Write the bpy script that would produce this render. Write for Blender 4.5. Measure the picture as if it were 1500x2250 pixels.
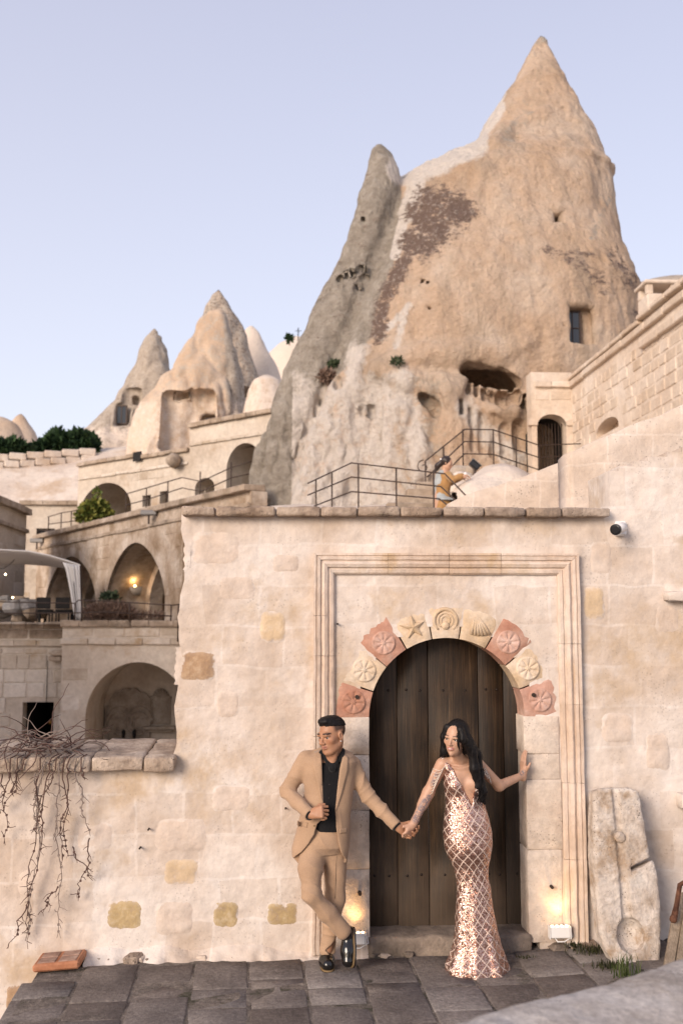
import bpy, bmesh, math, random
import numpy as np
from mathutils import Vector, Matrix
from mathutils.geometry import tessellate_polygon
random.seed(7); RNG = np.random.default_rng(11)
for o in list(bpy.data.objects): bpy.data.objects.remove(o, do_unlink=True)
scene = bpy.context.scene
COL = scene.collection
R = math.radians

# ------------------------------------------------------------------ camera
F = 35 / 24 * 1500
PITCH, YAW = R(6.2), R(3.0)
CAM = Vector((0.0, 0.0, 2.19))
cam_data = bpy.data.cameras.new('camera'); cam = bpy.data.objects.new('camera', cam_data); COL.objects.link(cam)
cam.location = CAM; cam.rotation_euler = (R(90) + PITCH, 0, -YAW)
cam_data.sensor_fit = 'HORIZONTAL'; cam_data.sensor_width = 24; cam_data.lens = 35
cam_data.clip_start = 0.05; cam_data.clip_end = 3000
cam_data.dof.use_dof = True; cam_data.dof.focus_distance = 6.6; cam_data.dof.aperture_fstop = 2.4
scene.camera = cam

# ------------------------------------------------------------------ world and sun
SUN_AZ, SUN_EL = R(219), R(19)      # compass-like: direction TO the sun, measured from +Y towards +X
world = bpy.data.worlds.new('World'); scene.world = world; world.use_nodes = True
wn = world.node_tree; wn.nodes.clear()
sky = wn.nodes.new('ShaderNodeTexSky'); sky.sky_type = 'NISHITA'; sky.sun_disc = False
sky.sun_elevation = R(14); sky.sun_rotation = SUN_AZ
sky.air_density = 1.0; sky.dust_density = 1.6; sky.ozone_density = 2.2
mixn = wn.nodes.new('ShaderNodeMix'); mixn.data_type = 'RGBA'; mixn.inputs[0].default_value = 0.72
tc = wn.nodes.new('ShaderNodeTexCoord'); sx = wn.nodes.new('ShaderNodeSeparateXYZ'); wn.links.new(tc.outputs['Generated'], sx.inputs[0])
lav = wn.nodes.new('ShaderNodeValToRGB'); wn.links.new(sx.outputs[2], lav.inputs[0])   # pale near the horizon, lavender blue higher up
for el, (p_, c_) in zip([lav.color_ramp.elements[0], lav.color_ramp.elements.new(0.22), lav.color_ramp.elements[-1]], [(0.0, (0.68, 0.635, 0.65, 1)), (0.22, (0.58, 0.57, 0.645, 1)), (0.62, (0.41, 0.405, 0.505, 1))]): el.position = p_; el.color = c_
lsc = wn.nodes.new('ShaderNodeVectorMath'); lsc.operation = 'SCALE'; lsc.inputs[3].default_value = 8.0; wn.links.new(lav.outputs[0], lsc.inputs[0])
wn.links.new(sky.outputs[0], mixn.inputs[6]); wn.links.new(lsc.outputs[0], mixn.inputs[7])
bg = wn.nodes.new('ShaderNodeBackground'); bg.inputs[1].default_value = 0.1
wn.links.new(mixn.outputs[2], bg.inputs[0])
wo = wn.nodes.new('ShaderNodeOutputWorld'); wn.links.new(bg.outputs[0], wo.inputs[0])
sl = bpy.data.lights.new('sun', 'SUN'); sun = bpy.data.objects.new('sun', sl); COL.objects.link(sun)
sl.energy = 1.8; sl.angle = R(26); sl.color = (1.0, 0.835, 0.70)
sd = Vector((math.sin(SUN_AZ) * math.cos(SUN_EL), math.cos(SUN_AZ) * math.cos(SUN_EL), math.sin(SUN_EL)))
sun.rotation_euler = sd.to_track_quat('Z', 'Y').to_euler()
sun.location = (-20, -20, 30)
scene.view_settings.view_transform = 'Standard'; scene.view_settings.look = 'None'
scene.view_settings.exposure = 1.1; scene.view_settings.gamma = 1.0
scene.view_settings.use_curve_mapping = False
scene.render.engine = 'CYCLES'

# ------------------------------------------------------------------ helpers
def ray(px, py):
    cx = (px - 750) / F; cz = -(py - 1125) / F
    y = math.cos(PITCH) - cz * math.sin(PITCH); z = math.sin(PITCH) + cz * math.cos(PITCH)
    return Vector((cx * math.cos(YAW) + y * math.sin(YAW), -cx * math.sin(YAW) + y * math.cos(YAW), z))
def at(px, py, Y):
    d = ray(px, py); return CAM + d * (Y / d.y)
def atz(px, py, Z):
    d = ray(px, py); return CAM + d * ((Z - CAM.z) / d.z)

def newmat(name):
    m = bpy.data.materials.new(name); m.use_nodes = True
    nt = m.node_tree; nt.nodes.clear()
    out = nt.nodes.new('ShaderNodeOutputMaterial'); b = nt.nodes.new('ShaderNodeBsdfPrincipled')
    nt.links.new(b.outputs[0], out.inputs[0]); return m, nt, b
def nd(nt, t, ins=None, **props):
    n = nt.nodes.new('ShaderNode' + t)
    for k, v in props.items(): setattr(n, k, v)
    for k, v in (ins or {}).items():
        s = n.inputs[k]
        if isinstance(v, bpy.types.NodeSocket): nt.links.new(v, s)
        else: s.default_value = v
    return n
def c4(c): return (c[0], c[1], c[2], 1)
def ramp(nt, fac, stops, interp='LINEAR'):
    n = nd(nt, 'ValToRGB', {0: fac}); e = n.color_ramp.elements; n.color_ramp.interpolation = interp
    while len(e) < len(stops): e.new(0.5)
    for el, (p, c) in zip(e, stops):
        el.position = p; el.color = c4(c) if not isinstance(c, (int, float)) else (c, c, c, 1)
    return n.outputs[0]
def mixc(nt, fac, a, b, mode='MIX'):
    n = nd(nt, 'Mix', data_type='RGBA', blend_type=mode)
    for i, v in ((0, fac), (6, a), (7, b)):
        if isinstance(v, bpy.types.NodeSocket): nt.links.new(v, n.inputs[i])
        else: n.inputs[i].default_value = c4(v) if i else v
    return n.outputs[2]
def math_(nt, op, a, b=0.0, c=None):
    ins = {0: a, 1: b}
    if c is not None: ins[2] = c
    return nd(nt, 'Math', ins, operation=op).outputs[0]
def stone(name, cols, scale=1.2, fine=14, var=0.18, bump=0.4, bscale=45, bdist=0.012, rand=0.12, rough=0.92,
          pits=0.0, pitscale=60, stain=None, stainscale=0.7, stainlo=0.56, stretch=(1, 1, 1), big=0.0, course=False, tight=0.34):
    m, nt, b = newmat(name)
    pos = nd(nt, 'NewGeometry').outputs[0]
    if stretch != (1, 1, 1): pos = nd(nt, 'Mapping', {0: pos, 3: stretch}).outputs[0]
    n1 = nd(nt, 'TexNoise', {0: pos, 'Scale': scale, 'Detail': 4, 'Roughness': 0.62}).outputs[0]
    k = len(cols)
    col = ramp(nt, n1, [(0.5 - tight / 2 + tight * i / max(1, k - 1), c) for i, c in enumerate(cols)])
    n2 = nd(nt, 'TexNoise', {0: pos, 'Scale': fine, 'Detail': 3, 'Roughness': 0.7}).outputs[0]
    col = mixc(nt, 1.0, col, ramp(nt, n2, [(0.3, 1 - var), (0.7, 1 + var * 0.6)]), 'MULTIPLY')
    if course:      # faint courses of stone reading through the plaster
        wob = nd(nt, 'TexNoise', {0: pos, 'Scale': 3.0, 'Detail': 2}, noise_dimensions='3D').outputs['Color']
        pw_ = nd(nt, 'VectorMath', {0: pos, 1: nd(nt, 'VectorMath', {0: wob, 'Scale': 0.09}, operation='SCALE').outputs[0]}, operation='ADD').outputs[0]
        sp = nd(nt, 'SeparateXYZ', {0: pw_}); p2 = nd(nt, 'CombineXYZ', {0: sp.outputs[0], 1: sp.outputs[2]}).outputs[0]
        br = nd(nt, 'TexBrick', {0: p2, 'Scale': 1.0, 'Mortar Size': 0.012, 'Mortar Smooth': 0.6, 'Bias': 0.0, 'Brick Width': 0.40, 'Row Height': 0.275, 'Color1': (0.90, 0.86, 0.82, 1), 'Color2': (1.06, 1.07, 1.08, 1), 'Mortar': (1.05, 1.06, 1.07, 1)})
        br.offset = 0.37; br.squash = 0.8; br.squash_frequency = 3
        col = mixc(nt, 0.75, col, br.outputs[0], 'MULTIPLY')
    if stain:
        n3 = nd(nt, 'TexNoise', {0: pos, 'Scale': stainscale, 'Detail': 5, 'Roughness': 0.68}).outputs[0]
        f = ramp(nt, n3, [(stainlo, 0.0), (stainlo + 0.13, 0.85)])
        col = mixc(nt, f, col, stain)
    if rand:
        rv = nd(nt, 'ObjectInfo').outputs['Random']
        v = nd(nt, 'MapRange', {0: rv, 3: 1 - rand, 4: 1 + rand * 0.8}).outputs[0]
        col = nd(nt, 'HueSaturation', {'Value': v, 'Color': col, 'Saturation': nd(nt, 'MapRange', {0: rv, 3: 1 + rand, 4: 1 - rand}).outputs[0]}).outputs[0]
    h = nd(nt, 'TexNoise', {0: pos, 'Scale': bscale, 'Detail': 4, 'Roughness': 0.72}).outputs[0]
    hb = nd(nt, 'TexNoise', {0: pos, 'Scale': bscale * 0.16, 'Detail': 2, 'Roughness': 0.6}).outputs[0]
    h = math_(nt, 'ADD', math_(nt, 'MULTIPLY', hb, 1.6 + big), h)
    if pits:
        vo = nd(nt, 'TexVoronoi', {0: pos, 'Scale': pitscale, 'Randomness': 1.0}).outputs[0]
        sel = nd(nt, 'TexNoise', {0: pos, 'Scale': pitscale * 0.12, 'Detail': 3}).outputs[0]
        thr = math_(nt, 'MULTIPLY', math_(nt, 'SUBTRACT', sel, 0.42), 1.1)
        pm = math_(nt, 'LESS_THAN', vo, thr)
        pm = math_(nt, 'MULTIPLY', pm, pits)
        col = mixc(nt, pm, col, tuple(x * 0.35 for x in cols[0]))
        h = math_(nt, 'SUBTRACT', h, math_(nt, 'MULTIPLY', pm, 0.6))
    nb = nd(nt, 'Bump', {'Strength': bump, 'Distance': bdist, 'Height': h}).outputs[0]
    nt.links.new(col, b.inputs['Base Color']); nt.links.new(nb, b.inputs['Normal'])
    b.inputs['Roughness'].default_value = rough
    b.inputs['Specular IOR Level'].default_value = 0.2
    return m
def plain(name, col, rough=0.6, metal=0.0, spec=0.5, var=0.0, vscale=30, bump=0.0):
    m, nt, b = newmat(name)
    b.inputs['Roughness'].default_value = rough; b.inputs['Metallic'].default_value = metal
    b.inputs['Specular IOR Level'].default_value = spec; b.inputs['Base Color'].default_value = c4(col)
    if var or bump:
        pos = nd(nt, 'NewGeometry').outputs[0]
        n = nd(nt, 'TexNoise', {0: pos, 'Scale': vscale, 'Detail': 5, 'Roughness': 0.65}).outputs[0]
        if var:
            c = mixc(nt, 1.0, col, ramp(nt, n, [(0.3, 1 - var), (0.7, 1 + var)]), 'MULTIPLY'); nt.links.new(c, b.inputs['Base Color'])
        if bump:
            nt.links.new(nd(nt, 'Bump', {'Strength': bump, 'Distance': 0.004, 'Height': n}).outputs[0], b.inputs['Normal'])
    return m
def emit(name, col, strength):
    m, nt, b = newmat(name)
    b.inputs['Base Color'].default_value = c4(col); b.inputs['Emission Color'].default_value = c4(col)
    b.inputs['Emission Strength'].default_value = strength; return m

W = {}
def woff(p): return W.get(p.name, Vector((0, 0, 0))) if p else Vector((0, 0, 0))
def tag(o, label=None, cat=None, group=None, kind=None):
    if label: o['label'] = label
    if cat: o['category'] = cat
    if group: o['group'] = group
    if kind: o['kind'] = kind
    return o
def thing(name, loc, label, cat, group=None):
    o = bpy.data.objects.new(name, None); COL.objects.link(o); o.location = loc; o.empty_display_size = 0.2
    W[o.name] = Vector(loc); return tag(o, label, cat, group)
def link_mesh(name, me, mat, parent=None, origin=(0, 0, 0), smooth=False):
    o = bpy.data.objects.new(name, me); COL.objects.link(o)
    if mat is not None and not me.materials: me.materials.append(mat)
    o.parent = parent; o.location = Vector(origin) - woff(parent); W[o.name] = Vector(origin)
    if smooth: me.polygons.foreach_set('use_smooth', [True] * len(me.polygons))
    return o
def mk(name, v, f, mat, parent=None, smooth=False, origin=None):
    me = bpy.data.meshes.new(name)
    if isinstance(v, np.ndarray): v = v.tolist()
    if isinstance(f, np.ndarray): f = f.tolist()
    org = Vector(origin) if origin is not None else Vector((0, 0, 0))
    if origin is not None: v = [(p[0] - org.x, p[1] - org.y, p[2] - org.z) for p in v]
    me.from_pydata(v, [], f); me.update()
    return link_mesh(name, me, mat, parent, org, smooth)

_CH = None
def chamfer_box(hx, hy, hz, b, jit=0.0, rnd=random):
    global _CH
    b = min(b, hx * 0.9, hy * 0.9, hz * 0.9)
    v = []; idx = {}
    H = (hx, hy, hz)
    for sx in (-1, 1):
        for sy in (-1, 1):
            for sz in (-1, 1):
                s = (sx, sy, sz); j = [rnd.uniform(-jit, jit) for _ in range(3)]
                for a in range(3):
                    idx[(s, a)] = len(v)
                    v.append(tuple(s[k] * (H[k] if k == a else H[k] - b) + j[k] for k in range(3)))
    if _CH is None:
        fs = []
        for a in range(3):
            o1, o2 = [k for k in range(3) if k != a]
            for s in (-1, 1):
                q = []
                for p1, p2 in ((-1, -1), (1, -1), (1, 1), (-1, 1)):
                    c = [0, 0, 0]; c[a] = s; c[o1] = p1; c[o2] = p2; q.append(idx[(tuple(c), a)])
                fs.append(q)
        for c in range(3):
            a, bb = [k for k in range(3) if k != c]
            for sa in (-1, 1):
                for sb in (-1, 1):
                    q = []
                    for cc, ax in ((-1, a), (1, a), (1, bb), (-1, bb)):
                        t = [0, 0, 0]; t[a] = sa; t[bb] = sb; t[c] = cc; q.append(idx[(tuple(t), ax)])
                    fs.append(q)
        for sx in (-1, 1):
            for sy in (-1, 1):
                for sz in (-1, 1): fs.append([idx[((sx, sy, sz), a)] for a in range(3)])
        out = []
        tv = [None] * 24
        for (s, a), i in idx.items(): tv[i] = Vector([s[k] * (1.0 if k == a else 0.8) for k in range(3)])
        for q in fs:
            n = (tv[q[1]] - tv[q[0]]).cross(tv[q[2]] - tv[q[0]]); c = sum((tv[i] for i in q), Vector())
            out.append(q if n.dot(c) > 0 else q[::-1])
        _CH = out
    return v, [list(q) for q in _CH]
class MB:
    def __init__(s): s.v = []; s.f = []
    def add(s, v, f):
        o = len(s.v); s.v += [tuple(p) for p in v]; s.f += [[i + o for i in q] for q in f]; return s
    def box(s, a, b, ch=0.0, jit=0.0):
        lo = [min(a[i], b[i]) for i in range(3)]; hi = [max(a[i], b[i]) for i in range(3)]
        c = [(lo[i] + hi[i]) / 2 for i in range(3)]; h = [(hi[i] - lo[i]) / 2 for i in range(3)]
        if ch > 0:
            v, f = chamfer_box(*h, ch, jit); return s.add([(p[0] + c[0], p[1] + c[1], p[2] + c[2]) for p in v], f)
        v = [(x, y, z) for x in (lo[0], hi[0]) for y in (lo[1], hi[1]) for z in (lo[2], hi[2])]
        return s.add(v, [[0, 1, 3, 2], [4, 6, 7, 5], [0, 4, 5, 1], [2, 3, 7, 6], [0, 2, 6, 4], [1, 5, 7, 3]])
    def obox(s, frame, a, b, ch=0.0, jit=0.0):      # box in a local frame function
        m = MB().box(a, b, ch, jit); return s.add([frame(*p) for p in m.v], m.f)
    def tube(s, pts, r, n=8, caps=True):
        pts = [Vector(p) for p in pts]; k = len(pts)
        rs = r if isinstance(r, (list, tuple)) else [r] * k
        o = len(s.v); up = None
        for i, p in enumerate(pts):
            t = (pts[min(i + 1, k - 1)] - pts[max(i - 1, 0)]).normalized()
            if up is None:
                up = Vector((0, 0, 1)) if abs(t.z) < 0.9 else Vector((1, 0, 0))
            a = t.cross(up); a = a.normalized() if a.length > 1e-6 else t.orthogonal().normalized()
            bq = a.cross(t).normalized(); up = bq
            for j in range(n):
                an = 2 * math.pi * j / n; s.v.append(tuple(p + (a * math.cos(an) + bq * math.sin(an)) * rs[i]))
        for i in range(k - 1):
            for j in range(n):
                s.f.append([o + i * n + j, o + i * n + (j + 1) % n, o + (i + 1) * n + (j + 1) % n, o + (i + 1) * n + j])
        if caps:
            s.f.append([o + j for j in range(n)][::-1]); s.f.append([o + (k - 1) * n + j for j in range(n)])
        return s
    def build(s, name, mat, parent=None, smooth=False, origin=None): return mk(name, s.v, s.f, mat, parent, smooth, origin)

class Plane:
    """a vertical wall plane through A and B (x, y); s runs along it, o points towards the viewer"""
    def __init__(s, A, B):
        s.A = Vector((A[0], A[1])); d = Vector((B[0], B[1])) - s.A; s.L = d.length; s.t = d.normalized()
        s.n = Vector((s.t.y, -s.t.x))
        if s.n.dot(Vector((CAM.x, CAM.y)) - s.A) < 0: s.n = -s.n
    def uv(s, px, py):
        d = ray(px, py); d2 = Vector((d.x, d.y)); k = (s.A - Vector((CAM.x, CAM.y))).dot(s.n) / d2.dot(s.n)
        P = CAM + d * k; return ((Vector((P.x, P.y)) - s.A).dot(s.t), P.z)
    def w(s, a, o, z):
        p = s.A + s.t * a + s.n * o; return (p.x, p.y, z)
def panel(pl, outer, holes, thick, name, mat, parent, o=0.0):
    loops = [outer] + holes
    tris = tessellate_polygon([[Vector((a, z, 0)) for a, z in lp] for lp in loops])
    flat = [p for lp in loops for p in lp]; n = len(flat)
    v = [pl.w(a, o, z) for a, z in flat] + [pl.w(a, o - thick, z) for a, z in flat]
    f = []
    for t in tris: f.append(list(t)); f.append([i + n for i in t][::-1])
    k = 0
    for lp in loops:
        m = len(lp)
        for i in range(m):
            j = (i + 1) % m; f.append([k + i, k + j, k + j + n, k + i + n])
        k += m
    ob = mk(name, v, f, mat, parent)
    bm = bmesh.new(); bm.from_mesh(ob.data); bmesh.ops.recalc_face_normals(bm, faces=bm.faces); bm.to_mesh(ob.data); bm.free()
    return ob
def recess(pl, loop, o0, o1, name, mat, parent, scale=1.0):
    m = len(loop)
    v = [pl.w(a, o0, z) for a, z in loop] + [pl.w(a, o1, z) for a, z in loop]
    f = [[i, (i + 1) % m, (i + 1) % m + m, i + m] for i in range(m)] + [[i + m for i in range(m)]]
    return mk(name, v, f, mat, parent)
def arch(s0, s1, zb, zs, za, pointed=0.0, n=12):
    """outline of an arched opening; pointed=0 round, 1 sharply pointed"""
    c = (s0 + s1) / 2; h = (s1 - s0) / 2; pts = [(s0, zb), (s1, zb)]
    for i in range(2 * n + 1):
        x = math.cos(math.pi * i / (2 * n)); y = math.sqrt(max(0, 1 - x * x))
        yp = (1 - abs(x) ** 1.45) if pointed else y
        pts.append((c + h * x, zs + (za - zs) * ((1 - pointed) * y + pointed * (1 - abs(x) ** 1.75) ** 0.72)))
    return pts
def rectl(pl, x0, y0, x1, y1):
    a = pl.uv(x0, y0); b = pl.uv(x1, y1); m = pl.uv((x0 + x1) / 2, y1); t = pl.uv((x0 + x1) / 2, y0)
    return [(a[0], m[1]), (b[0], m[1]), (b[0], t[1]), (a[0], t[1])]

def hashn(ix, iy, iz, seed=0):
    h = (ix * 374761393 + iy * 668265263 + iz * 2147483647 + seed * 1274126177) & 0xffffffff
    h = ((h ^ (h >> 13)) * 1274126177) & 0xffffffff
    return ((h ^ (h >> 16)) & 0xffff) / 65535.0
def vnoise(p, seed=0):
    p = np.asarray(p, dtype=np.float64); i = np.floor(p).astype(np.int64); f = p - i; f = f * f * (3 - 2 * f)
    r = 0
    for dx in (0, 1):
        wx = f[:, 0] if dx else 1 - f[:, 0]
        for dy in (0, 1):
            wy = f[:, 1] if dy else 1 - f[:, 1]
            for dz in (0, 1):
                wz = f[:, 2] if dz else 1 - f[:, 2]
                r = r + wx * wy * wz * hashn(i[:, 0] + dx, i[:, 1] + dy, i[:, 2] + dz, seed)
    return r * 2 - 1
def fbm(p, oct=4, seed=0, gain=0.5, lac=2.03):
    p = np.asarray(p, dtype=np.float64); a = 1.0; r = 0; t = 0
    for k in range(oct):
        r = r + a * vnoise(p, seed + k * 17); t += a; a *= gain; p = p * lac + 7.3
    return r / t
def vnormals(v, f):
    me = bpy.data.meshes.new('tmp'); me.from_pydata(v.tolist(), [], f.tolist() if isinstance(f, np.ndarray) else f); me.update()
    n = np.empty(len(v) * 3, dtype=np.float32); me.vertices.foreach_get('normal', n); bpy.data.meshes.remove(me)
    return n.reshape(-1, 3).astype(np.float64)

# signed-distance grids and a surface-net mesher for bodies, rocks and carved stone
class Grid:
    def __init__(s, lo, hi, h):
        s.lo = np.array(lo, float); s.h = h; s.n = np.ceil((np.array(hi) - s.lo) / h).astype(int) + 1
        s.V = np.full(tuple(s.n), 1.0, dtype=np.float32)
    def sub(s, lo, hi):
        a = np.clip(np.floor((np.array(lo) - s.lo) / s.h).astype(int), 0, s.n); b = np.clip(np.ceil((np.array(hi) - s.lo) / s.h).astype(int) + 1, 0, s.n)
        sl_ = tuple(slice(x, y) for x, y in zip(a, b))
        ax = [s.lo[k] + s.h * np.arange(a[k], b[k]) for k in range(3)]
        return sl_, np.meshgrid(*ax, indexing='ij', sparse=True)
    def put(s, sl_, d, k, op='u'):
        A = s.V[sl_]
        if A.size == 0: return
        if op == 'u':
            h = np.clip(0.5 + 0.5 * (A - d) / k, 0, 1); s.V[sl_] = A + (d - A) * h - k * h * (1 - h)
        else:
            d = -d; h = np.clip(0.5 - 0.5 * (A - d) / k, 0, 1); s.V[sl_] = A + (d - A) * h + k * h * (1 - h)
    def cap(s, a, b, ra, rb, k=0.02, op='u', flat=None):
        """tapered capsule; flat=(axis, ratio) squashes it along a direction"""
        a = np.array(a, float); b = np.array(b, float); m = max(ra, rb) * (1.0 if not flat else max(1.0, 1 / flat[1])) + 2.5 * k + 2 * s.h
        sl_, (X, Y, Z) = s.sub(np.minimum(a, b) - m, np.maximum(a, b) + m)
        ab = b - a; L = max(1e-9, ab @ ab)
        t = np.clip(((X - a[0]) * ab[0] + (Y - a[1]) * ab[1] + (Z - a[2]) * ab[2]) / L, 0, 1)
        dx, dy, dz = X - a[0] - t * ab[0], Y - a[1] - t * ab[1], Z - a[2] - t * ab[2]
        if flat:
            u = np.array(flat[0], float); u /= np.linalg.norm(u); q = dx * u[0] + dy * u[1] + dz * u[2]; g = (1 / flat[1]) - 1
            dx, dy, dz = dx + q * g * u[0], dy + q * g * u[1], dz + q * g * u[2]
        d = np.sqrt(dx * dx + dy * dy + dz * dz) - (ra + (rb - ra) * t)
        if flat: d = d * min(1.0, flat[1] * 1.2)
        s.put(sl_, d.astype(np.float32), k, op)
    def chain(s, pts, rs, k=0.02, op='u', flat=None):
        for i in range(len(pts) - 1): s.cap(pts[i], pts[i + 1], rs[i], rs[i + 1], k, op, flat)
    def ell(s, c, r, k=0.02, op='u', M=None):
        """ellipsoid; M rows are its local axes"""
        c = np.array(c, float); r = np.array(r, float); m = r.max() + 2.5 * k + 2 * s.h
        sl_, (X, Y, Z) = s.sub(c - m, c + m); X = X - c[0]; Y = Y - c[1]; Z = Z - c[2]
        if M is not None: X, Y, Z = (M[i][0] * X + M[i][1] * Y + M[i][2] * Z for i in range(3))
        q = np.sqrt((X / r[0]) ** 2 + (Y / r[1]) ** 2 + (Z / r[2]) ** 2)
        q2 = np.sqrt((X / r[0] ** 2) ** 2 + (Y / r[1] ** 2) ** 2 + (Z / r[2] ** 2) ** 2)
        d = q * (q - 1) / np.maximum(q2, 1e-6); s.put(sl_, d.astype(np.float32), k, op)
    def box(s, c, r, k=0.02, op='u', M=None, rnd=0.0):
        c = np.array(c, float); r = np.array(r, float) - rnd; m = np.linalg.norm(r) + rnd + 2.5 * k + 2 * s.h
        sl_, (X, Y, Z) = s.sub(c - m, c + m); X = X - c[0]; Y = Y - c[1]; Z = Z - c[2]
        if M is not None: X, Y, Z = (M[i][0] * X + M[i][1] * Y + M[i][2] * Z for i in range(3))
        qx, qy, qz = np.abs(X) - r[0], np.abs(Y) - r[1], np.abs(Z) - r[2]
        d = np.sqrt(np.maximum(qx, 0) ** 2 + np.maximum(qy, 0) ** 2 + np.maximum(qz, 0) ** 2) + np.minimum(np.maximum(np.maximum(qx, qy), qz), 0) - rnd
        s.put(sl_, d.astype(np.float32), k, op)
    def fn(s, f, lo=None, hi=None, k=0.02, op='u'):
        sl_, g = s.sub(lo if lo is not None else s.lo, hi if hi is not None else s.lo + s.h * s.n)
        s.put(sl_, np.asarray(f(*g), dtype=np.float32) + np.zeros(s.V[sl_].shape, np.float32), k, op)
    def mesh(s, smooth=0):
        V = s.V; I = V < 0; n = s.n
        cnt = np.zeros(tuple(n - 1), np.uint8)
        for dx in (0, 1):
            for dy in (0, 1):
                for dz in (0, 1): cnt += I[dx:n[0] - 1 + dx, dy:n[1] - 1 + dy, dz:n[2] - 1 + dz]
        act = np.argwhere((cnt > 0) & (cnt < 8)); N = len(act)
        idx = np.full(tuple(n - 1), -1, np.int32); idx[act[:, 0], act[:, 1], act[:, 2]] = np.arange(N)
        cor = [(i, j, k) for i in (0, 1) for j in (0, 1) for k in (0, 1)]
        cv = {c: V[act[:, 0] + c[0], act[:, 1] + c[1], act[:, 2] + c[2]] for c in cor}
        acc = np.zeros((N, 3)); num = np.zeros(N)
        for c in cor:
            for ax in range(3):
                if c[ax]: continue
                d = list(c); d[ax] = 1; d = tuple(d); a, b = cv[c], cv[d]; m = (a < 0) != (b < 0)
                t = np.where(m, a / np.where(m, a - b, 1), 0)
                p = np.tile(np.array(c, float), (N, 1)); p[:, ax] += t; acc += p * m[:, None]; num += m
        v = s.lo + s.h * (act + acc / num[:, None])
        fs = []
        for ax in range(3):
            o1, o2 = (ax + 1) % 3, (ax + 2) % 3
            a = [slice(1, -1)] * 3; a[ax] = slice(0, -1); b = list(a); b[ax] = slice(1, None)
            A, B = I[tuple(a)], I[tuple(b)]; e = np.argwhere(A != B); sgn = A[e[:, 0], e[:, 1], e[:, 2]]
            e = e + np.array([0 if k == ax else 1 for k in range(3)])
            q = []
            for p1, p2 in ((-1, -1), (0, -1), (0, 0), (-1, 0)):
                c = e.copy(); c[:, o1] += p1; c[:, o2] += p2; q.append(idx[c[:, 0], c[:, 1], c[:, 2]])
            q = np.stack(q, 1); q[~sgn] = q[~sgn][:, ::-1]; fs.append(q)
        f = np.concatenate(fs); f = f[(f >= 0).all(1)]
        for _ in range(smooth):
            acc = np.zeros_like(v); num = np.zeros(len(v))
            for i in range(4):
                np.add.at(acc, f[:, i], v[f[:, (i + 1) % 4]]); np.add.at(num, f[:, i], 1)
                np.add.at(acc, f[:, i], v[f[:, (i + 3) % 4]]); np.add.at(num, f[:, i], 1)
            v = v * 0.4 + 0.6 * acc / np.maximum(num, 1)[:, None]
        return v, f
def setattr_f(ob, name, vals):
    a = ob.data.attributes.new(name, 'FLOAT', 'POINT'); a.data.foreach_set('value', np.asarray(vals, dtype=np.float32))
# ------------------------------------------------------------------ materials of the gateway
PLASTER = [(0.52, 0.43, 0.355), (0.60, 0.52, 0.455), (0.65, 0.585, 0.53)]
m_plaster = stone('plaster', PLASTER, course=True, tight=0.22, scale=1.5, fine=11, var=0.10, bump=0.42, bscale=34, bdist=0.015, rand=0.0,
                  pits=0.25, pitscale=42, stain=(0.46, 0.345, 0.235), stainscale=1.3, stainlo=0.53, big=2.5)
def patch_mat(name, cols, scale=3, keep=0.55):
    """a stone seen through the plaster: its colour in the middle, wall plaster smeared over its edges"""
    m, nt, b = newmat(name)
    pos = nd(nt, 'NewGeometry').outputs[0]
    n1 = nd(nt, 'TexNoise', {0: pos, 'Scale': 1.5, 'Detail': 4, 'Roughness': 0.62}).outputs[0]
    pl_ = ramp(nt, n1, [(0.33 + 0.17 * i, c) for i, c in enumerate(PLASTER)])
    n2 = nd(nt, 'TexNoise', {0: pos, 'Scale': 11, 'Detail': 3, 'Roughness': 0.7}).outputs[0]
    n4 = nd(nt, 'TexNoise', {0: pos, 'Scale': scale * 2, 'Detail': 5, 'Roughness': 0.7}).outputs[0]
    col = ramp(nt, n4, [(0.34, cols[0]), (0.5, cols[1]), (0.66, cols[2])])
    e = nd(nt, 'Attribute', attribute_name='edge').outputs['Fac']
    k = math_(nt, 'ADD', e, math_(nt, 'MULTIPLY', math_(nt, 'SUBTRACT', n4, 0.5), 2.6))
    col = mixc(nt, ramp(nt, k, [(0.42, 0.0), (0.62, keep), (1.0, 1.0 if keep > .5 else keep)]), pl_, col)
    col = mixc(nt, 1.0, col, ramp(nt, n2, [(0.3, 0.88), (0.7, 1.07)]), 'MULTIPLY')
    h = nd(nt, 'TexNoise', {0: pos, 'Scale': 34, 'Detail': 4, 'Roughness': 0.72}).outputs[0]; hb = nd(nt, 'TexNoise', {0: pos, 'Scale': 6, 'Detail': 2}).outputs[0]
    h = math_(nt, 'ADD', h, math_(nt, 'MULTIPLY', hb, 3.5))
    nt.links.new(col, b.inputs['Base Color']); nt.links.new(nd(nt, 'Bump', {'Strength': 0.45, 'Distance': 0.015, 'Height': h}).outputs[0], b.inputs['Normal'])
    b.inputs['Roughness'].default_value = 0.93; b.inputs['Specular IOR Level'].default_value = 0.2; return m
m_block = patch_mat('plastered_block', [(0.50, 0.37, 0.27), (0.57, 0.45, 0.36), (0.60, 0.50, 0.42)], 2, 0.5)
m_yellow = patch_mat('ochre_tuff', [(0.52, 0.37, 0.21), (0.57, 0.43, 0.28), (0.60, 0.48, 0.35)], 3, 0.62)
m_brown = patch_mat('brown_tuff', [(0.24, 0.14, 0.08), (0.36, 0.235, 0.14), (0.46, 0.33, 0.22)], 6, 0.85)
m_olive = patch_mat('olive_tuff', [(0.30, 0.20, 0.09), (0.42, 0.31, 0.16), (0.52, 0.41, 0.27)], 6, 0.8)
m_redtuff = stone('red_tuff', [(0.40, 0.205, 0.145), (0.47, 0.27, 0.20), (0.55, 0.38, 0.31)], scale=5, bump=0.5, bscale=60, rand=0.10)
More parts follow.
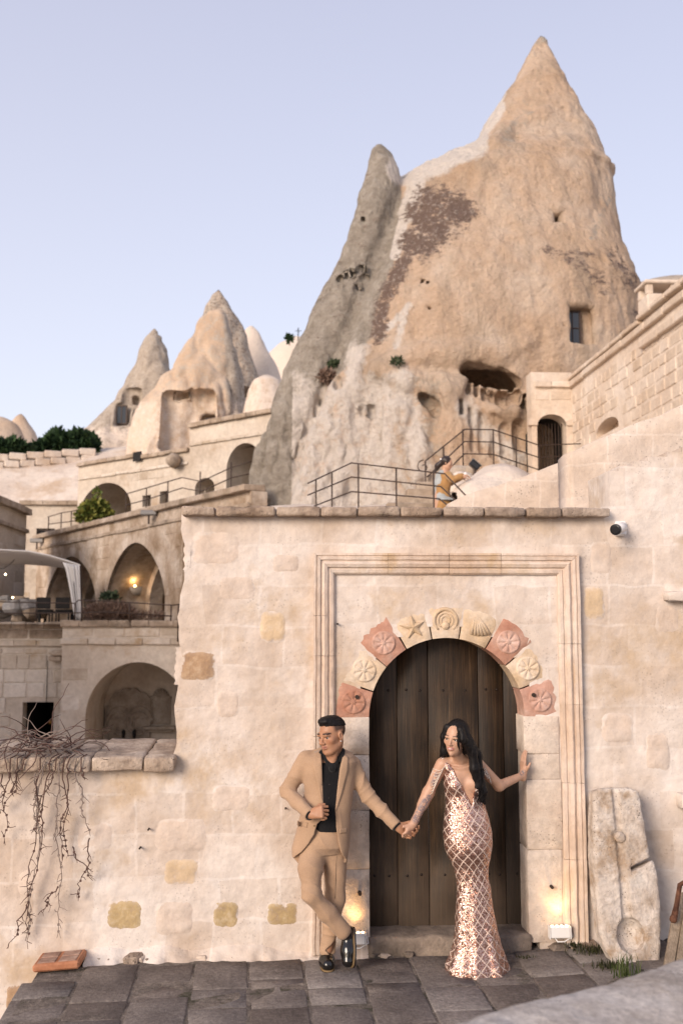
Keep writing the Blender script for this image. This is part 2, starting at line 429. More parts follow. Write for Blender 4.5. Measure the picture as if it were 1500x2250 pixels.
m_ochrevous = stone('ochre_voussoir', [(0.56, 0.41, 0.26), (0.60, 0.47, 0.34), (0.63, 0.54, 0.44)], scale=4, bump=0.5, bscale=60, rand=0.08)
m_jamb = stone('jamb_stone', [(0.55, 0.43, 0.34), (0.61, 0.51, 0.42), (0.64, 0.55, 0.47)], scale=2.5, bump=0.55, bscale=60, rand=0.05, pits=0.6, pitscale=60)
m_frame = stone('frame_stone', [(0.55, 0.42, 0.32), (0.61, 0.49, 0.40), (0.63, 0.54, 0.46)], scale=3.0, bump=0.5, bscale=60, rand=0.06, stretch=(1, 1, 0.6), stain=(0.52, 0.38, 0.24), stainscale=2.5)
m_coping = stone('coping_stone', [(0.27, 0.20, 0.15), (0.40, 0.31, 0.24), (0.50, 0.41, 0.33)], scale=3.5, var=0.25, bump=0.8, bscale=50, bdist=0.02, rand=0.12, pits=0.8, pitscale=55,
                 stain=(0.17, 0.14, 0.12), stainscale=2.5)
m_pave = stone('paving_stone', [(0.13, 0.11, 0.10), (0.185, 0.158, 0.143), (0.24, 0.207, 0.186)], scale=2.5, fine=40, var=0.3, bump=0.8, bscale=70, bdist=0.012, rand=0.22, pits=0.7, pitscale=90,
               rough=0.8)
m_mortar = stone('mortar', [(0.14, 0.12, 0.105), (0.23, 0.195, 0.17), (0.30, 0.26, 0.225)], scale=9, fine=50, var=0.35, bump=1.0, bscale=90, bdist=0.02, rand=0, stain=(0.05, 0.05, 0.03), stainscale=4, stainlo=0.52)
m_step = stone('threshold_stone', [(0.13, 0.105, 0.085), (0.20, 0.16, 0.13), (0.30, 0.24, 0.19)], scale=3, var=0.25, bump=0.8, bscale=60, rand=0)
m_hole = plain('dark_hole', (0.03, 0.018, 0.012), 0.9)

WY = 6.8
def wx(px, py=1575): return at(px, py, WY).x
def wz(px, py): return at(px, py, WY).z

# ------------------------------------------------------------------ gateway wall
ZB = -1.6
X_LOW0, X_EDGE, X_R = at(-800, 1690, WY).x, at(392, 1500, WY).x, at(2300, 1500, WY).x
Z_LOW = at(200, 1676, WY).z; Z_TOP = at(800, 1124, WY).z
wall = thing('gateway_wall', (0.6, WY, 0), 'cream plastered stone gateway wall framing the arched wooden door', 'wall')
ARC = at(982, 1575, WY); AX, AZ = ARC.x, ARC.z; AR = at(1152, 1575, WY).x - AX
def wall_top(x):
    if x < X_EDGE: return Z_LOW
    xr = at(1345, 1130, WY).x
    if x < xr: return Z_TOP
    return Z_TOP + 0.3 + max(0, (x - xr)) * 0.3
def build_wall():
    h = 0.035
    xs = np.arange(X_LOW0, X_R, h); zs = np.arange(ZB, wall_top(X_R) + 0.05, h)
    key = {}; v = []; f = []
    rin = AR + 0.09
    def vert(i, j):
        if (i, j) in key: return key[(i, j)]
        key[(i, j)] = len(v); v.append([xs[i], WY, zs[j]]); return key[(i, j)]
    for i in range(len(xs) - 1):
        for j in range(len(zs) - 1):
            xm, zm = (xs[i] + xs[i + 1]) / 2, (zs[j] + zs[j + 1]) / 2
            if zm > wall_top(xm): continue
            if zm < AZ and abs(xm - AX) < rin and zm > -0.0: continue
            if zm >= AZ and math.hypot(xm - AX, zm - AZ) < rin: continue
            f.append([vert(i, j), vert(i + 1, j), vert(i + 1, j + 1), vert(i, j + 1)])
    v = np.array(v); n0 = len(v)
    # boundary edges get a skirt going back 0.45 m, so the wall has its thickness
    from collections import Counter
    cnt = Counter()
    for q in f:
        for k in range(4): cnt[tuple(sorted((q[k], q[(k + 1) % 4])))] += 1
    bnd = {}
    for q in f:
        for k in range(4):
            a, b = q[k], q[(k + 1) % 4]
            if cnt[tuple(sorted((a, b)))] == 1: bnd[(a, b)] = 1
    # ragged left edge and roughness
    d = 0.008 * fbm(v * np.array([2.2, 1, 2.6]), 4, 3) + 0.004 * fbm(v * 14.0, 3, 9)
    # blocky relief: each course a little different
    cz = np.floor(v[:, 2] / 0.29); cx = np.floor((v[:, 0] + 0.17 * (cz % 2)) / 0.42)
    d = d + 0.004 * (hashn(cx.astype(int) + 50, cz.astype(int) + 50, cz.astype(int) * 0, 3) - 0.5)
    v[:, 1] -= d
    edge = np.abs(v[:, 0] - X_EDGE) < 0.05
    up = v[:, 2] > Z_LOW + 0.02
    e = edge & up
    v[e, 0] += 0.05 * fbm(v[e] * np.array([0, 0, 4.5]), 4, 21) - 0.03 * (v[e, 2] - Z_LOW) * -0.6
    skirt = {}; vv = v.tolist()
    for a, b in list(bnd):
        for k in (a, b):
            if k not in skirt:
                skirt[k] = len(vv)
                dy = 0.5
                vv.append([vv[k][0] + 0.02 * random.uniform(-1, 1) * (1 if edge[k] else 0), WY + dy, vv[k][2]])
        f.append([b, a, skirt[a], skirt[b]])
    w = mk('plaster_face', vv, f, m_plaster, wall, smooth=True)
    bm = bmesh.new(); bm.from_mesh(w.data)
    for ed in bm.edges:
        if len(ed.link_faces) == 2 and ed.calc_face_angle(0) > 0.9: ed.smooth = False
    bm.to_mesh(w.data); bm.free()
    MB().box((X_EDGE + 0.03, WY + 0.36, ZB), (AX - AR - 0.12, WY + 0.499, Z_TOP - 0.02)).box((AX + AR + 0.12, WY + 0.36, ZB), (X_R - 0.02, WY + 0.499, Z_TOP - 0.02)).box((X_LOW0, WY + 0.36, ZB), (X_EDGE + 0.02, WY + 0.499, Z_LOW - 0.02)).box((AX - AR - 0.12, WY + 0.36, AZ + AR + 0.05), (AX + AR + 0.12, WY + 0.499, Z_TOP - 0.02)).build('back_face', m_plaster, wall)
build_wall()

# stones that show through the plaster: soft, pillow-shaped faces standing a few millimetres proud
def pillow(seed, n=13, edge=0.5):
    rnd = np.random.default_rng(seed); v = []; f = []; ed = []
    for j in range(n):
        for i in range(n):
            u, w_ = i / (n - 1) * 2 - 1, j / (n - 1) * 2 - 1
            e = (1 - (abs(u) ** 5 + abs(w_) ** 5) ** 0.2) / edge
            s = min(1, e); s = s * s * (3 - 2 * s)
            jx = rnd.uniform(-0.05, 0.05) if s < 1 else rnd.uniform(-.03, .03)
            ed.append(s); v.append([u * (1 + jx), -s + rnd.uniform(-0.10, 0.10) * s, w_ * (1 + rnd.uniform(-0.05, 0.05))])
    for j in range(n - 1):
        for i in range(n - 1): f.append([j * n + i, j * n + i + 1, (j + 1) * n + i + 1, (j + 1) * n + i])
    me = bpy.data.meshes.new('stone_block'); me.from_pydata(v, [], f); me.update()
    at_ = me.attributes.new('edge', 'FLOAT', 'POINT'); at_.data.foreach_set('value', ed)
    me.polygons.foreach_set('use_smooth', [True] * len(me.polygons)); return me
PIL = {}
def wall_stone(px0, py0, px1, py1, mat, prou=0.012):
    a = at(px0, py0, WY); b = at(px1, py1, WY); c = (a + b) / 2
    k = (random.randrange(5), mat.name)
    if k not in PIL: PIL[k] = pillow(hash(k[0]) + 5); PIL[k].materials.append(mat)
    o = link_mesh('stone_block', PIL[k], None, wall, (c.x, WY + 0.0105, c.z))
    o.scale = (abs(b.x - a.x) / 2 * 1.06, prou * 0.35 + 0.0145, abs(a.z - b.z) / 2 * 1.06); o.rotation_euler = (0, random.uniform(-0.02, 0.02), 0)
    return o
for x0, y0, x1, y1, m, p in [
        (388, 1424, 480, 1502, m_brown, 0.012), (564, 1336, 634, 1420, m_yellow, 0.010), (1276, 1280, 1334, 1368, m_yellow, 0.010),
        (1345, 1220, 1428, 1292, m_block, 0.014), (226, 1973, 322, 2050, m_olive, 0.010), (334, 1972, 432, 2062, m_block, 0.018),
        (462, 1976, 530, 2046, m_olive, 0.006), (578, 1980, 662, 2040, m_olive, 0.016), (350, 1882, 442, 1952, m_yellow, 0.002),
        (330, 1790, 462, 1880, m_block, 0.014), (590, 1212, 664, 1262, m_block, 0.012), (404, 1336, 542, 1424, m_block, 0.016),
        (470, 1512, 530, 1584, m_block, 0.003), (400, 1590, 450, 1660, m_block, 0.004), (455, 1720, 560, 1790, m_block, 0.012),
        (140, 1990, 222, 2050, m_block, 0.012), (480, 1640, 600, 1712, m_block, 0.012), (545, 1500, 660, 1590, m_block, 0.010),
        (1340, 1400, 1460, 1490, m_block, 0.012), (1310, 1560, 1400, 1640, m_block, 0.012), (1410, 1600, 1478, 1700, m_block, 0.014),
        (1385, 1860, 1470, 1900, m_block, 0.010), (410, 1160, 540, 1250, m_block, 0.010), (700, 1150, 850, 1205, m_block, 0.008),
        (1000, 1150, 1150, 1205, m_block, 0.008), (470, 1260, 570, 1325, m_block, 0.011), (20, 1720, 130, 1800, m_block, 0.011),
        (150, 1800, 260, 1880, m_block, 0.01), (30, 1900, 140, 1975, m_block, 0.011), (10, 2160, 52, 2230, m_brown, 0.01),
        (1290, 1180, 1350, 1270, m_block, 0.01), (1430, 1320, 1500, 1400, m_block, 0.012), (1345, 1730, 1450, 1790, m_block, 0.01)]:
    if m is not m_block or (x0 // 10) % 2: wall_stone(x0, y0, x1, y1, m, p)
# little holes in the plaster
for px, py, r in [(741, 1371, .006), (1210, 1948, .011), (790, 1962, .013), (327, 1822, .006), (308, 1863, .006), (627, 1776, .005)]:
    c = at(px, py, WY - 0.012); MB().tube([(c.x, WY - 0.045, c.z), (c.x, WY + 0.01, c.z)], r, 10).build('hole_plug', m_hole, wall)

# coping along the top: one object for each stone
def coping_run(px0, px1, py_top, py_bot, n, oy0, oy1, mat, name='coping_stone', jit=0.006, tilt=0.0):
    a = at(px0, py_top, WY - oy0); b = at(px1, py_bot, WY - oy0); L = b.x - a.x
    cuts = [0] + sorted(k / n + random.uniform(-.25, .25) / n for k in range(1, n)) + [1]
    for k in range(n):
        x0, x1 = a.x + L * cuts[k] + 0.003, a.x + L * cuts[k + 1] - 0.003
        hx, hz = (x1 - x0) / 2, (a.z - b.z) / 2; hy = (oy0 + oy1) / 2
        v, f = rough_box(hx, hy, hz, 0.014, jit, seed=k * 3 + int(px0))
        o = mk(name, v, f, mat, wall, smooth=True); o.location = Vector(((x0 + x1) / 2, WY - oy0 + hy, (a.z + b.z) / 2 + random.uniform(-.004, .004))) - woff(wall)
        o.rotation_euler = (tilt, random.uniform(-.006, .006), 0)
def rough_box(hx, hy, hz, bev, amp, seed=0, cell=0.06):
    """a box of quads with softened edges and a hewn, uneven surface"""
    def axis(h):
        n = max(2, min(12, int(2 * h / cell))); return sorted(set([-h, -h + bev, h - bev, h] + list(np.linspace(-h + bev, h - bev, n))))
    A = [axis(hx), axis(hy), axis(hz)]; v = {}; L = []; f = []
    def vid(i, j, k):
        if (i, j, k) not in v: v[(i, j, k)] = len(L); L.append([A[0][i], A[1][j], A[2][k]])
        return v[(i, j, k)]
    nx, ny, nz = (len(a) - 1 for a in A)
    for i in range(nx):
        for j in range(ny):
            f.append([vid(i, j, 0), vid(i, j + 1, 0), vid(i + 1, j + 1, 0), vid(i + 1, j, 0)])
            f.append([vid(i, j, nz), vid(i + 1, j, nz), vid(i + 1, j + 1, nz), vid(i, j + 1, nz)])
    for i in range(nx):
        for k in range(nz):
            f.append([vid(i, 0, k), vid(i + 1, 0, k), vid(i + 1, 0, k + 1), vid(i, 0, k + 1)])
            f.append([vid(i, ny, k), vid(i, ny, k + 1), vid(i + 1, ny, k + 1), vid(i + 1, ny, k)])
    for j in range(ny):
        for k in range(nz):
            f.append([vid(0, j, k), vid(0, j, k + 1), vid(0, j + 1, k + 1), vid(0, j + 1, k)])
            f.append([vid(nx, j, k), vid(nx, j + 1, k), vid(nx, j + 1, k + 1), vid(nx, j, k + 1)])
    P = np.array(L); H = np.array([hx, hy, hz])
    Q = np.clip(P, -(H - bev), H - bev); D = P - Q; l = np.linalg.norm(D, axis=1, keepdims=True)
    P = Q + np.where(l > 0, D / np.maximum(l, 1e-9) * np.minimum(l, bev), 0)
    nrm = np.where(l > 0, D / np.maximum(l, 1e-9), 0)
    chip = np.maximum(0, fbm(P * 9 + seed * 3.1, 2, seed) - 0.25) * (l[:, 0] > bev * 1.01) * 0.05
    P = P + nrm * (amp * fbm(P * 12 + seed * 5.7, 3, seed + 1) * 2 - chip)[:, None]
    return P.tolist(), f
coping_run(398, 1343, 1110, 1136, 10, 0.10, 0.36, m_coping)
coping_run(-810, -152, 1662, 1690, 7, 0.11, 0.62, m_coping, jit=0.009, tilt=R(3))
coping_run(-150, 384, 1662, 1690, 6, 0.11, 0.62, m_coping, jit=0.009, tilt=R(3))

# moulded frame round the gate, in stones
FXI0, FXI1, FZI = wx(735, 1500), wx(1222, 1262), at(980, 1263, WY).z
def frame_profile():
    Wd = 0.145
    return [(0.0, 0.0), (0.0, 0.016), (0.012, 0.030), (0.030, 0.034), (0.036, 0.026), (0.042, 0.026), (0.050, 0.042), (0.072, 0.052), (0.084, 0.046), (0.090, 0.036), (0.096, 0.036),
            (0.100, 0.050), (0.118, 0.054), (0.122, 0.044), (0.127, 0.044), (0.130, 0.054), (Wd, 0.054), (Wd, 0.0)]
def frame_piece(side, t0, t1, mit0, mit1, seed):
    pr = frame_profile(); n = max(2, int((t1 - t0) / 0.06)); v = []; f = []; k = len(pr)
    off = random.uniform(-0.003, 0.004)
    for i in range(n + 1):
        for (o, p) in pr:
            a = t0 - (o if mit0 else 0); b = t1 + (o if mit1 else 0); t = a + (b - a) * i / n
            p2 = p + (off if p > 0 else -0.012); 
            if side == 'l': v.append([FXI0 - o, WY - p2, t])
            elif side == 'r': v.append([FXI1 + o, WY - p2, t])
            else: v.append([t, WY - p2, FZI + o])
    for i in range(n):
        for j in range(k - 1):
            f.append([i * k + j, i * k + j + 1, (i + 1) * k + j + 1, (i + 1) * k + j])
    f.append(list(range(k))); f.append([n * k + j for j in range(k)])
    v = np.array(v); v += 0.0035 * np.stack([fbm(v * 11 + 3 * q, 3, seed + q) for q in range(3)], 1)
    o = mk('frame_stone', v, f, m_frame, wall, smooth=False)
    bm = bmesh.new(); bm.from_mesh(o.data); bmesh.ops.recalc_face_normals(bm, faces=bm.faces)
    bm.to_mesh(o.data); bm.free(); o.data.polygons.foreach_set('use_smooth', [True] * len(o.data.polygons))
    o.data.set_sharp_from_angle(angle=R(35))
cl = [0.02, 0.42, 0.95, 1.42, 1.95, 2.22, FZI]
for i in range(len(cl) - 1):
    last = i == len(cl) - 2
    frame_piece('l', cl[i] + .001, cl[i + 1] - (0 if last else .001), False, last, i); 
cr = [0.06, 0.60, 1.10, 1.62, 2.03, FZI]
for i in range(len(cr) - 1):
    last = i == len(cr) - 2
    frame_piece('r', cr[i] + .001, cr[i + 1] - (0 if last else .001), False, last, 10 + i)
ct = [FXI0, FXI0 + 0.36, FXI0 + 0.78, FXI0 + 1.14, FXI1]
for i in range(4): frame_piece('t', ct[i] + (.001 if i else 0), ct[i + 1] - (.001 if i < 3 else 0), i == 0, i == 3, 20 + i)

# voussoirs and their carvings
def voussoir(a0, a1, r0, r1, mat, seed, prou=0.018, depth=0.30):
    na, nr = 8, 6; v = []; f = []
    rnd = random.Random(seed); ro = [r1 * (1 + rnd.uniform(-.012, .012)) for _ in range(na + 1)]
    for layer in range(2):
        for i in range(na + 1):
            a = R(a0 + (a1 - a0) * i / na)
            for j in range(nr + 1):
                e = min(i, na - i, j * 1.0, nr - j); y = WY - prou + (0.010 if min(i, na - i) == 0 or j in (nr,) else 0) + (0.006 if j == 0 else 0)
                r = r0 + (ro[i] - r0) * j / nr
                v.append([AX + r * math.cos(a), y + 0.004 * rnd.uniform(-1, 1) if layer == 0 else WY + depth, AZ + r * math.sin(a)])
    k = nr + 1; n = (na + 1) * k
    for i in range(na):
        for j in range(nr):
            f.append([i * k + j, i * k + j + 1, (i + 1) * k + j + 1, (i + 1) * k + j])
        f.append([i * k, (i + 1) * k, n + (i + 1) * k, n + i * k]); f.append([i * k + nr, n + i * k + nr, n + (i + 1) * k + nr, (i + 1) * k + nr])
    for j in range(nr):
        f.append([j, n + j, n + j + 1, j + 1]); q = na * k; f.append([q + j, q + j + 1, n + q + j + 1, n + q + j])
    o = mk('voussoir', v, f, mat, wall)
    bm = bmesh.new(); bm.from_mesh(o.data); bmesh.ops.recalc_face_normals(bm, faces=bm.faces); bm.to_mesh(o.data); bm.free()
    o.data.polygons.foreach_set('use_smooth', [True] * len(o.data.polygons)); o.data.set_sharp_from_angle(angle=R(50))
    return o
def polar_relief(name, cx, cz, rad, hf, mat, parent, y0, rot=0.0, nr=10, na=64):
    v = [[cx, y0 - hf(0, 0), cz]]; f = []
    for i in range(1, nr + 1):
        for j in range(na):
            a = 2 * math.pi * j / na; r = i / nr
            v.append([cx + rad * r * math.cos(a + rot), y0 - hf(r, a), cz + rad * r * math.sin(a + rot)])
    for j in range(na): f.append([0, 1 + (j + 1) % na, 1 + j])
    for i in range(nr - 1):
        for j in range(na):
            p, q = 1 + i * na, 1 + (i + 1) * na; f.append([p + j, p + (j + 1) % na, q + (j + 1) % na, q + j])
    return mk(name, v, f, mat, parent, smooth=True)
def rosette(r, a):
    p = abs(math.sin(4 * a)) ** 0.7
    if r > 0.99: return -0.004
    if r > 0.86: return 0.015
    return 0.006 + 0.010 * p * min(1, r * 2.2) * (1 if r < 0.8 else 0.8) + (0.012 if r < 0.12 else 0)
specs = [(162, 180, m_redtuff, 'r'), (141, 161, m_ochrevous, 'r'), (121.5, 140.5, m_redtuff, 'r'), (101, 120.5, m_ochrevous, 'star'), (81, 100, m_ochrevous, 'moon'),
         (60, 80, m_ochrevous, 'shell'), (40.5, 59, m_redtuff, 'r'), (20.5, 39.5, m_ochrevous, 'r'), (0, 19.5, m_redtuff, 'r')]
for i, (a0, a1, m, kind) in enumerate(specs):
    red = m is m_redtuff; big = 1.47 if i in (2, 6) else (1.42 if red else 1.40)
    vo = voussoir(a0, a1, AR, AR * big, m, i * 7 + 1, 0.011 if red else 0.008)
    am = R((a0 + a1) / 2); rc = AR * (1.24 if i in (2, 6) else 1.215); cx, cz = AX + rc * math.cos(am), AZ + rc * math.sin(am)
    y0 = WY - (0.009 if red else 0.006)
    if kind == 'r':
        polar_relief('rosette', cx, cz, 0.083, rosette, m, vo, y0, am)
        if i in (0, 8):
            s = 0.022 if i == 0 else -0.045
            MB().tube([(cx + s, y0 - 0.026, cz + 0.035), (cx + s, y0 + 0.01, cz + 0.035)], 0.014, 10).build('bolt_hole', m_hole, vo)
    elif kind == 'star':
        pts = []; v = []; f = []
        for k in range(10):
            r = (0.085, 0.034)[k % 2] * (1.15 if k == 4 else 1); a = 2 * math.pi * k / 10 + 0.5; pts.append((cx + r * math.cos(a), cz + r * math.sin(a)))
        v = [(x, y0 + 0.004, z) for x, z in pts] + [(cx + (x - cx) * .9, y0 - 0.014, cz + (z - cz) * .9) for x, z in pts] + [(cx, y0 - 0.030, cz)]
        for k in range(10): f.append([k, (k + 1) % 10, 10 + (k + 1) % 10, 10 + k]); f.append([10 + k, 10 + (k + 1) % 10, 20])
        mk('star_carving', v, [q[::-1] for q in f], m, vo)
    elif kind == 'moon':
        mb = MB()
        for rr, tr, a_0, a_1 in ((0.078, 0.014, -50, 230), (0.052, 0.010, -55, 235), (0.030, 0.010, -60, 240)):
            ps = [(cx + rr * math.cos(R(a_0 + (a_1 - a_0) * k / 22)), y0, cz + 0.004 + rr * math.sin(R(a_0 + (a_1 - a_0) * k / 22))) for k in range(23)]
            mb.tube(ps, [tr * (0.5 + 0.5 * math.sin(math.pi * (k + 1) / 24)) for k in range(23)], 8)
        mb.build('crescent_carving', m, vo, smooth=True)
        polar_relief('boss', cx, cz - 0.030, 0.028, lambda r, a: 0.022 * math.sqrt(max(0, 1 - r * r)), m, vo, y0 - 0.001)
    else:
        mb = MB()
        for k in range(6):
            t = (k - 2.5) / 2.5; top = (cx - 0.012 + 0.014 * t, y0 - 0.004, cz + 0.068); bot = (cx + 0.012 + 0.062 * t, y0 - 0.002, cz - 0.062 + 0.012 * abs(t))
            mb.tube([top, ((top[0] + bot[0]) / 2, y0 - 0.008, (top[2] + bot[2]) / 2), bot], [0.004, 0.011, 0.014], 8)
        mb.build('shell_carving', m, vo, smooth=True)
# jamb stones
JW = 0.235
for side, cuts in ((-1, [0.03, 0.55, 0.93, 1.29, AZ]), (1, [0.06, 0.66, 1.12, 1.29, AZ])):
    for k in range(len(cuts) - 1):
        z0, z1 = cuts[k] + .0008, cuts[k + 1] - .0008
        wd = JW + (0.006 if k % 2 else -0.004)
        v, f = rough_box(wd / 2, 0.16, (z1 - z0) / 2, 0.005, 0.0025, seed=k + 40 * (side + 2))
        o = mk('jamb_stone', v, f, m_jamb, wall, smooth=True)
        o.location = Vector((AX + side * (AR + wd / 2 - (0.010 if k == 3 and side > 0 else 0.0) ), WY + 0.16 - 0.010 - 0.002 * (k % 2), (z0 + z1) / 2)) - woff(wall)

# ------------------------------------------------------------------ door
def wood(name, cols, axis_scale=(14, 14, 0.7), rough=0.55):
    m, nt, b = newmat(name)
    pos = nd(nt, 'NewGeometry').outputs[0]
    rv = nd(nt, 'ObjectInfo').outputs['Random']
    off = nd(nt, 'CombineXYZ', {0: math_(nt, 'MULTIPLY', rv, 37.0), 2: math_(nt, 'MULTIPLY', rv, 11.0)}).outputs[0]
    p = nd(nt, 'VectorMath', {0: pos, 1: off}, operation='ADD').outputs[0]
    p1 = nd(nt, 'Mapping', {0: p, 3: axis_scale}).outputs[0]
    g = nd(nt, 'TexNoise', {0: p1, 'Scale': 2.2, 'Detail': 8, 'Roughness': 0.7, 'Distortion': 0.8}).outputs[0]
    fine = nd(nt, 'TexNoise', {0: nd(nt, 'Mapping', {0: p, 3: (130, 130, 3)}).outputs[0], 'Scale': 1.0, 'Detail': 4}).outputs[0]
    blot = nd(nt, 'TexNoise', {0: p, 'Scale': 3.0, 'Detail': 5}).outputs[0]
    col = ramp(nt, g, [(0.3, cols[0]), (0.52, cols[1]), (0.72, cols[2])])
    col = mixc(nt, 1.0, col, ramp(nt, fine, [(0.3, 0.6), (0.7, 1.25)]), 'MULTIPLY')
    col = mixc(nt, 1.0, col, ramp(nt, blot, [(0.35, 0.55), (0.65, 1.3)]), 'MULTIPLY')
    # grey dirt splashed on the foot of the boards
    z = nd(nt, 'SeparateXYZ', {0: pos}).outputs[2]
    dz = nd(nt, 'MapRange', {0: math_(nt, 'ADD', z, math_(nt, 'MULTIPLY', blot, -0.5)), 1: -0.12, 2: 0.45, 3: 0.55, 4: 0.0}).outputs[0]
    col = mixc(nt, dz, col, (0.10, 0.075, 0.055))
    v = nd(nt, 'MapRange', {0: rv, 3: 0.75, 4: 1.3}).outputs[0]
    col = nd(nt, 'HueSaturation', {'Value': v, 'Color': col}).outputs[0]
    nt.links.new(col, b.inputs['Base Color'])
    hh = math_(nt, 'ADD', g, math_(nt, 'MULTIPLY', fine, 0.6))
    nt.links.new(nd(nt, 'Bump', {'Strength': 0.5, 'Distance': 0.006, 'Height': hh}).outputs[0], b.inputs['Normal'])
    b.inputs['Roughness'].default_value = rough; b.inputs['Specular IOR Level'].default_value = 0.35
    return m
m_door = wood('old_door_wood', [(0.012, 0.0075, 0.004), (0.033, 0.019, 0.0095), (0.068, 0.041, 0.021)])
m_iron = plain('dark_iron', (0.03, 0.022, 0.018), 0.55, 0.7)
DY = WY + 0.215
door = thing('wooden_door', (AX, DY, 0.13), 'dark weathered plank door closing the stone archway', 'door')
edges = [at(p, 1700, DY).x for p in (800, 872, 941, 1052, 1108, 1185)]
for k in range(5):
    x0, x1 = edges[k] + 0.002, edges[k + 1] - 0.002; hz = 0.93 + 0.5
    v, f = rough_box((x1 - x0) / 2, 0.025, hz, 0.004, 0.0015, seed=k, cell=0.2)
    o = mk('plank', v, f, m_door, door, smooth=True); o.location = Vector(((x0 + x1) / 2, DY + 0.025 + random.uniform(-.003, .003), 0.108 + hz)) - woff(door)
    for zz in (0.45, at(980, 1516, DY).z):
        for q in (0.3, 0.75) if k != 9 else (0.5,):
            xx = x0 + (x1 - x0) * q
            n = polar_relief('nail', xx, zz + random.uniform(-.004, .004), 0.009, lambda r, a: 0.007 * math.sqrt(max(0, 1 - r * r)) - 0.0005, m_iron, door, DY - 0.002, nr=3, na=10)
st = thing('threshold_step', (AX, WY, 0), 'worn grey stone threshold step under the door', 'step')
v, f = rough_box(AR + 0.012, 0.19, 0.085, 0.02, 0.008, seed=77); o = mk('step_stone', v, f, m_step, st, smooth=True)
o.location = Vector((AX, WY + 0.155, 0.032)) - woff(st)

# ------------------------------------------------------------------ pavement
pave = thing('pavement', (0, 5, 0), None, None); pave['kind'] = 'structure'
def gz(x, y):
    return 0.09 * min(1, max(0, (x - 1.4) / 1.6))
gv, gf = [], []
XL = at(100, 2140, 6.65).x
nx, ny = 60, 60
for j in range(ny + 1):
    for i in range(nx + 1):
        x = XL + 0.03 + (9 - XL) * i / nx; y = -3 + (WY + 0.3 + 3) * j / ny
        gv.append([x, y, gz(x, y) - 0.004 + 0.004 * math.sin(x * 31 + y * 17)])
for j in range(ny):
    for i in range(nx):
        q = j * (nx + 1) + i; gf.append([q, q + 1, q + nx + 2, q + nx + 1])
mk('mortar_bed', gv, gf, m_mortar, pave, smooth=True)
cw = (wx(1031, 2105) - wx(219, 2105)) / 7
x0 = wx(219, 2105) - cw
rp = random.Random(4)
for c in range(-0, 24):
    xa = x0 + c * cw
    y = WY - 0.06 - (0.0 if c else 0.25) - rp.uniform(0, 0.04)
    while y > -2.5:
        ln = rp.uniform(0.24, 0.62); ya = y - ln
        hx, hy = cw / 2 - 0.006, ln / 2 - 0.005
        near = y > 3.2
        v, f = rough_box(hx, hy, 0.05, 0.010, 0.004, seed=rp.randrange(999), cell=0.09) if near else chamfer_box(hx, hy, 0.05, 0.008)
        o = mk('paving_slab', v, f, m_pave, pave, smooth=near)
        xc = xa + cw / 2; yc = (y + ya) / 2
        o.location = Vector((xc, yc, gz(xc, yc) - 0.05 + rp.uniform(-.004, .006))) - woff(pave)
        o.rotation_euler = (rp.uniform(-.008, .008), -0.045 if 1.5 < xc < 2.9 else rp.uniform(-.008, .008), rp.uniform(-.006, .006))
        y = ya
# the drop on the left of the pavement
MB().box((XL - 0.02, -3, -0.9), (XL + 0.10, 6.4, -0.10)).build('retaining_edge', m_step, pave)

pave.rotation_euler = (0, 0, R(2.3))
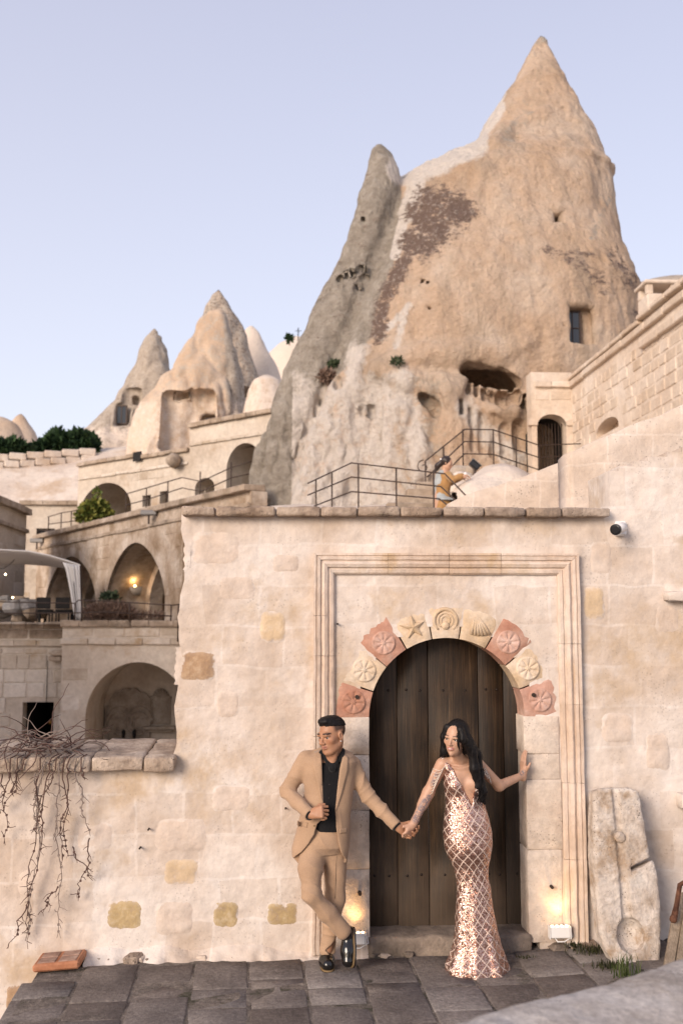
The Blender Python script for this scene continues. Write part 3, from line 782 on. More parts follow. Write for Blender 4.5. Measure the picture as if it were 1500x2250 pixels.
# ------------------------------------------------------------------ rock cones
def proj(P):
    d = P - np.array(CAM); c, s = math.cos(YAW), math.sin(YAW)
    x = d[:, 0] * c - d[:, 1] * s; y = d[:, 0] * s + d[:, 1] * c; z = d[:, 2]
    cp, sp = math.cos(PITCH), math.sin(PITCH); fw = y * cp + z * sp; up = -y * sp + z * cp
    return 750 + F * x / fw, 1125 - F * up / fw
def rock_mat(name, base, grey, white, dark, scale=0.5, bump=1.0):
    m, nt, b = newmat(name)
    pos = nd(nt, 'NewGeometry').outputs[0]
    def N(sc, det=7, r=0.62, st=None):
        p = nd(nt, 'Mapping', {0: pos, 3: st}).outputs[0] if st else pos
        return nd(nt, 'TexNoise', {0: p, 'Scale': sc, 'Detail': det, 'Roughness': r}).outputs[0]
    def mask(attr, n, gain, lo=0.44, hi=0.56):
        a = nd(nt, 'Attribute', attribute_name=attr).outputs['Fac']
        q = math_(nt, 'ADD', a, math_(nt, 'MULTIPLY', math_(nt, 'SUBTRACT', n, 0.5), gain)); return ramp(nt, q, [(lo, 0.0), (hi, 1.0)])
    n1 = N(scale); streak = N(1.3, 6, 0.65, (1.0, 1.0, 0.22)); fine = N(9, 7, 0.75); n3 = N(2.6, 8, 0.7)
    col = ramp(nt, n1, [(0.34, base[0]), (0.5, base[1]), (0.66, base[2])])
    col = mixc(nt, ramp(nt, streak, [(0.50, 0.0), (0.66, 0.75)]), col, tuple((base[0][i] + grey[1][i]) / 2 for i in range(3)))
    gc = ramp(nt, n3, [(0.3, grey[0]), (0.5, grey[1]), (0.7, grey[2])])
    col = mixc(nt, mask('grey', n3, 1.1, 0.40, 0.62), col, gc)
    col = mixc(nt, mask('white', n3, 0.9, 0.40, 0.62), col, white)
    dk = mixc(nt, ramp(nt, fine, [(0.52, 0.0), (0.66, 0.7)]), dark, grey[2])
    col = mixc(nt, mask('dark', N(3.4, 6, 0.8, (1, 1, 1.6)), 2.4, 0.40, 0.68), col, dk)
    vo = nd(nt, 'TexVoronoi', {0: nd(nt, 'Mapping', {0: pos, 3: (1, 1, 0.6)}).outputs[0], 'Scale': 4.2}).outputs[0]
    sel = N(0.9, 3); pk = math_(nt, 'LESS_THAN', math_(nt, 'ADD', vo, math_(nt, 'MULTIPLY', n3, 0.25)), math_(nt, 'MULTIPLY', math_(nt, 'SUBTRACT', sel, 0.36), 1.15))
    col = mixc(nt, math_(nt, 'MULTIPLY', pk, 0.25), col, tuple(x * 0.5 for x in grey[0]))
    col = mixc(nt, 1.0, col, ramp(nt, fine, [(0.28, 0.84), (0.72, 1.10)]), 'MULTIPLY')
    nt.links.new(col, b.inputs['Base Color'])
    hh = math_(nt, 'ADD', math_(nt, 'SUBTRACT', math_(nt, 'MULTIPLY', n3, 1.6), math_(nt, 'MULTIPLY', pk, 0.2)), math_(nt, 'ADD', math_(nt, 'MULTIPLY', fine, 0.5), math_(nt, 'MULTIPLY', streak, 0.9)))
    nt.links.new(nd(nt, 'Bump', {'Strength': bump, 'Distance': 0.17, 'Height': hh}).outputs[0], b.inputs['Normal'])
    b.inputs['Roughness'].default_value = 0.95; b.inputs['Specular IOR Level'].default_value = 0.1
    return m
m_rock = rock_mat('warm_tuff', [(0.52, 0.365, 0.245), (0.61, 0.45, 0.325), (0.66, 0.53, 0.415)], [(0.25, 0.215, 0.175), (0.37, 0.325, 0.27), (0.50, 0.445, 0.38)],
                  (0.70, 0.63, 0.56), (0.19, 0.135, 0.11), bump=1.0)
m_rock2 = rock_mat('far_tuff', [(0.46, 0.33, 0.23), (0.55, 0.42, 0.31), (0.61, 0.49, 0.38)], [(0.30, 0.25, 0.20), (0.39, 0.33, 0.27), (0.48, 0.42, 0.35)],
                   (0.66, 0.56, 0.47), (0.10, 0.07, 0.055), scale=0.3, bump=0.5)
m_pale = stone('pale_tuff', [(0.52, 0.43, 0.36), (0.61, 0.52, 0.44), (0.66, 0.58, 0.50)], scale=0.35, fine=3, var=0.12, bump=0.6, bscale=5, bdist=0.12, rand=0, stain=(0.45, 0.33, 0.23), stainscale=0.25)

def table(rows, Y, ):
    z = []; a = []; b = []
    for py, xl, xr in rows:
        Yq = Y(py) if callable(Y) else Y; L = at(xl, py, Yq); Q = at(xr, py, Yq); z.append((L.z + Q.z) / 2); a.append(L.x); b.append(Q.x)
    z, a, b = np.array(z), np.array(a), np.array(b); o = np.argsort(z); return z[o], a[o], b[o]
def loft(G, rows, Y, depth, p=2.2, k=0.25, skew=0.0, Yt=None):
    """union a body whose silhouette follows rows; depth = half depth as a share of half width (lo, hi) clipped"""
    z, a, b = table(rows, Yt or Y); ztop = z.max()
    def f(X, Yg, Z):
        A = np.interp(Z, z, a); B = np.interp(Z, z, b); w = np.maximum((B - A) / 2, 0.03); c = (A + B) / 2
        dd = np.clip(w * depth[0], 0.03, depth[1]); yc = Y + skew * (X - c)
        q = (np.abs((X - c) / w) ** p + np.abs((Yg - yc) / dd) ** p) ** (1 / p)
        return (q - 1) * np.minimum(w, dd) + np.maximum(0, Z - ztop) * 2
    G.fn(f, lo=(a.min() - 1, Y - depth[1] - 1.6, z.min()), hi=(b.max() + 1, Y + depth[1] + 1.6, ztop + 0.5), k=k)
def hit(G, px, py, y0, y1):
    d = ray(px, py)
    for Yq in np.arange(y0, y1, G.h * 0.5):
        p = CAM + d * (Yq / d.y); i = np.round((np.array(p) - G.lo) / G.h).astype(int)
        if (i < 0).any() or (i >= G.n).any(): continue
        if G.V[tuple(i)] < 0: return p
    return at(px, py, (y0 + y1) / 2)
def seg_mask(px, py, segs, noise=None):
    m = np.zeros(len(px))
    for (x0, y0, x1, y1, r) in segs:
        dx, dy = x1 - x0, y1 - y0; t = np.clip(((px - x0) * dx + (py - y0) * dy) / max(1e-6, dx * dx + dy * dy), 0, 1)
        d = np.hypot(px - x0 - t * dx, py - y0 - t * dy); m = np.maximum(m, np.clip(1.25 - d / r, 0, 1))
    return m
def poly_side(px, py, line):
    """> 0 left of a polyline given by increasing y"""
    ys = [q[1] for q in line]; xs = [q[0] for q in line]; return np.interp(py, ys, xs) - px
def rock_obj(name, G, mat, parent, disp, seed=0, wfn=None):
    v, f = G.mesh(); n = vnormals(v, f); st = 0
    for amp, sc, o, stz, *rg in disp:
        q = v * np.array([sc, sc, sc * stz]); r = fbm(q, o, seed + st); st += 31
        if rg: r = np.clip(1 - np.abs(r) * 3.2, 0, 1) ** 2 - 0.15        # sharp creases
        if wfn is not None and rg: r = r * wfn(v)
        v = v + n * (amp * r)[:, None]
    ob = mk(name, v, f, mat, parent, smooth=True); return ob, v

# --- the great cone
cone = thing('rock_cone', at(1000, 1100, 29)[:], 'huge tan pointed rock cone with carved windows, rising behind the gateway', 'rock')
G = Grid((at(520, 1000, 31).x - 0.6, 22.8, 2.5), (at(1470, 1000, 31).x + 0.5, 36.2, at(1190, 70, 31).z + 0.6), 0.064)
loft(G, [(76, 1188, 1192), (92, 1175, 1203), (120, 1158, 1216), (165, 1130, 1238), (215, 1098, 1264), (262, 1072, 1288), (288, 1058, 1303), (305, 1047, 1311), (323, 1026, 1320), (346, 986, 1330), (371, 930, 1342),
         (380, 914, 1349), (385, 906, 1343), (405, 872, 1346), (428, 848, 1348), (450, 832, 1349), (470, 822, 1350), (530, 792, 1362), (600, 762, 1386), (645, 745, 1408), (740, 705, 1410), (900, 650, 1425), (1100, 590, 1440), (1300, 560, 1450)], 31, (0.92, 4.6), p=3.0, Yt=lambda y: np.interp(y, [78, 300, 420, 740], [30.9, 30.2, 29.6, 29.2]))
loft(G, [(320, 832, 841), (334, 821, 854), (360, 811, 872), (400, 799, 888), (450, 783, 898), (530, 756, 892), (600, 728, 876), (680, 692, 850), (740, 664, 826), (800, 634, 806), (900, 586, 770), (1000, 557, 735), (1100, 538, 716), (1300, 520, 700)], 28.6, (0.95, 2.6), p=1.5, k=0.16, skew=0.45)
def bump_at(pts, r, k=0.25, push=0.0, y0=22.9, y1=34):
    P = [hit(G, x, y, y0, y1) + Vector((0, push, 0)) for x, y in pts]
    for i in range(len(P) - 1): G.cap(P[i], P[i + 1], r if not isinstance(r, list) else r[i], r if not isinstance(r, list) else r[i + 1], k)
bump_at([(1190, 250), (1110, 285), (1080, 320)], 0.22, 0.3, 0.1)                        # shoulder ledge under the tip
bump_at([(795, 770), (770, 860), (735, 960), (705, 1100), (700, 1190)], [0.35, 0.5, 0.6, 0.75, 0.9], 0.35, 0.25)   # pale buttress
bump_at([(860, 800), (905, 1000), (900, 1150)], [0.35, 0.5, 0.6], 0.4, 0.3)
bump_at([(835, 812), (900, 838), (960, 845), (1005, 850)], 0.34, 0.15, 0.1)               # bench
bump_at([(985, 860), (1000, 960), (1005, 1080)], [0.3, 0.35, 0.5], 0.3, 0.15)
bump_at([(870, 790), (930, 775), (1000, 780), (1050, 772), (1100, 775), (1150, 755)], 0.30, 0.2, 0.12)     # overhanging lip
bump_at([(1090, 905), (1130, 908)], 0.26, 0.12, -0.05)
bump_at([(1175, 870), (1180, 1000)], 0.25, 0.2, 0.1)
HOLES = {}
for nm, x, y in (('w1', 1275, 712), ('w2', 1222, 478), ('h1', 928, 617), ('h2', 940, 620), ('h3', 943, 678), ('h4', 949, 680), ('h5', 1239, 717)): HOLES[nm] = hit(G, x, y, 22.9, 34)
p = hit(G, 1075, 826, 22.9, 34)
Mt = [(math.cos(R(12)), 0, -math.sin(R(12))), (0, 1, 0), (math.sin(R(12)), 0, math.cos(R(12)))]
G.ell(p + Vector((0, 0.25, 0)), (0.86, 2.6, 0.30), 0.06, 's', Mt); G.ell(p + Vector((0, 1.6, -.1)), (1.2, 1.2, 0.7), 0.08, 's', Mt)
G.ell(p + Vector((-0.4, 0.0, 0.22)), (0.42, 0.9, 0.20), 0.08, 's', Mt)
for x0, y0, x1, y1, r in [(1029, 842, 1029, 858, .075), (1046, 850, 1046, 868, .08), (1063, 858, 1063, 876, .085), (1081, 864, 1081, 882, .09), (1103, 872, 1103, 884, .17), (1128, 866, 1128, 876, .14), (1156, 872, 1155, 892, .06), (1169, 878, 1168, 897, .06),
                          (1032, 900, 1036, 985, .09), (1058, 912, 1060, 990, .11), (1083, 915, 1086, 995, .12), (1108, 940, 1110, 1000, .11), (1140, 935, 1144, 985, .13), (1012, 880, 1014, 905, .08),
                          (795, 895, 797, 908, .06), (812, 895, 813, 908, .06), (703, 880, 703, 890, .05), (741, 830, 745, 850, .1), (930, 872, 950, 900, .16)]:
    a = hit(G, x0, y0, 22.9, 34); b = hit(G, x1, y1, 22.9, 34); 
    for dd_ in ((0.0, 0.1, 0.22) if y0 < 900 else (0.04,)): G.cap(a + Vector((0, dd_, 0)), b + Vector((0, dd_, 0)), r * 1.12, r * 1.12, 0.03, 's')
for nm in ('h1', 'h2', 'h3', 'h4', 'h5'): G.cap(HOLES[nm] + Vector((0, -.3, .08)), HOLES[nm] + Vector((0, 0.5, -.04)), 0.05, 0.05, 0.02, 's')
for x, y, r in [(795, 482, .07), (758, 605, .06), (742, 612, .08), (770, 600, .05), (720, 640, .05), (790, 590, .05), (797, 612, .05), (780, 632, .05), (700, 660, .05), (1270, 400, .05), (1135, 300, .06), (1047, 308, .05)]:
    q = hit(G, x, y, 22.9, 34); G.cap(q, q + Vector((.1, .15, .08)), r, r * .7, 0.03, 's')
# rough hewn window recesses
q = HOLES['w1']; G.box(q + Vector((0.06, 0.0, 0.02)), (0.40, 0.50, 0.56), 0.05, 's')
q = HOLES['w2']; G.box(q + Vector((0.03, 0.0, 0.0)), (0.20, 0.9, 0.24), 0.02, 's')
# horizontal crack by the right-hand outline
q = hit(G, 1338, 382, 22.9, 36); G.cap(q + Vector((-.2, -.2, 0)), q + Vector((.6, .3, -.03)), 0.04, 0.07, 0.04, 's')
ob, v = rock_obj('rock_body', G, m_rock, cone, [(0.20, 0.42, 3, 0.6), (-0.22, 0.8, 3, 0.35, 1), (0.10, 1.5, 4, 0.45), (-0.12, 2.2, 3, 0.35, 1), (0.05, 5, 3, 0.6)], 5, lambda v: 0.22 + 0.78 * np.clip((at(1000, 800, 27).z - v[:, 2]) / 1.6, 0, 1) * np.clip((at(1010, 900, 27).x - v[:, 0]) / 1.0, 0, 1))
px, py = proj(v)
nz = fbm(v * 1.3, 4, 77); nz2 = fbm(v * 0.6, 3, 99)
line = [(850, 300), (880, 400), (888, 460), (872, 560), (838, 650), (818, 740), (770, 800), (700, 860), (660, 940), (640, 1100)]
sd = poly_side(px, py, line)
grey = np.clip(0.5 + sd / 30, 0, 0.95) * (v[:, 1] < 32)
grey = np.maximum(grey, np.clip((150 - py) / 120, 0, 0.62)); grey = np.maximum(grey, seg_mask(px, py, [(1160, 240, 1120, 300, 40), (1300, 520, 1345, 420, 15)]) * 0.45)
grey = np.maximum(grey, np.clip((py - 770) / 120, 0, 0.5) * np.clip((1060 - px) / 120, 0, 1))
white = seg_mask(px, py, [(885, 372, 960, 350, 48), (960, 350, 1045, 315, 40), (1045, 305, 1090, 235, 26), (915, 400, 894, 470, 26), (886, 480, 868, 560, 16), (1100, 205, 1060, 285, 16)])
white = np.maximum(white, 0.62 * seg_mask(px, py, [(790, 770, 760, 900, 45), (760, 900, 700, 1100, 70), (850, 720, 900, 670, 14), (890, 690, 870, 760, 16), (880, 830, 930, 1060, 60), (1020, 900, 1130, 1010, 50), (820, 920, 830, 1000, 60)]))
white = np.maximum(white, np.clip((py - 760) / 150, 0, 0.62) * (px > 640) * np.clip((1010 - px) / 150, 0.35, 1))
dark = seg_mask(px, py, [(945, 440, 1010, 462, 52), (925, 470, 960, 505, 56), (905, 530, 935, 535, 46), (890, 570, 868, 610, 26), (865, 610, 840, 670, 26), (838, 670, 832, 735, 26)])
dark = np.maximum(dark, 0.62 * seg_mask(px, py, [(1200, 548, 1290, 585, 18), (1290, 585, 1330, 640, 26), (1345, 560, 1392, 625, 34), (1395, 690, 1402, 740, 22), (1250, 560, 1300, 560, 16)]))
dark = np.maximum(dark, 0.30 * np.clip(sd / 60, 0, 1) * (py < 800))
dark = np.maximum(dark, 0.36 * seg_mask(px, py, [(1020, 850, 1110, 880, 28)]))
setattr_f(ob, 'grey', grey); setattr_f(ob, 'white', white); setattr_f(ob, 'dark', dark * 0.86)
GCONE = G
# windows set into the rock
m_darkwood = plain('dark_window_wood', (0.045, 0.025, 0.016), 0.6, var=0.3)
m_pane = plain('window_glass', (0.02, 0.02, 0.022), 0.08, spec=0.8)
def framed_window(parent, c, w, h, nx=1, nz=2, mat=None, bar=0.04):
    fr = MB(); x, y, z = c
    fr.box((x - w, y - .04, z - h), (x - w + bar, y + .04, z + h)).box((x + w - bar, y - .04, z - h), (x + w, y + .04, z + h))
    fr.box((x - w + bar, y - .04, z + h - bar), (x + w - bar, y + .04, z + h)).box((x - w + bar, y - .04, z - h), (x + w - bar, y + .04, z - h + bar))
    for i in range(1, nx): xx = x - w + 2 * w * i / nx; fr.box((xx - bar / 3, y - .03, z - h + bar), (xx + bar / 3, y + .03, z + h - bar))
    for i in range(1, nz): zz = z - h + 2 * h * i / nz; fr.box((x - w + bar, y - .03, zz - bar / 3), (x + w - bar, y + .03, zz + bar / 3))
    f_ = fr.build('window', mat or m_darkwood, parent)
    MB().box((x - w + .01, y + .0, z - h + .01), (x + w - .01, y + .012, z + h - .01)).build('pane', m_pane, f_)
q = HOLES['w1']; framed_window(cone, (q.x - 0.12, q.y + 0.40, q.z - 0.0), 0.24, 0.50, 2, 2)
q = HOLES['w2']; framed_window(cone, (q.x + 0.02, q.y + 0.6, q.z - 0.02), 0.15, 0.15, 2, 1)

# --- smaller cones and mounds far left
def far_cone(name, label, rows, Y, depth, disp, gmask=None, wmask=None, dmask=None, h=0.14, p=2.1, carve=None, mat=None, group='small rock cones on the hillside', cat='rock'):
    z, a, b = table(rows, Y)
    t = thing(name, ((a[0] + b[0]) / 2, Y, z.min()), label, cat, group)
    Gc = Grid((a.min() - 0.8, Y - depth[1] - 1.2, z.min() - 0.1), (b.max() + 0.8, Y + depth[1] + 1.2, z.max() + 0.6), h)
    loft(Gc, rows, Y, depth, p)
    if carve: carve(Gc)
    ob, v = rock_obj('rock_body', Gc, mat or m_rock2, t, disp, int(Y * 7) % 91)
    px, py = proj(v)
    for nm, fn_ in (('grey', gmask), ('white', wmask), ('dark', dmask)): setattr_f(ob, nm, fn_(px, py) if fn_ else np.zeros(len(v)))
    return t, Gc
DS = [(0.40, 0.25, 3, 0.6), (-0.30, 0.5, 3, 0.45, 1), (0.2, 0.9, 4, 0.6)]
def carveA(Gc):
    global QA, QA2
    QA = hit(Gc, 267, 907, 50, 80); Gc.box(QA, (0.42, 0.9, 0.75), 0.05, 's'); QA2 = hit(Gc, 288, 868, 50, 80); Gc.box(QA2, (0.55, 0.5, 0.45), 0.15, 's')
    q = hit(Gc, 300, 880, 50, 80); Gc.box(q, (0.2, 0.7, 0.3), 0.05, 's')
tA, _ = far_cone('rock_cone', 'grey rounded rock cone with a square carved window, left of the tan cone', [(729, 330, 342), (740, 314, 354), (765, 301, 364), (800, 288, 372), (850, 266, 380), (900, 236, 390), (940, 196, 395), (985, 140, 400), (1060, 90, 410)], 64, (0.8, 4.5), DS,
                 lambda x, y: np.full(len(x), 0.85), dmask=lambda x, y: 0.25 * np.ones(len(x)), wmask=lambda x, y: np.clip((y - 900) / 80, 0, 0.6), carve=carveA)
framed_window(tA, (QA.x - 0.1, QA.y + 0.6, QA.z), 0.36, 0.62, 2, 1, bar=0.09)
def carveB(Gc):
    global QB
    q = hit(Gc, 410, 905, 44, 70); QB = q; z0, z1 = at(410, 985, q.y).z, at(410, 856, q.y).z; x0, x1 = at(354, 900, q.y).x, at(468, 900, q.y).x
    Gc.box(((x0 + x1) / 2, q.y - 0.50, (z0 + z1) / 2), ((x1 - x0) / 2, 1.4, (z1 - z0) / 2), 0.06, 's')
    for x in (388, 396, 404): w_ = at(x, 862, q.y); Gc.box((w_.x, q.y + .9, w_.z), (0.09, .5, .10), 0.02, 's')
    w_ = at(459, 924, q.y + .9); Gc.box((w_.x, q.y + .9, w_.z), (0.26, 1.0, .26), 0.04, 's')
    QB = w_
tB, _ = far_cone('rock_cone', 'tan bell-shaped rock cone with a squared carved facade, right of the grey cone', [(674, 470, 480), (682, 452, 498), (700, 438, 510), (730, 418, 521), (770, 398, 530), (810, 372, 537), (850, 340, 540), (890, 312, 542), (930, 296, 543), (985, 282, 545), (1060, 270, 548)], 57, (0.85, 4.8), DS,
                 lambda x, y: np.maximum(0.42, np.clip((x - 480 - (y - 700) * 0.05) / 20, 0, 0.9)), dmask=lambda x, y: 0.35 * np.clip((x - 488) / 20, 0, 1), wmask=lambda x, y: np.maximum(0.5 * np.clip((690 - y) / 20, 0, 1), np.clip((y - 870) / 30, 0, 0.5)), carve=carveB, p=2.4)  # right flank painted greyer and darker, imitating its shaded side
framed_window(tB, (QB.x, QB.y + 0.4, QB.z), 0.24, 0.24, 2, 1, bar=0.05)
far_cone('rock_cone', 'brown craggy rock spire standing behind the tan bell-shaped cone', [(628, 476, 484), (640, 463, 494), (660, 453, 505), (690, 442, 522), (720, 430, 535), (760, 415, 545), (860, 380, 570)], 72, (0.8, 5), [(0.5, 0.3, 3, 0.7), (0.3, 0.8, 4, 0.8)], lambda x, y: np.full(len(x), 0.6), dmask=lambda x, y: 0.4 * np.ones(len(x)), h=0.2)
far_cone('rock_cone', 'pale pink smooth rock cone right of the brown spire', [(711, 549, 557), (725, 534, 570), (760, 520, 590), (800, 505, 612), (840, 490, 625), (900, 470, 650), (980, 450, 700)], 78, (0.8, 6), [(0.6, 0.2, 3, 0.35), (0.3, 0.6, 3, 0.3)], None, lambda x, y: np.full(len(x), 0.72), h=0.22)
far_cone('rock_mound', 'small pale rounded rock mound beside the great cone', [(829, 570, 600), (838, 556, 615), (860, 546, 625), (900, 538, 640), (960, 530, 660)], 54, (0.9, 3), [(0.2, 0.4, 3, 1)], None, lambda x, y: np.full(len(x), 0.6), h=0.14, group='pale mounds')
far_cone('rock_mound', 'long pale ridge on the skyline left of the great cone', [(738, 640, 668), (752, 615, 700), (775, 590, 740), (800, 570, 760), (860, 520, 800), (960, 500, 850)], 96, (0.6, 8), [(0.6, 0.15, 3, 0.5), (0.3, 0.5, 3, 0.4)], None, lambda x, y: np.full(len(x), 0.75), h=0.3, group='pale mounds')
far_cone('rock_cone', 'distant pinkish rock peak at the far left edge', [(908, 43, 47), (925, 30, 58), (950, 8, 74), (975, -30, 84), (1040, -110, 130)], 95, (0.8, 8), [(0.6, 0.2, 3, 0.5), (0.25, 0.7, 3, 0.6)], lambda x, y: np.full(len(x), 0.3), lambda x, y: np.full(len(x), 0.35), h=0.3)
far_cone('rock_cone', 'lower tan rock hump at the left edge of the frame', [(925, -20, 15), (940, -50, 40), (990, -120, 62), (1040, -200, 90)], 88, (0.8, 8), [(0.5, 0.2, 3, 0.5)], lambda x, y: np.full(len(x), 0.3), None, h=0.3)
far_cone('rock_mound', 'brown grassy hill behind the right-hand building chimney', [(612, 1490, 1640), (622, 1440, 1700), (640, 1380, 1760), (760, 1200, 1900)], 70, (0.5, 10), [(0.5, 0.2, 3, 0.5)], lambda x, y: np.full(len(x), 0.7), None, lambda x, y: np.full(len(x), 0.3), h=0.35, group='brown hill', cat='hill')

# broad outcrop added outside the frame, on the left, to shade the lower houses
oc = thing('shade_outcrop', (-18.5, 14, -6.8), 'broad tan rock outcrop added out of frame to shade the lower houses', 'rock')
Go = Grid((-30, 3, -7), (-8, 26, 14), 0.3); Go.ell((-19, 14.5, 1), (6.2, 7.0, 10.2), .5); Go.ell((-18.5, 15, -5), (8.5, 9.5, 7), 2.0); Go.ell((-16.5, 19, 0), (4.6, 4.6, 8.2), 1.0); Go.ell((-21, 9.5, -1), (5, 5, 7.5), 1.0)
ob, v = rock_obj('rock_body', Go, m_rock2, oc, [(0.6, 0.2, 3, 0.6), (-0.4, 0.5, 3, 0.4, 1), (0.25, 0.9, 3, 0.6)], 44)
for nm, val in (('grey', .5), ('white', .2), ('dark', .15)): setattr_f(ob, nm, np.full(len(v), val))
# ------------------------------------------------------------------ terrain
def sst(t): t = np.clip(t, 0, 1); return t * t * (3 - 2 * t)
def terrain():
    xs = np.concatenate([np.linspace(-400, -70, 14), np.linspace(-65, 45, 150), np.linspace(50, 400, 14)]); ys = np.concatenate([np.linspace(8, 34, 20), np.linspace(34.5, 110, 110), np.linspace(115, 700, 18)])
    X, Y = np.meshgrid(xs, ys, indexing='ij')
    z = -6.6 + 7.0 * sst((Y - 33) / 6)
    up = 12.0 * sst((Y - 41) / 19) + 2.2 * sst((Y - 62) / 30) + 2.0 * sst((Y - 90) / 60)
    z = z + up
    P = np.stack([X.ravel(), Y.ravel(), np.zeros(X.size)], 1)
    z = z.ravel() + (0.9 * fbm(P * 0.12, 4, 8) + 0.25 * fbm(P * 0.6, 3, 18)) * sst((P[:, 1] - 38) / 10)
    P[:, 2] = z; n = len(ys)
    f = [[i * n + j, (i + 1) * n + j, (i + 1) * n + j + 1, i * n + j + 1] for i in range(len(xs) - 1) for j in range(n - 1)]
    o = mk('hillside', P, f, m_pale, None, smooth=True); o['kind'] = 'structure'
terrain()
g = mk('ground', [(-1500, -900, -6.8), (1500, -900, -6.8), (1500, 2500, -6.8), (-1500, 2500, -6.8)], [[0, 1, 2, 3]], m_pale); g['kind'] = 'structure'
# terrace behind the gateway wall, rising to the foot of the great cone
def terrace():
    x0, x1 = X_EDGE + 0.25, 14.0; v = []; f = []; xs = np.linspace(x0, x1, 40); ys = np.linspace(WY + 0.5, 30, 50)
    for x in xs:
        for y in ys:
            z = 2.85 + 0.7 * sst((y - 12) / 5) + 1.6 * sst((y - 19) / 7) - 1.6 * sst((0.5 - x) / 3) * sst((y - 9) / 5) * 0 + 0.04 * math.sin(x * 3 + y * 2)
            v.append((x, y, z))
    n = len(ys)
    for i in range(len(xs) - 1):
        for j in range(n - 1): f.append([i * n + j, (i + 1) * n + j, (i + 1) * n + j + 1, i * n + j + 1])
    b = len(v)
    for y in ys: v.append((x0, y, -6.9))
    for j in range(n - 1): f.append([j, j + 1, b + j + 1, b + j])
    o = mk('terrace', v, f, m_pale, None, smooth=True); o['kind'] = 'structure'
terrace()
# ------------------------------------------------------------------ buildings
m_ash = stone('ashlar_stone', [(0.44, 0.365, 0.29), (0.53, 0.455, 0.375), (0.60, 0.53, 0.45)], scale=0.9, fine=8, var=0.14, bump=0.5, bscale=16, bdist=0.03, rand=0.14, stain=(0.36, 0.26, 0.16), stainscale=0.8)
m_ashw = stone('ashlar_wall', [(0.44, 0.365, 0.29), (0.53, 0.455, 0.375), (0.59, 0.525, 0.445)], scale=0.6, fine=6, var=0.15, bump=0.5, bscale=12, bdist=0.04, rand=0, stain=(0.35, 0.24, 0.15), stainscale=0.5)
m_ashold = stone('old_arcade_stone', [(0.32, 0.235, 0.165), (0.46, 0.37, 0.29), (0.57, 0.49, 0.41)], scale=0.8, fine=6, var=0.2, bump=0.6, bscale=12, bdist=0.04, rand=0.12, stain=(0.24, 0.17, 0.11), stainscale=0.7, stainlo=0.5)
m_warmash = stone('warm_ashlar', [(0.54, 0.425, 0.325), (0.60, 0.495, 0.395), (0.64, 0.55, 0.46)], scale=0.8, fine=9, var=0.12, bump=0.6, bscale=18, bdist=0.03, rand=0.10)
m_cop2 = stone('building_coping', [(0.27, 0.21, 0.155), (0.38, 0.30, 0.23), (0.47, 0.39, 0.31)], scale=1.5, fine=8, var=0.22, bump=0.6, bscale=20, bdist=0.03, rand=0.1, stain=(0.15, 0.12, 0.09), stainscale=1.2)
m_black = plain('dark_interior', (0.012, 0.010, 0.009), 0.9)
m_steel = plain('railing_steel', (0.055, 0.035, 0.026), 0.6, 0.3, var=0.3)

def inside(pt, loop):
    x, y = pt; c = False; n = len(loop)
    for i in range(n):
        x0, y0 = loop[i]; x1, y1 = loop[(i + 1) % n]
        if (y0 > y) != (y1 > y) and x < (x1 - x0) * (y - y0) / (y1 - y0) + x0: c = not c
    return c
def lay_blocks(pl, s0, s1, z0, z1, course, wid, mat, parent, holes=(), prou=0.02, prob=1.0, seed=1, top=None, margin=0.1, name='stone_block', o=0.0):
    rnd = random.Random(seed); z = z0; row = 0
    infl = []
    for h in holes:
        cx = sum(p[0] for p in h) / len(h); cz = sum(p[1] for p in h) / len(h)
        infl.append([(cx + (p[0] - cx) * (1 + margin / max(.2, abs(p[0] - cx) + .01)), cz + (p[1] - cz) * (1 + margin / max(.2, abs(p[1] - cz) + .01))) for p in h])
    while z < z1 - course * 0.4:
        h = course * rnd.uniform(0.85, 1.15); ze = min(z + h, z1); s = s0 - rnd.uniform(0, wid[1])
        while s < s1:
            w = rnd.uniform(*wid); a, b = max(s, s0), min(s + w, s1); s += w
            if b - a < wid[0] * 0.4 or rnd.random() > prob: continue
            if top and ze > top((a + b) / 2): continue
            pts = [(a + (b - a) * i / 4, z + (ze - z) * j / 4) for i in range(5) for j in range(5)]
            if any(inside(p, L) for p in pts for L in infl): continue
            if any(a < q[0] < b and z < q[1] < ze for L in infl for q in L): continue
            g_ = 0.012; hx, hz = (b - a) / 2 - g_, (ze - z) / 2 - g_
            v, f = chamfer_box(hx, 0.06, hz, 0.025, 0.012, rnd)
            cx, cz = (a + b) / 2, (z + ze) / 2; pr = prou * rnd.uniform(0.5, 1.3)
            mk(name, [pl.w(cx + p[0], o + pr - 0.06 - p[1], cz + p[2]) for p in v], [q[::-1] if pl.t.x * -pl.n.y < 0 else q for q in f], mat, parent)
        z = ze; row += 1
def run_stones(pl, s0, s1, z0f, hgt, o0, o1, mat, parent, name='coping_stone', n=6, seed=1):
    """a course of separate stones along the wall; z0f(s) gives its underside"""
    rnd = random.Random(seed); cuts = [0] + [(k + rnd.uniform(-.2, .2)) / n for k in range(1, n)] + [1]
    for k in range(n):
        a, b = s0 + (s1 - s0) * cuts[k] + .004, s0 + (s1 - s0) * cuts[k + 1] - .004
        z = z0f((a + b) / 2) + rnd.uniform(-.008, .008); v, f = chamfer_box((b - a) / 2, (o0 + o1) / 2, hgt / 2, 0.02, 0.01, rnd)
        mk(name, [pl.w((a + b) / 2 + p[0], (o0 - o1) / 2 - p[1], z + hgt / 2 + p[2]) for p in v], [q for q in f], mat, parent)
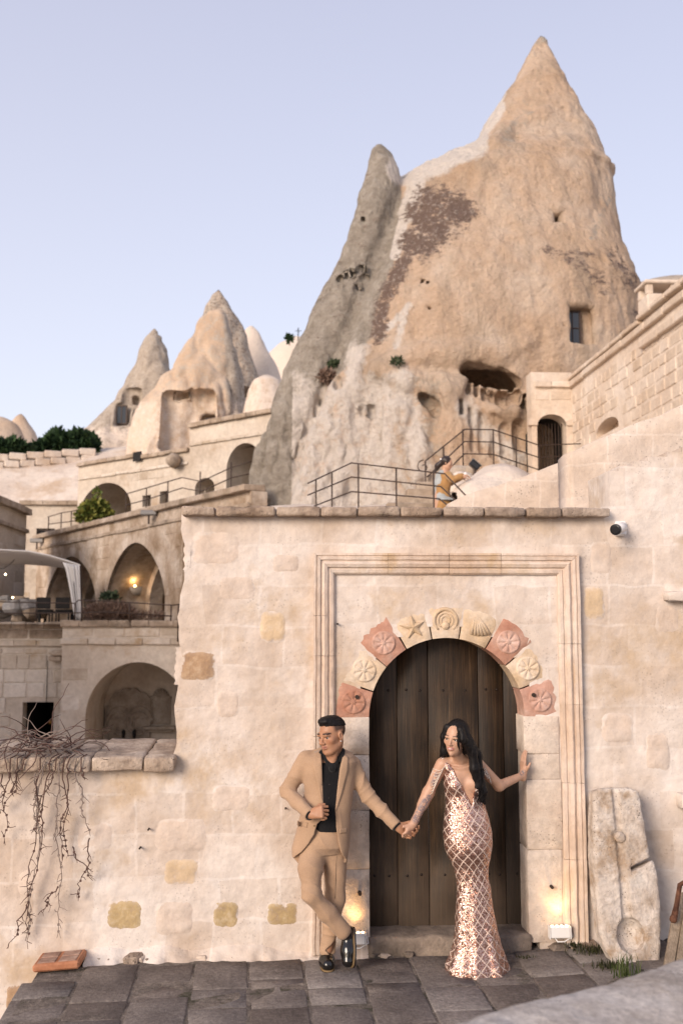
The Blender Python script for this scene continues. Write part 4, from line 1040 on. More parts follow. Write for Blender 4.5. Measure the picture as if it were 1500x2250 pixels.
def ring(pl, loop, width, mat, parent, prou=0.02, n_skip=2, name='arch_stone'):
    """separate wedge stones along the curve of an arch (loop from arch())"""
    pts = loop[n_skip:]; c = (sum(p[0] for p in pts) / len(pts), min(p[1] for p in pts))
    step = 3
    for i in range(0, len(pts) - 1, step):
        seg = pts[i:i + step + 1]
        if len(seg) < 2: continue
        outer = []
        for p in seg:
            d = Vector((p[0] - c[0], p[1] - c[1])); d.normalize(); outer.append((p[0] + d.x * width, p[1] + d.y * width))
        k = len(seg); lp = seg + outer[::-1]; m = len(lp)
        v = [pl.w(a, prou, z) for a, z in lp] + [pl.w(a, -0.15, z) for a, z in lp]
        f = [list(range(m))] + [[q, (q + 1) % m, (q + 1) % m + m, q + m] for q in range(m)]
        mk(name, v, f, mat, parent)

# ---- lower building with the fountain niche
c_b = thing('stone_house', (*at(150, 1640, 30)[:2], -6.6), 'lower stone house with arched fountain niche and square dark window', 'house')
PC = Plane(at(137, 1400, 30)[:2], at(480, 1400, 30)[:2]); PL = Plane(at(-180, 1400, 30.9)[:2], at(150, 1400, 30.9)[:2])
u = PC.uv
sA, sB = u(187, 1600)[0], u(414, 1600)[0]
nich = arch(sA, sB, -2.6, u(300, 1572)[1], u(300, 1455)[1], 0.12)
zt = u(250, 1377)[1]
panel(PC, [(0, -6.6), (PC.L, -6.6), (PC.L, zt), (0, zt)], [nich], 0.7, 'facade', m_ashw, c_b)
recess(PC, nich, -0.7, -3.0, 'niche_vault', m_ashw, c_b)
MB().obox(lambda a, o, z: PC.w(a, o, z), (0.0, -0.9, -6.6), (0.3, -0.7, zt)).build('return_wall', m_ashw, c_b)
lay_blocks(PC, 0.02, PC.L, u(200, 1500)[1] - 1.6, u(200, 1421)[1], 0.42, (0.5, 1.1), m_ash, c_b, [nich], 0.012, 0.45, 3, margin=0.12)
lay_blocks(PC, 0.02, PC.L, u(200, 1400)[1], u(200, 1378)[1], 0.34, (0.8, 1.4), m_ash, c_b, [], 0.012, 0.7, 4)
run_stones(PC, -0.06, PC.L, lambda s: zt, u(250, 1363)[1] - zt, 0.12, 0.6, m_cop2, c_b, n=7)
run_stones(PC, -0.05, PC.L, lambda s: u(250, 1417)[1], u(250, 1403)[1] - u(250, 1417)[1], 0.08, 0.05, m_ash, c_b, 'string_course_stone', 6, 5)
# inside the niche: carved panel, side niches, shelves, trough
PN = Plane(PC.w(0, -3.0, 0)[:2], PC.w(PC.L, -3.0, 0)[:2]); un = PN.uv
m_carve = stone('carved_grey_stone', [(0.24, 0.195, 0.155), (0.34, 0.285, 0.23), (0.42, 0.36, 0.30)], scale=2, bump=0.8, bscale=20, bdist=0.03, rand=0)
pcx, pz0 = un(285, 1640)[0], un(285, 1650)[1]; pw = (un(330, 1600)[0] - un(240, 1600)[0]) / 2; pz1 = un(285, 1512)[1]
scal = [(pcx - pw, pz0), (pcx + pw, pz0)]
for k in range(25):
    t = k / 24; scal.append((pcx + pw * (1 - 2 * t), pz1 - 0.35 + 0.30 * math.sin(math.pi * t) + 0.07 * abs(math.sin(4 * math.pi * t))))
panel(PN, scal, [], 0.16, 'fountain_panel', m_carve, c_b, o=0.15)
for sgn in (-1, 1):
    mb = MB(); ctr = (pcx + sgn * pw * 0.45, un(285, 1590)[1])
    for r0, t0, t1, rr in ((0.42, 0, 300, .05), (0.30, 20, 300, .045), (0.18, 40, 320, .04)):
        mb.tube([PN.w(ctr[0] + sgn * r0 * math.cos(R(t0 + (t1 - t0) * k / 20)) * (1 - .012 * k), 0.16, ctr[1] + 0.25 * (r0 - .18) + r0 * 1.2 * math.sin(R(t0 + (t1 - t0) * k / 20)) * (1 - .012 * k)) for k in range(21)], rr, 6)
    mb.build('scroll_carving', m_carve, c_b, smooth=True)
    MB().tube([PN.w(pcx + sgn * 0.17, 0.16, un(285, 1605)[1]), PN.w(pcx + sgn * 0.17, 0.24, un(285, 1606)[1]), PN.w(pcx + sgn * 0.17, 0.27, un(285, 1620)[1])], [.05, .06, .04], 8).build('spout', m_black, c_b, smooth=True)
for (x0, y0, x1, y1, ar) in ((198, 1556, 230, 1596, 0), (336, 1536, 370, 1592, 1)):
    a, b = un(x0, y0), un(x1, y1)
    fr = MB()
    fr.obox(PN.w, (a[0] - .07, 0, b[1]), (a[0], .06, a[1]), .01).obox(PN.w, (b[0], 0, b[1]), (b[0] + .07, .06, a[1]), .01).obox(PN.w, (a[0] - .09, 0, a[1]), (b[0] + .09, .07, a[1] + .08), .01)
    nf = fr.build('side_niche', m_carve, c_b)
    MB().obox(PN.w, (a[0], 0.0, b[1]), (b[0], 0.02, a[1])).build('niche_back', m_carve if ar else m_black, nf)
    MB().obox(PN.w, (a[0] - .25, 0, b[1] - .14), (b[0] + .25, .3, b[1] - .04), .02).obox(PN.w, (a[0] - .15, 0, b[1] - .22), (b[0] + .15, .2, b[1] - .142), .02).build('shelf', m_carve, c_b)
    if ar:
        mb = MB(); cc = ((a[0] + b[0]) / 2, a[1] + .06)
        for k in range(7): an = math.pi * (k + .5) / 7; mb.tube([PN.w(cc[0], .03, cc[1]), PN.w(cc[0] + .26 * math.cos(an), .06, cc[1] + .26 * math.sin(an))], [.02, .05], 6)
        mb.build('shell_hood', m_carve, c_b, smooth=True)
MB().obox(PN.w, (pcx - .5, .15, un(285, 1660)[1]), (pcx + .5, .5, un(285, 1625)[1]), .03).build('trough', m_black, c_b)
bt = at(270, 1640, 29.0); bo = thing('bottle', (bt.x, bt.y, bt.z - .4), 'small white bottle standing in front of the fountain trough', 'bottle')
MB().tube([(bt.x, bt.y, bt.z - .4), (bt.x, bt.y, bt.z + .06), (bt.x, bt.y, bt.z + .10), (bt.x, bt.y, bt.z + .19)], [.06, .06, .03, .03], 10).build('bottle_body', plain('white_plastic', (.75, .75, .73), .4), bo, smooth=True)
# left half with the square window
ul = PL.uv; win = rectl(PL, 50, 1543, 115, 1652); zt2 = ul(60, 1382)[1]
panel(PL, [(0, -6.6), (PL.L, -6.6), (PL.L, zt2), (0, zt2)], [win], 0.5, 'left_facade', m_ashw, c_b)
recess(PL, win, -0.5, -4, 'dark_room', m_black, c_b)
lay_blocks(PL, 0, PL.L - 0.1, ul(60, 1660)[1], ul(60, 1424)[1], 0.41, (0.35, 0.85), m_ash, c_b, [win], 0.03, 1.0, 8, margin=0.05)
lay_blocks(PL, 0, PL.L - 0.1, ul(60, 1405)[1], zt2 - .01, 0.34, (0.8, 1.4), m_cop2, c_b, [], 0.012, 0.8, 9)
run_stones(PL, 0, PL.L - 0.05, lambda s: zt2, ul(60, 1367)[1] - zt2, 0.14, 0.5, m_cop2, c_b, n=8, seed=3)
run_stones(PL, 0, PL.L - 0.05, lambda s: ul(60, 1420)[1], ul(60, 1407)[1] - ul(60, 1420)[1], 0.08, 0.05, m_ash, c_b, 'string_course_stone', 6, 6)
a = ul(112, 1452); b = ul(140, 1428)
MB().obox(PL.w, (a[0], 0, a[1]), (b[0], .35, (a[1] + b[1]) / 2), .03).obox(PL.w, (a[0] + .1, 0, (a[1] + b[1]) / 2 + .002), (b[0] + .1, .45, b[1]), .03).build('stone_bracket', m_cop2, c_b)
MB().tube([PL.w(ul(106, 1450)[0], .06, ul(106, 1450)[1]), PL.w(ul(103, 1543)[0], .06, ul(103, 1543)[1])], .012, 5).build('cable', m_black, c_b)
ms = MB(); q = PL.w(*(lambda t: (t[0], -0.8, t[1]))(ul(97, 1590)))
lp = thing('pendant_lamp', q, 'small brass pendant lamp glimmering inside the dark square window', 'lamp')
ms.tube([(q[0], q[1], q[2] + .06), (q[0], q[1], q[2] + .02), (q[0], q[1], q[2] - .06), (q[0], q[1], q[2] - .12)], [.02, .05, .09, .03], 10).build('shade', plain('brass', (.30, .15, .04), .35, .8), lp, smooth=True)
MB().tube([(q[0], q[1], q[2] + .06), (q[0], q[1], q[2] + .45)], .008, 5).build('cord', m_black, lp)

# terrace floor on top of the lower house
ZT = 2.19
MB().add([PL.w(-6, 0.0, ZT - .12), PC.w(PC.L, 0, ZT - .12), (*at(560, 1362, 36)[:2], ZT - .12), (*at(-200, 1362, 52)[:2], ZT - .12)], [[0, 1, 2, 3]]).build('terrace_floor', m_cop2, c_b)

# ---- arcade building with two pointed arches
b_b = thing('arcade_building', (*at(240, 1362, 37)[:2], ZT), 'weathered stone arcade building with two tall pointed arches', 'building')
PB = Plane(at(78, 1300, 44)[:2], at(400, 1300, 30.6)[:2]); ub = PB.uv
sl0, sl1, sr0, sr1 = ub(100, 1330)[0], ub(210, 1330)[0], ub(233, 1330)[0], ub(362, 1330)[0]
al = arch(sl0, sl1, ZT - .1, ub(155, 1318)[1], ub(165, 1221)[1], 0.75); ar_ = arch(sr0, sr1, ZT - .1, ub(300, 1312)[1], ub(303, 1191)[1], 0.75)
ztb = ub(400, 1112)[1]; LB = PB.uv(548, 1095)[0]
panel(PB, [(0, ZT - .2), (PB.L, ZT - .2), (PB.L, ztb), (0, ztb)], [al, ar_], 0.55, 'facade', m_ashold, b_b)
MB().obox(PB.w, (PB.L, -.55, ZT - 3), (LB, -.05, ztb)).build('retaining_wall', m_ashold, b_b)
for sa_, sb_ in ((PB.L - .5, PB.L), (0, .4)): MB().obox(PB.w, (sa_, -4, ZT - .2), (sb_, -.551, ztb)).build('side_wall', m_ashold, b_b)
for lp_, nm in ((al, 1), (ar_, 2)):
    lo_ = [(p[0] + (.25 if p[0] < sum(q[0] for q in lp_) / len(lp_) else -.25) * 0, p[1]) for p in lp_]
    recess(PB, lo_, -0.55, -4.6, 'vault', m_ashold, b_b)
    ring(PB, lp_, 0.34, m_ashold, b_b, 0.015)
    # an inner rib across the vault
    cx = sum(q[0] for q in lp_[:2]) / 2; big = [(p[0], p[1]) for p in lp_]; sm = [(cx + (p[0] - cx) * .86, ZT - .1 + (p[1] - ZT + .1) * .93) for p in lp_]
    panel(PB, big, [sm], 0.5, 'rib', m_ashold, b_b, o=-1.5)
lay_blocks(PB, 0.05, PB.L - .05, ZT, ub(400, 1143)[1], 0.45, (0.5, 1.2), m_ashold, b_b, [al, ar_], 0.015, 0.75, 12, margin=0.38)
run_stones(PB, -.1, LB, lambda s: ztb, ub(400, 1099)[1] - ztb, 0.18, 0.5, m_cop2, b_b, n=16, seed=5)
run_stones(PB, 0, LB, lambda s: ub(395, 1146)[1], ub(395, 1137)[1] - ub(395, 1146)[1], 0.07, 0.05, m_cop2, b_b, 'string_course_stone', 14, 6)
d0, d1 = PB.uv(346, 1362), PB.uv(361, 1300)
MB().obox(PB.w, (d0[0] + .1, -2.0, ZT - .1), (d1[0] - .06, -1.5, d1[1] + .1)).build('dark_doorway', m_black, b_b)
# half-round sconce glowing inside the right-hand arch
sc = Vector(PB.w(PB.uv(306, 1290)[0] + 0.1, -3.25, PB.uv(306, 1296)[1]))
sc = at(305, 1290, 0.1 + at(305, 1290, 39).y); PBd = (Vector((sc.x, sc.y)) - PB.A).dot(PB.n); k_ = -3.2 / PBd if PBd else 1
dq = ray(305, 1290); kk = (PB.A - Vector((CAM.x, CAM.y))).dot(PB.n) / Vector((dq.x, dq.y)).dot(PB.n)
for _ in range(400):        # walk into the vault until its wall is met
    kk += .02; q_ = CAM + dq * kk; r_ = Vector((q_.x, q_.y)) - PB.A
    if not inside((r_.dot(PB.t), q_.z), ar_) or r_.dot(PB.n) < -4.45: break
sc = CAM + dq * (kk - .25)
wl = thing('wall_sconce', sc[:], 'half-round stone wall sconce glowing amber inside the right pointed arch', 'lamp')
mb = MB(); n = 12
vv = []; ff = []
for i in range(6):
    rr = 0.33 * math.cos(i / 5 * math.pi / 2 * .95); zz = sc.z - 0.33 * math.sin(i / 5 * math.pi / 2)
    for j in range(n + 1):
        an = math.pi * j / n; o = PB.n * (rr * math.sin(an)) + PB.t * (rr * math.cos(an)); vv.append((sc.x + o.x, sc.y + o.y, zz))
for i in range(5):
    for j in range(n): ff.append([i * (n + 1) + j, i * (n + 1) + j + 1, (i + 1) * (n + 1) + j + 1, (i + 1) * (n + 1) + j])
mk('bowl', vv, ff, m_carve, wl, smooth=True)
bl = Vector((sc.x + PB.n.x * .15, sc.y + PB.n.y * .15, sc.z + .03))
bm = bmesh.new(); bmesh.ops.create_uvsphere(bm, u_segments=10, v_segments=6, radius=0.045); me = bpy.data.meshes.new('bulb'); bm.to_mesh(me); bm.free()
link_mesh('bulb', me, emit('amber_bulb', (1.0, 0.62, 0.22), 8), wl, bl)
ld = bpy.data.lights.new('sconce_light', 'POINT'); ld.energy = 3; ld.color = (1, .6, .25); ld.shadow_soft_size = .08
lo = bpy.data.objects.new('sconce_light', ld); COL.objects.link(lo); lo.parent = wl; lo.location = bl + Vector((PB.n.x * .05, PB.n.y * .05, .16)) - woff(wl)
def spotlight(pxy, pl, o, label, size=0.22):
    s_, z = pl.uv(*pxy); c = Vector(pl.w(s_, o, z)); t = thing('floodlight', c[:], label, 'floodlight', 'outdoor floodlights')
    MB().obox(lambda a, b, z: (c.x + a, c.y + b, c.z + z), (-size * 1.3, -.12, -.02), (size * 1.3, .12, size * .7), .03).build('housing', plain('grey_metal', (.22, .21, .2), .5, .4), t)
    MB().obox(lambda a, b, z: (c.x + a, c.y + b, c.z + z), (-.03, -.03, -.3), (.03, .03, -.021)).build('stem', m_steel, t)
spotlight((343, 1132), PB, .25, 'grey floodlight fixed under the coping above the right pointed arch', .2)
spotlight((94, 1192), PB, .25, 'grey floodlight fixed at the left end of the arcade coping', .22)

# ---- long upper building
a_b = thing('upper_building', (*at(400, 1100, 40)[:2], 4), 'long pale stone building above the arcade with round arches and small windows', 'building')
PA = Plane(at(172, 1050, 44)[:2], at(600, 1000, 36)[:2]); ua = PA.uv
zl, zm_, zr = ua(300, 1000)[1] - .1, ua(360, 1001)[1], ua(500, 926)[1]
s1, s2 = ua(306, 1000)[0], ua(417, 960)[0]
big_ = arch(ua(176, 1120)[0], ua(288, 1120)[0], 3.5, ua(232, 1122)[1], ua(232, 1061)[1], 0.1)
sml = arch(ua(428, 1080)[0], ua(471, 1080)[0], 4.0, ua(450, 1072)[1], ua(450, 1050)[1], 0)
rgt = arch(ua(497, 1060)[0], ua(575, 1060)[0], 4.0, ua(530, 1030)[1], ua(532, 974)[1], 0)
w1 = rectl(PA, 313, 1088, 331, 1113); w2 = rectl(PA, 351, 1079, 370, 1106)
panel(PA, [(0, 3), (PA.L, 3), (PA.L, zr), (s2, zr), (s2, zm_), (s1, zm_), (s1, zl), (0, zl)], [big_, sml, rgt, w1, w2], 0.5, 'facade', m_ashw, a_b)
for h in (big_, rgt, sml): recess(PA, h, -0.5, -4.0 if h is not sml else -1.8, 'vault', m_ashw, a_b)
for h in (w1, w2):
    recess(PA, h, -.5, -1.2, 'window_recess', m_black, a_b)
    wf = MB(); (x0, z0), (x1, _), (_, z1), _ = h
    for k in (1, 2): wf.obox(PA.w, (x0 + (x1 - x0) * k / 3 - .015, -.2, z0), (x0 + (x1 - x0) * k / 3 + .015, -.17, z1))
    wf.build('window_grille', m_steel, a_b)
lay_blocks(PA, 0.05, PA.L - .05, 5.0, ua(500, 945)[1], 0.36, (0.5, 1.0), m_ash, a_b, [big_, sml, rgt, w1, w2], 0.010, 0.5, 21, top=lambda s: zr - .5 if s > s2 + .5 else zl - .55, margin=.2)
run_stones(PA, 0, s1, lambda s: zl, .16, .15, .5, m_cop2, a_b, n=6, seed=1)
run_stones(PA, s1 + .01, s2, lambda s: zm_, .16, .15, .5, m_cop2, a_b, n=5, seed=2)
run_stones(PA, s2 + .01, PA.L, lambda s: zr, .18, .17, .6, m_cop2, a_b, n=7, seed=3)
run_stones(PA, 0.05, s2 - .05, lambda s: zl - .62, .12, .07, .05, m_ash, a_b, 'string_course_stone', 8, 4)
run_stones(PA, s2 + .05, PA.L, lambda s: zr - .75, .13, .08, .05, m_ash, a_b, 'string_course_stone', 6, 5)
for sa_, sb_, z_ in ((s2, s2 + .4, zr), (0, .4, zl), (PA.L - .4, PA.L, zr)): MB().obox(PA.w, (sa_, -6, 3), (sb_, -.501, z_)).build('side_wall', m_ashw, a_b)
MB().add([PA.w(0, -.3, zl - .25), PA.w(PA.L, -.3, zl - .25), PA.w(PA.L, -7, zl + .6), PA.w(0, -7, zl + .2)], [[0, 1, 2, 3]]).build('roof', m_pale, a_b)
c = ua(392, 1012); MB().tube([PA.w(c[0] - .3, -.1, c[1]), PA.w(c[0] + .1, .35, c[1] - .02), PA.w(c[0] + .25, .62, c[1] - .1)], [.3, .27, .22], 10).build('rain_spout', m_cop2, a_b, smooth=True)
c = ua(307, 1003); MB().obox(PA.w, (c[0] - .25, .1, c[1] - .2), (c[0] + .25, .16, c[1] + .18)).build('scupper', m_black, a_b)
# ---- pale blocks at the left edge
d_b = thing('stone_annex', (*at(60, 1200, 42)[:2], ZT), 'plain grey stone annex at the left edge with a small dark window', 'building')
PD = Plane(at(-60, 1150, 34)[:2], at(58, 1150, 41)[:2]); PE = Plane(at(48, 1150, 45)[:2], at(182, 1150, 45)[:2])
zd = PD.uv(0, 1108)[1]
panel(PD, [(0, ZT - .3), (PD.L, ZT - .3), (PD.L, zd), (0, zd)], [], .5, 'side_facade', m_ashw, d_b)
run_stones(PD, -.1, PD.L + .1, lambda s: zd, .26, .2, .5, m_cop2, d_b, n=5, seed=2)
run_stones(PD, 0, PD.L + .06, lambda s: zd - .75, .16, .12, .05, m_cop2, d_b, 'string_course_stone', 4, 3)
ze_ = PE.uv(100, 1110)[1]; wE = rectl(PE, 80, 1161, 120, 1190)
panel(PE, [(0, ZT - .3), (PE.L, ZT - .3), (PE.L, ze_), (0, ze_)], [wE], .4, 'facade', m_ashw, d_b)
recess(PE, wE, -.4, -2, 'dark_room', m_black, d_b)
(x0, z0), (x1, _), (_, z1), _ = wE
wf = MB().obox(PE.w, (x0, -.2, z0), (x0 + .08, -.1, z1)).obox(PE.w, (x1 - .08, -.2, z0), (x1, -.1, z1)).obox(PE.w, (x0 + .08, -.2, z1 - .08), (x1 - .08, -.1, z1)).obox(PE.w, ((x0 + x1) / 2 - .04, -.2, z0), ((x0 + x1) / 2 + .04, -.1, z1 - .081)).build('window', m_darkwood, d_b)
MB().obox(PE.w, (x0 + .05, -.17, z0), (x1 - .05, -.16, z1 - .05)).build('pane', m_pane, wf)
run_stones(PE, -.1, PE.L, lambda s: ze_, .2, .18, .4, m_cop2, d_b, n=5, seed=7)
lay_blocks(PE, 0, PE.L, ZT, ze_ - .3, .45, (.6, 1.2), m_ash, d_b, [wE], .012, .5, 31)
lay_blocks(PD, 0, PD.L, ZT, zd - .9, .5, (.8, 1.6), m_ash, d_b, [], .012, .5, 32)

# ---- right-hand building running towards the viewer
r_b = thing('stone_house', (*at(1300, 1000, 25)[:2], 5), 'warm ashlar house on the right with arched dark doorway, cornice and chimney', 'house')
PF = Plane(at(1168, 950, 25.3)[:2], at(1258, 950, 25.3)[:2]); PR = Plane(at(1258, 950, 25.3)[:2], at(1640, 950, 15.8)[:2])
uf, ur = PF.uv, PR.uv
dr = arch(uf(1180, 960)[0], uf(1244, 960)[0], 4.6, uf(1212, 935)[1], uf(1212, 911)[1], 0)
ztf = uf(1220, 818)[1]
panel(PF, [(0, 4), (PF.L, 4), (PF.L, ztf), (0, ztf)], [dr], .5, 'end_wall', m_warmash, r_b)
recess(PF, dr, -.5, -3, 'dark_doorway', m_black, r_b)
ring(PF, dr, .22, m_warmash, r_b, .06)
# iron gate bars in the doorway
mb = MB(); sa, sb = dr[0][0], dr[1][0]
for k in range(9): s_ = sa + (sb - sa) * (k + .5) / 9; mb.tube([PF.w(s_, -.3, 4.6), PF.w(s_, -.3, uf(1212, 925)[1])], .012, 5)
mb.build('gate_bars', m_steel, r_b)
lay_blocks(PF, .0, PF.L, 5.5, ztf - .1, .28, (.3, .6), m_warmash, r_b, [dr], .014, .7, 41, margin=.25)
zr1 = ur(1258, 830)[1]; zcor = ur(1264, 846)[1]
sstep = ur(1412, 720)[0]; zhi = ur(1412, 704)[1]
wn_ = arch(ur(1309, 945)[0], ur(1359, 945)[0], ur(1335, 950)[1], ur(1335, 944)[1], ur(1335, 918)[1], 0)
ztop1 = ur(1330, 776)[1]
panel(PR, [(0, 0), (PR.L, 0), (PR.L, zhi), (sstep, zhi), (sstep, ztop1), (0, ztop1)], [wn_], .5, 'side_wall', m_warmash, r_b)
recess(PR, wn_, -.35, -.36, 'blind_niche', m_warmash, r_b)
lay_blocks(PR, .03, PR.L, 5.4, zcor - .12, .27, (.25, .62), m_warmash, r_b, [wn_], .016, .92, 42, margin=.12)
lay_blocks(PR, .03, sstep, zcor + .22, ztop1, .25, (.5, .9), m_warmash, r_b, [], .010, .6, 43)
lay_blocks(PR, sstep + .03, PR.L, zcor + .22, zhi, .3, (.5, .9), m_warmash, r_b, [], .010, .6, 44)
run_stones(PR, -.1, PR.L, lambda s: zcor, .16, .10, .05, m_warmash, r_b, 'cornice_stone', 9, 2)
run_stones(PF, 0.1, PF.L - .02, lambda s: zcor, .16, .10, .05, m_warmash, r_b, 'cornice_stone', 2, 3)
run_stones(PR, 0, sstep - .02, lambda s: ztop1, .1, .12, .5, m_warmash, r_b, 'coping_stone', 6, 4)
run_stones(PR, sstep - .05, PR.L, lambda s: zhi, .12, .14, .5, m_warmash, r_b, 'coping_stone', 6, 5)
run_stones(PR, sstep, PR.L, lambda s: zhi - .62, .16, .12, .05, m_warmash, r_b, 'cornice_stone', 5, 6)
# chimney with a slab on four stub posts
q = at(1444, 652, 21.0); zb_ = q.z - .6
ch = MB().box((q.x - .34, q.y - .3, zb_), (q.x + .34, q.y + .3, q.z - .02), .02)
ch_o = ch.build('chimney', m_warmash, r_b)
for dx in (-.27, .27):
    for dy in (-.22, .22): MB().box((q.x + dx - .07, q.y + dy - .07, q.z - .019), (q.x + dx + .07, q.y + dy + .07, q.z + .2), .01).build('chimney_post', m_warmash, ch_o)
MB().box((q.x - .40, q.y - .36, q.z + .201), (q.x + .40, q.y + .36, q.z + .28), .02).build('chimney_slab', m_warmash, ch_o)

# ---- stair parapet to the right above the gateway
pp = thing('stair_parapet', (2.0, WY + 1.2, 3), 'sloping plastered stair parapet rising to the right above the gateway wall', 'parapet')
def slab_px(pts_px, Y, base, thick, mat, nm):
    P_ = [at(x, y, Y) for x, y in pts_px]; v = []; f = []; n = len(P_); L = []
    M_ = 14
    for i in range(n - 1):
        for k in range(M_ if i < n - 2 else M_ + 1):
            p_ = P_[i].lerp(P_[i + 1], k / M_); L.append((p_.x, p_.z))
    rows = 12; v = []
    for (x, z) in L:
        for j in range(rows + 1): zz = base + (z - base) * j / rows; v.append((x, Y, zz))
    A_ = np.array(v); A_[:, 1] -= .03 * fbm(A_ * 2.5, 4, 61) + .01 * fbm(A_ * 9, 3, 66); A_[rows::rows + 1, 2] += .03 * fbm(A_[rows::rows + 1] * 4, 3, 5)
    nl = len(L); v = A_.tolist()
    f = [[i * (rows + 1) + j, (i + 1) * (rows + 1) + j, (i + 1) * (rows + 1) + j + 1, i * (rows + 1) + j + 1] for i in range(nl - 1) for j in range(rows)]
    o_ = len(v)
    for i in range(nl): t = v[i * (rows + 1) + rows]; v.append([t[0], t[1] + thick * .5, t[2] + .012]); v.append([t[0], Y + thick, t[2] - .01]); v.append([t[0], Y + thick, base])
    for i in range(nl - 1):
        a0, a1 = i * (rows + 1) + rows, (i + 1) * (rows + 1) + rows; b0, b1 = o_ + 3 * i, o_ + 3 * i + 3
        f += [[a0, a1, b1, b0], [b0, b1, b1 + 1, b0 + 1], [b0 + 1, b1 + 1, b1 + 2, b0 + 2]]
    f.append([j for j in range(rows + 1)] + [o_, o_ + 1, o_ + 2][0:3]); e = (nl - 1) * (rows + 1); f.append([e + j for j in range(rows + 1)] + [o_ + 3 * (nl - 1) + q for q in range(3)])
    return mk(nm, v, f, mat, pp, smooth=True)
m_par = stone('parapet_plaster', [(0.52, 0.42, 0.335), (0.59, 0.495, 0.415), (0.64, 0.56, 0.49)], scale=1.2, fine=10, var=.12, bump=.5, bscale=30, bdist=.02, rand=0, pits=.5, pitscale=40, course=True)
slab_px([(990, 1104), (1022, 1088), (1150, 1046), (1262, 1007)], 9.4, 2.0, .4, m_par, 'lower_parapet')
slab_px([(1252, 993), (1380, 940), (1500, 888), (1660, 820), (2300, 560)], 8.4, 2.0, .4, m_par, 'upper_parapet')
# ------------------------------------------------------------------ railings
def railing(label, runs, posts, r=0.02, name='railing', group='thin iron railings', scroll=None, zb=None):
    """runs: list of rails, each a list of (px, py, Y); posts: (px, py_top, py_bot, Y)"""
    a = at(*runs[0][0]); t = thing(name, a[:], label, 'railing', group)
    for run in runs: MB().tube([at(*q) for q in run], r, 6).build('rail', m_steel, t, smooth=True)
    for x, y0, y1, Y in posts:
        p0, p1 = at(x, y0, Y), at(x, y1, Y); MB().tube([(p0.x, p0.y, p0.z), (p0.x, p0.y, p1.z)], r * 1.15, 6).build('post', m_steel, t, smooth=True)
    if scroll:
        x, y, Y = scroll; c = at(x, y, Y)
        MB().tube([(c.x - (0.14 - .007 * k) * math.sin(k * .45) , c.y, c.z + (0.14 - .007 * k) * math.cos(k * .45)) for k in range(17)], r * .8, 6).build('scroll', m_steel, t, smooth=True)
    return t
railing('brown iron railing along the terrace edge just above the gateway coping',
        [[(676, 1062, 16.5), (772, 1017, 15.6), (977, 1041, 15.0), (1022, 1088, 14.4)],
         [(676, 1088, 16.5), (772, 1048, 15.6), (968, 1069, 15.0), (1010, 1108, 14.4)],
         [(690, 1112, 16.4), (772, 1080, 15.6), (965, 1096, 15.0), (985, 1112, 14.6)]],
        [(694, 1054, 1200, 16.3), (729, 1038, 1200, 16.0), (787, 1018, 1200, 15.55), (870, 1028, 1200, 15.3), (952, 1038, 1200, 15.05)], 0.012)
railing('brown iron stair railing climbing to the carved rock chamber',
        [[(934, 1013, 19.5), (1021, 943, 20.5), (1083, 944, 21), (1183, 978, 22), (1275, 975, 22.5)],
         [(938, 1048, 19.5), (1020, 970, 20.5), (1083, 971, 21), (1183, 1005, 22), (1275, 1000, 22.5)],
         [(950, 1066, 19.6), (1020, 997, 20.5), (1083, 998, 21), (1183, 1032, 22)]],
        [(934, 1013, 1120, 19.5), (974, 982, 1060, 20), (1016, 943, 1060, 20.5), (1083, 943, 1040, 21), (1133, 962, 1050, 21.5), (1183, 978, 1060, 22)], 0.014, scroll=(930, 1026, 19.5))
railing('dark railing along the fountain house terrace edge',
        [[(-40, 1322, 29.9), (165, 1326, 29.9), (172, 1319, 29.9), (230, 1321, 29.9), (378, 1330, 29.9), (396, 1328, 29.9)], [(-40, 1348, 29.9), (165, 1347, 29.9), (230, 1345, 29.9), (378, 1354, 29.9)]],
        [(80, 1324, 1366, 29.9), (165, 1326, 1366, 29.9), (180, 1320, 1366, 29.9), (285, 1325, 1366, 29.9), (376, 1330, 1366, 29.9), (392, 1329, 1410, 29.85)], 0.02)
railing('dark railing on the annex roof beside the big round arch',
        [[(105, 1136, 43), (135, 1127, 43), (178, 1120, 43)], [(105, 1152, 43), (178, 1143, 43)]], [(107, 1135, 1175, 43), (135, 1127, 1170, 43), (157, 1124, 1165, 43), (176, 1120, 1160, 43)], 0.022)
railing('dark railing along the terrace in front of the upper building',
        [[(275, 1086, 37), (322, 1072, 36), (400, 1049, 35), (442, 1058, 34.6), (508, 1027, 33.4), (552, 1014, 33)], [(275, 1110, 37), (322, 1098, 36), (400, 1072, 35), (442, 1080, 34.6), (508, 1050, 33.4), (552, 1040, 33)]],
        [(277, 1085, 1150, 37), (322, 1072, 1130, 36), (369, 1058, 1120, 35.3), (440, 1036, 1110, 34.6), (508, 1015, 1110, 33.4)], 0.02)
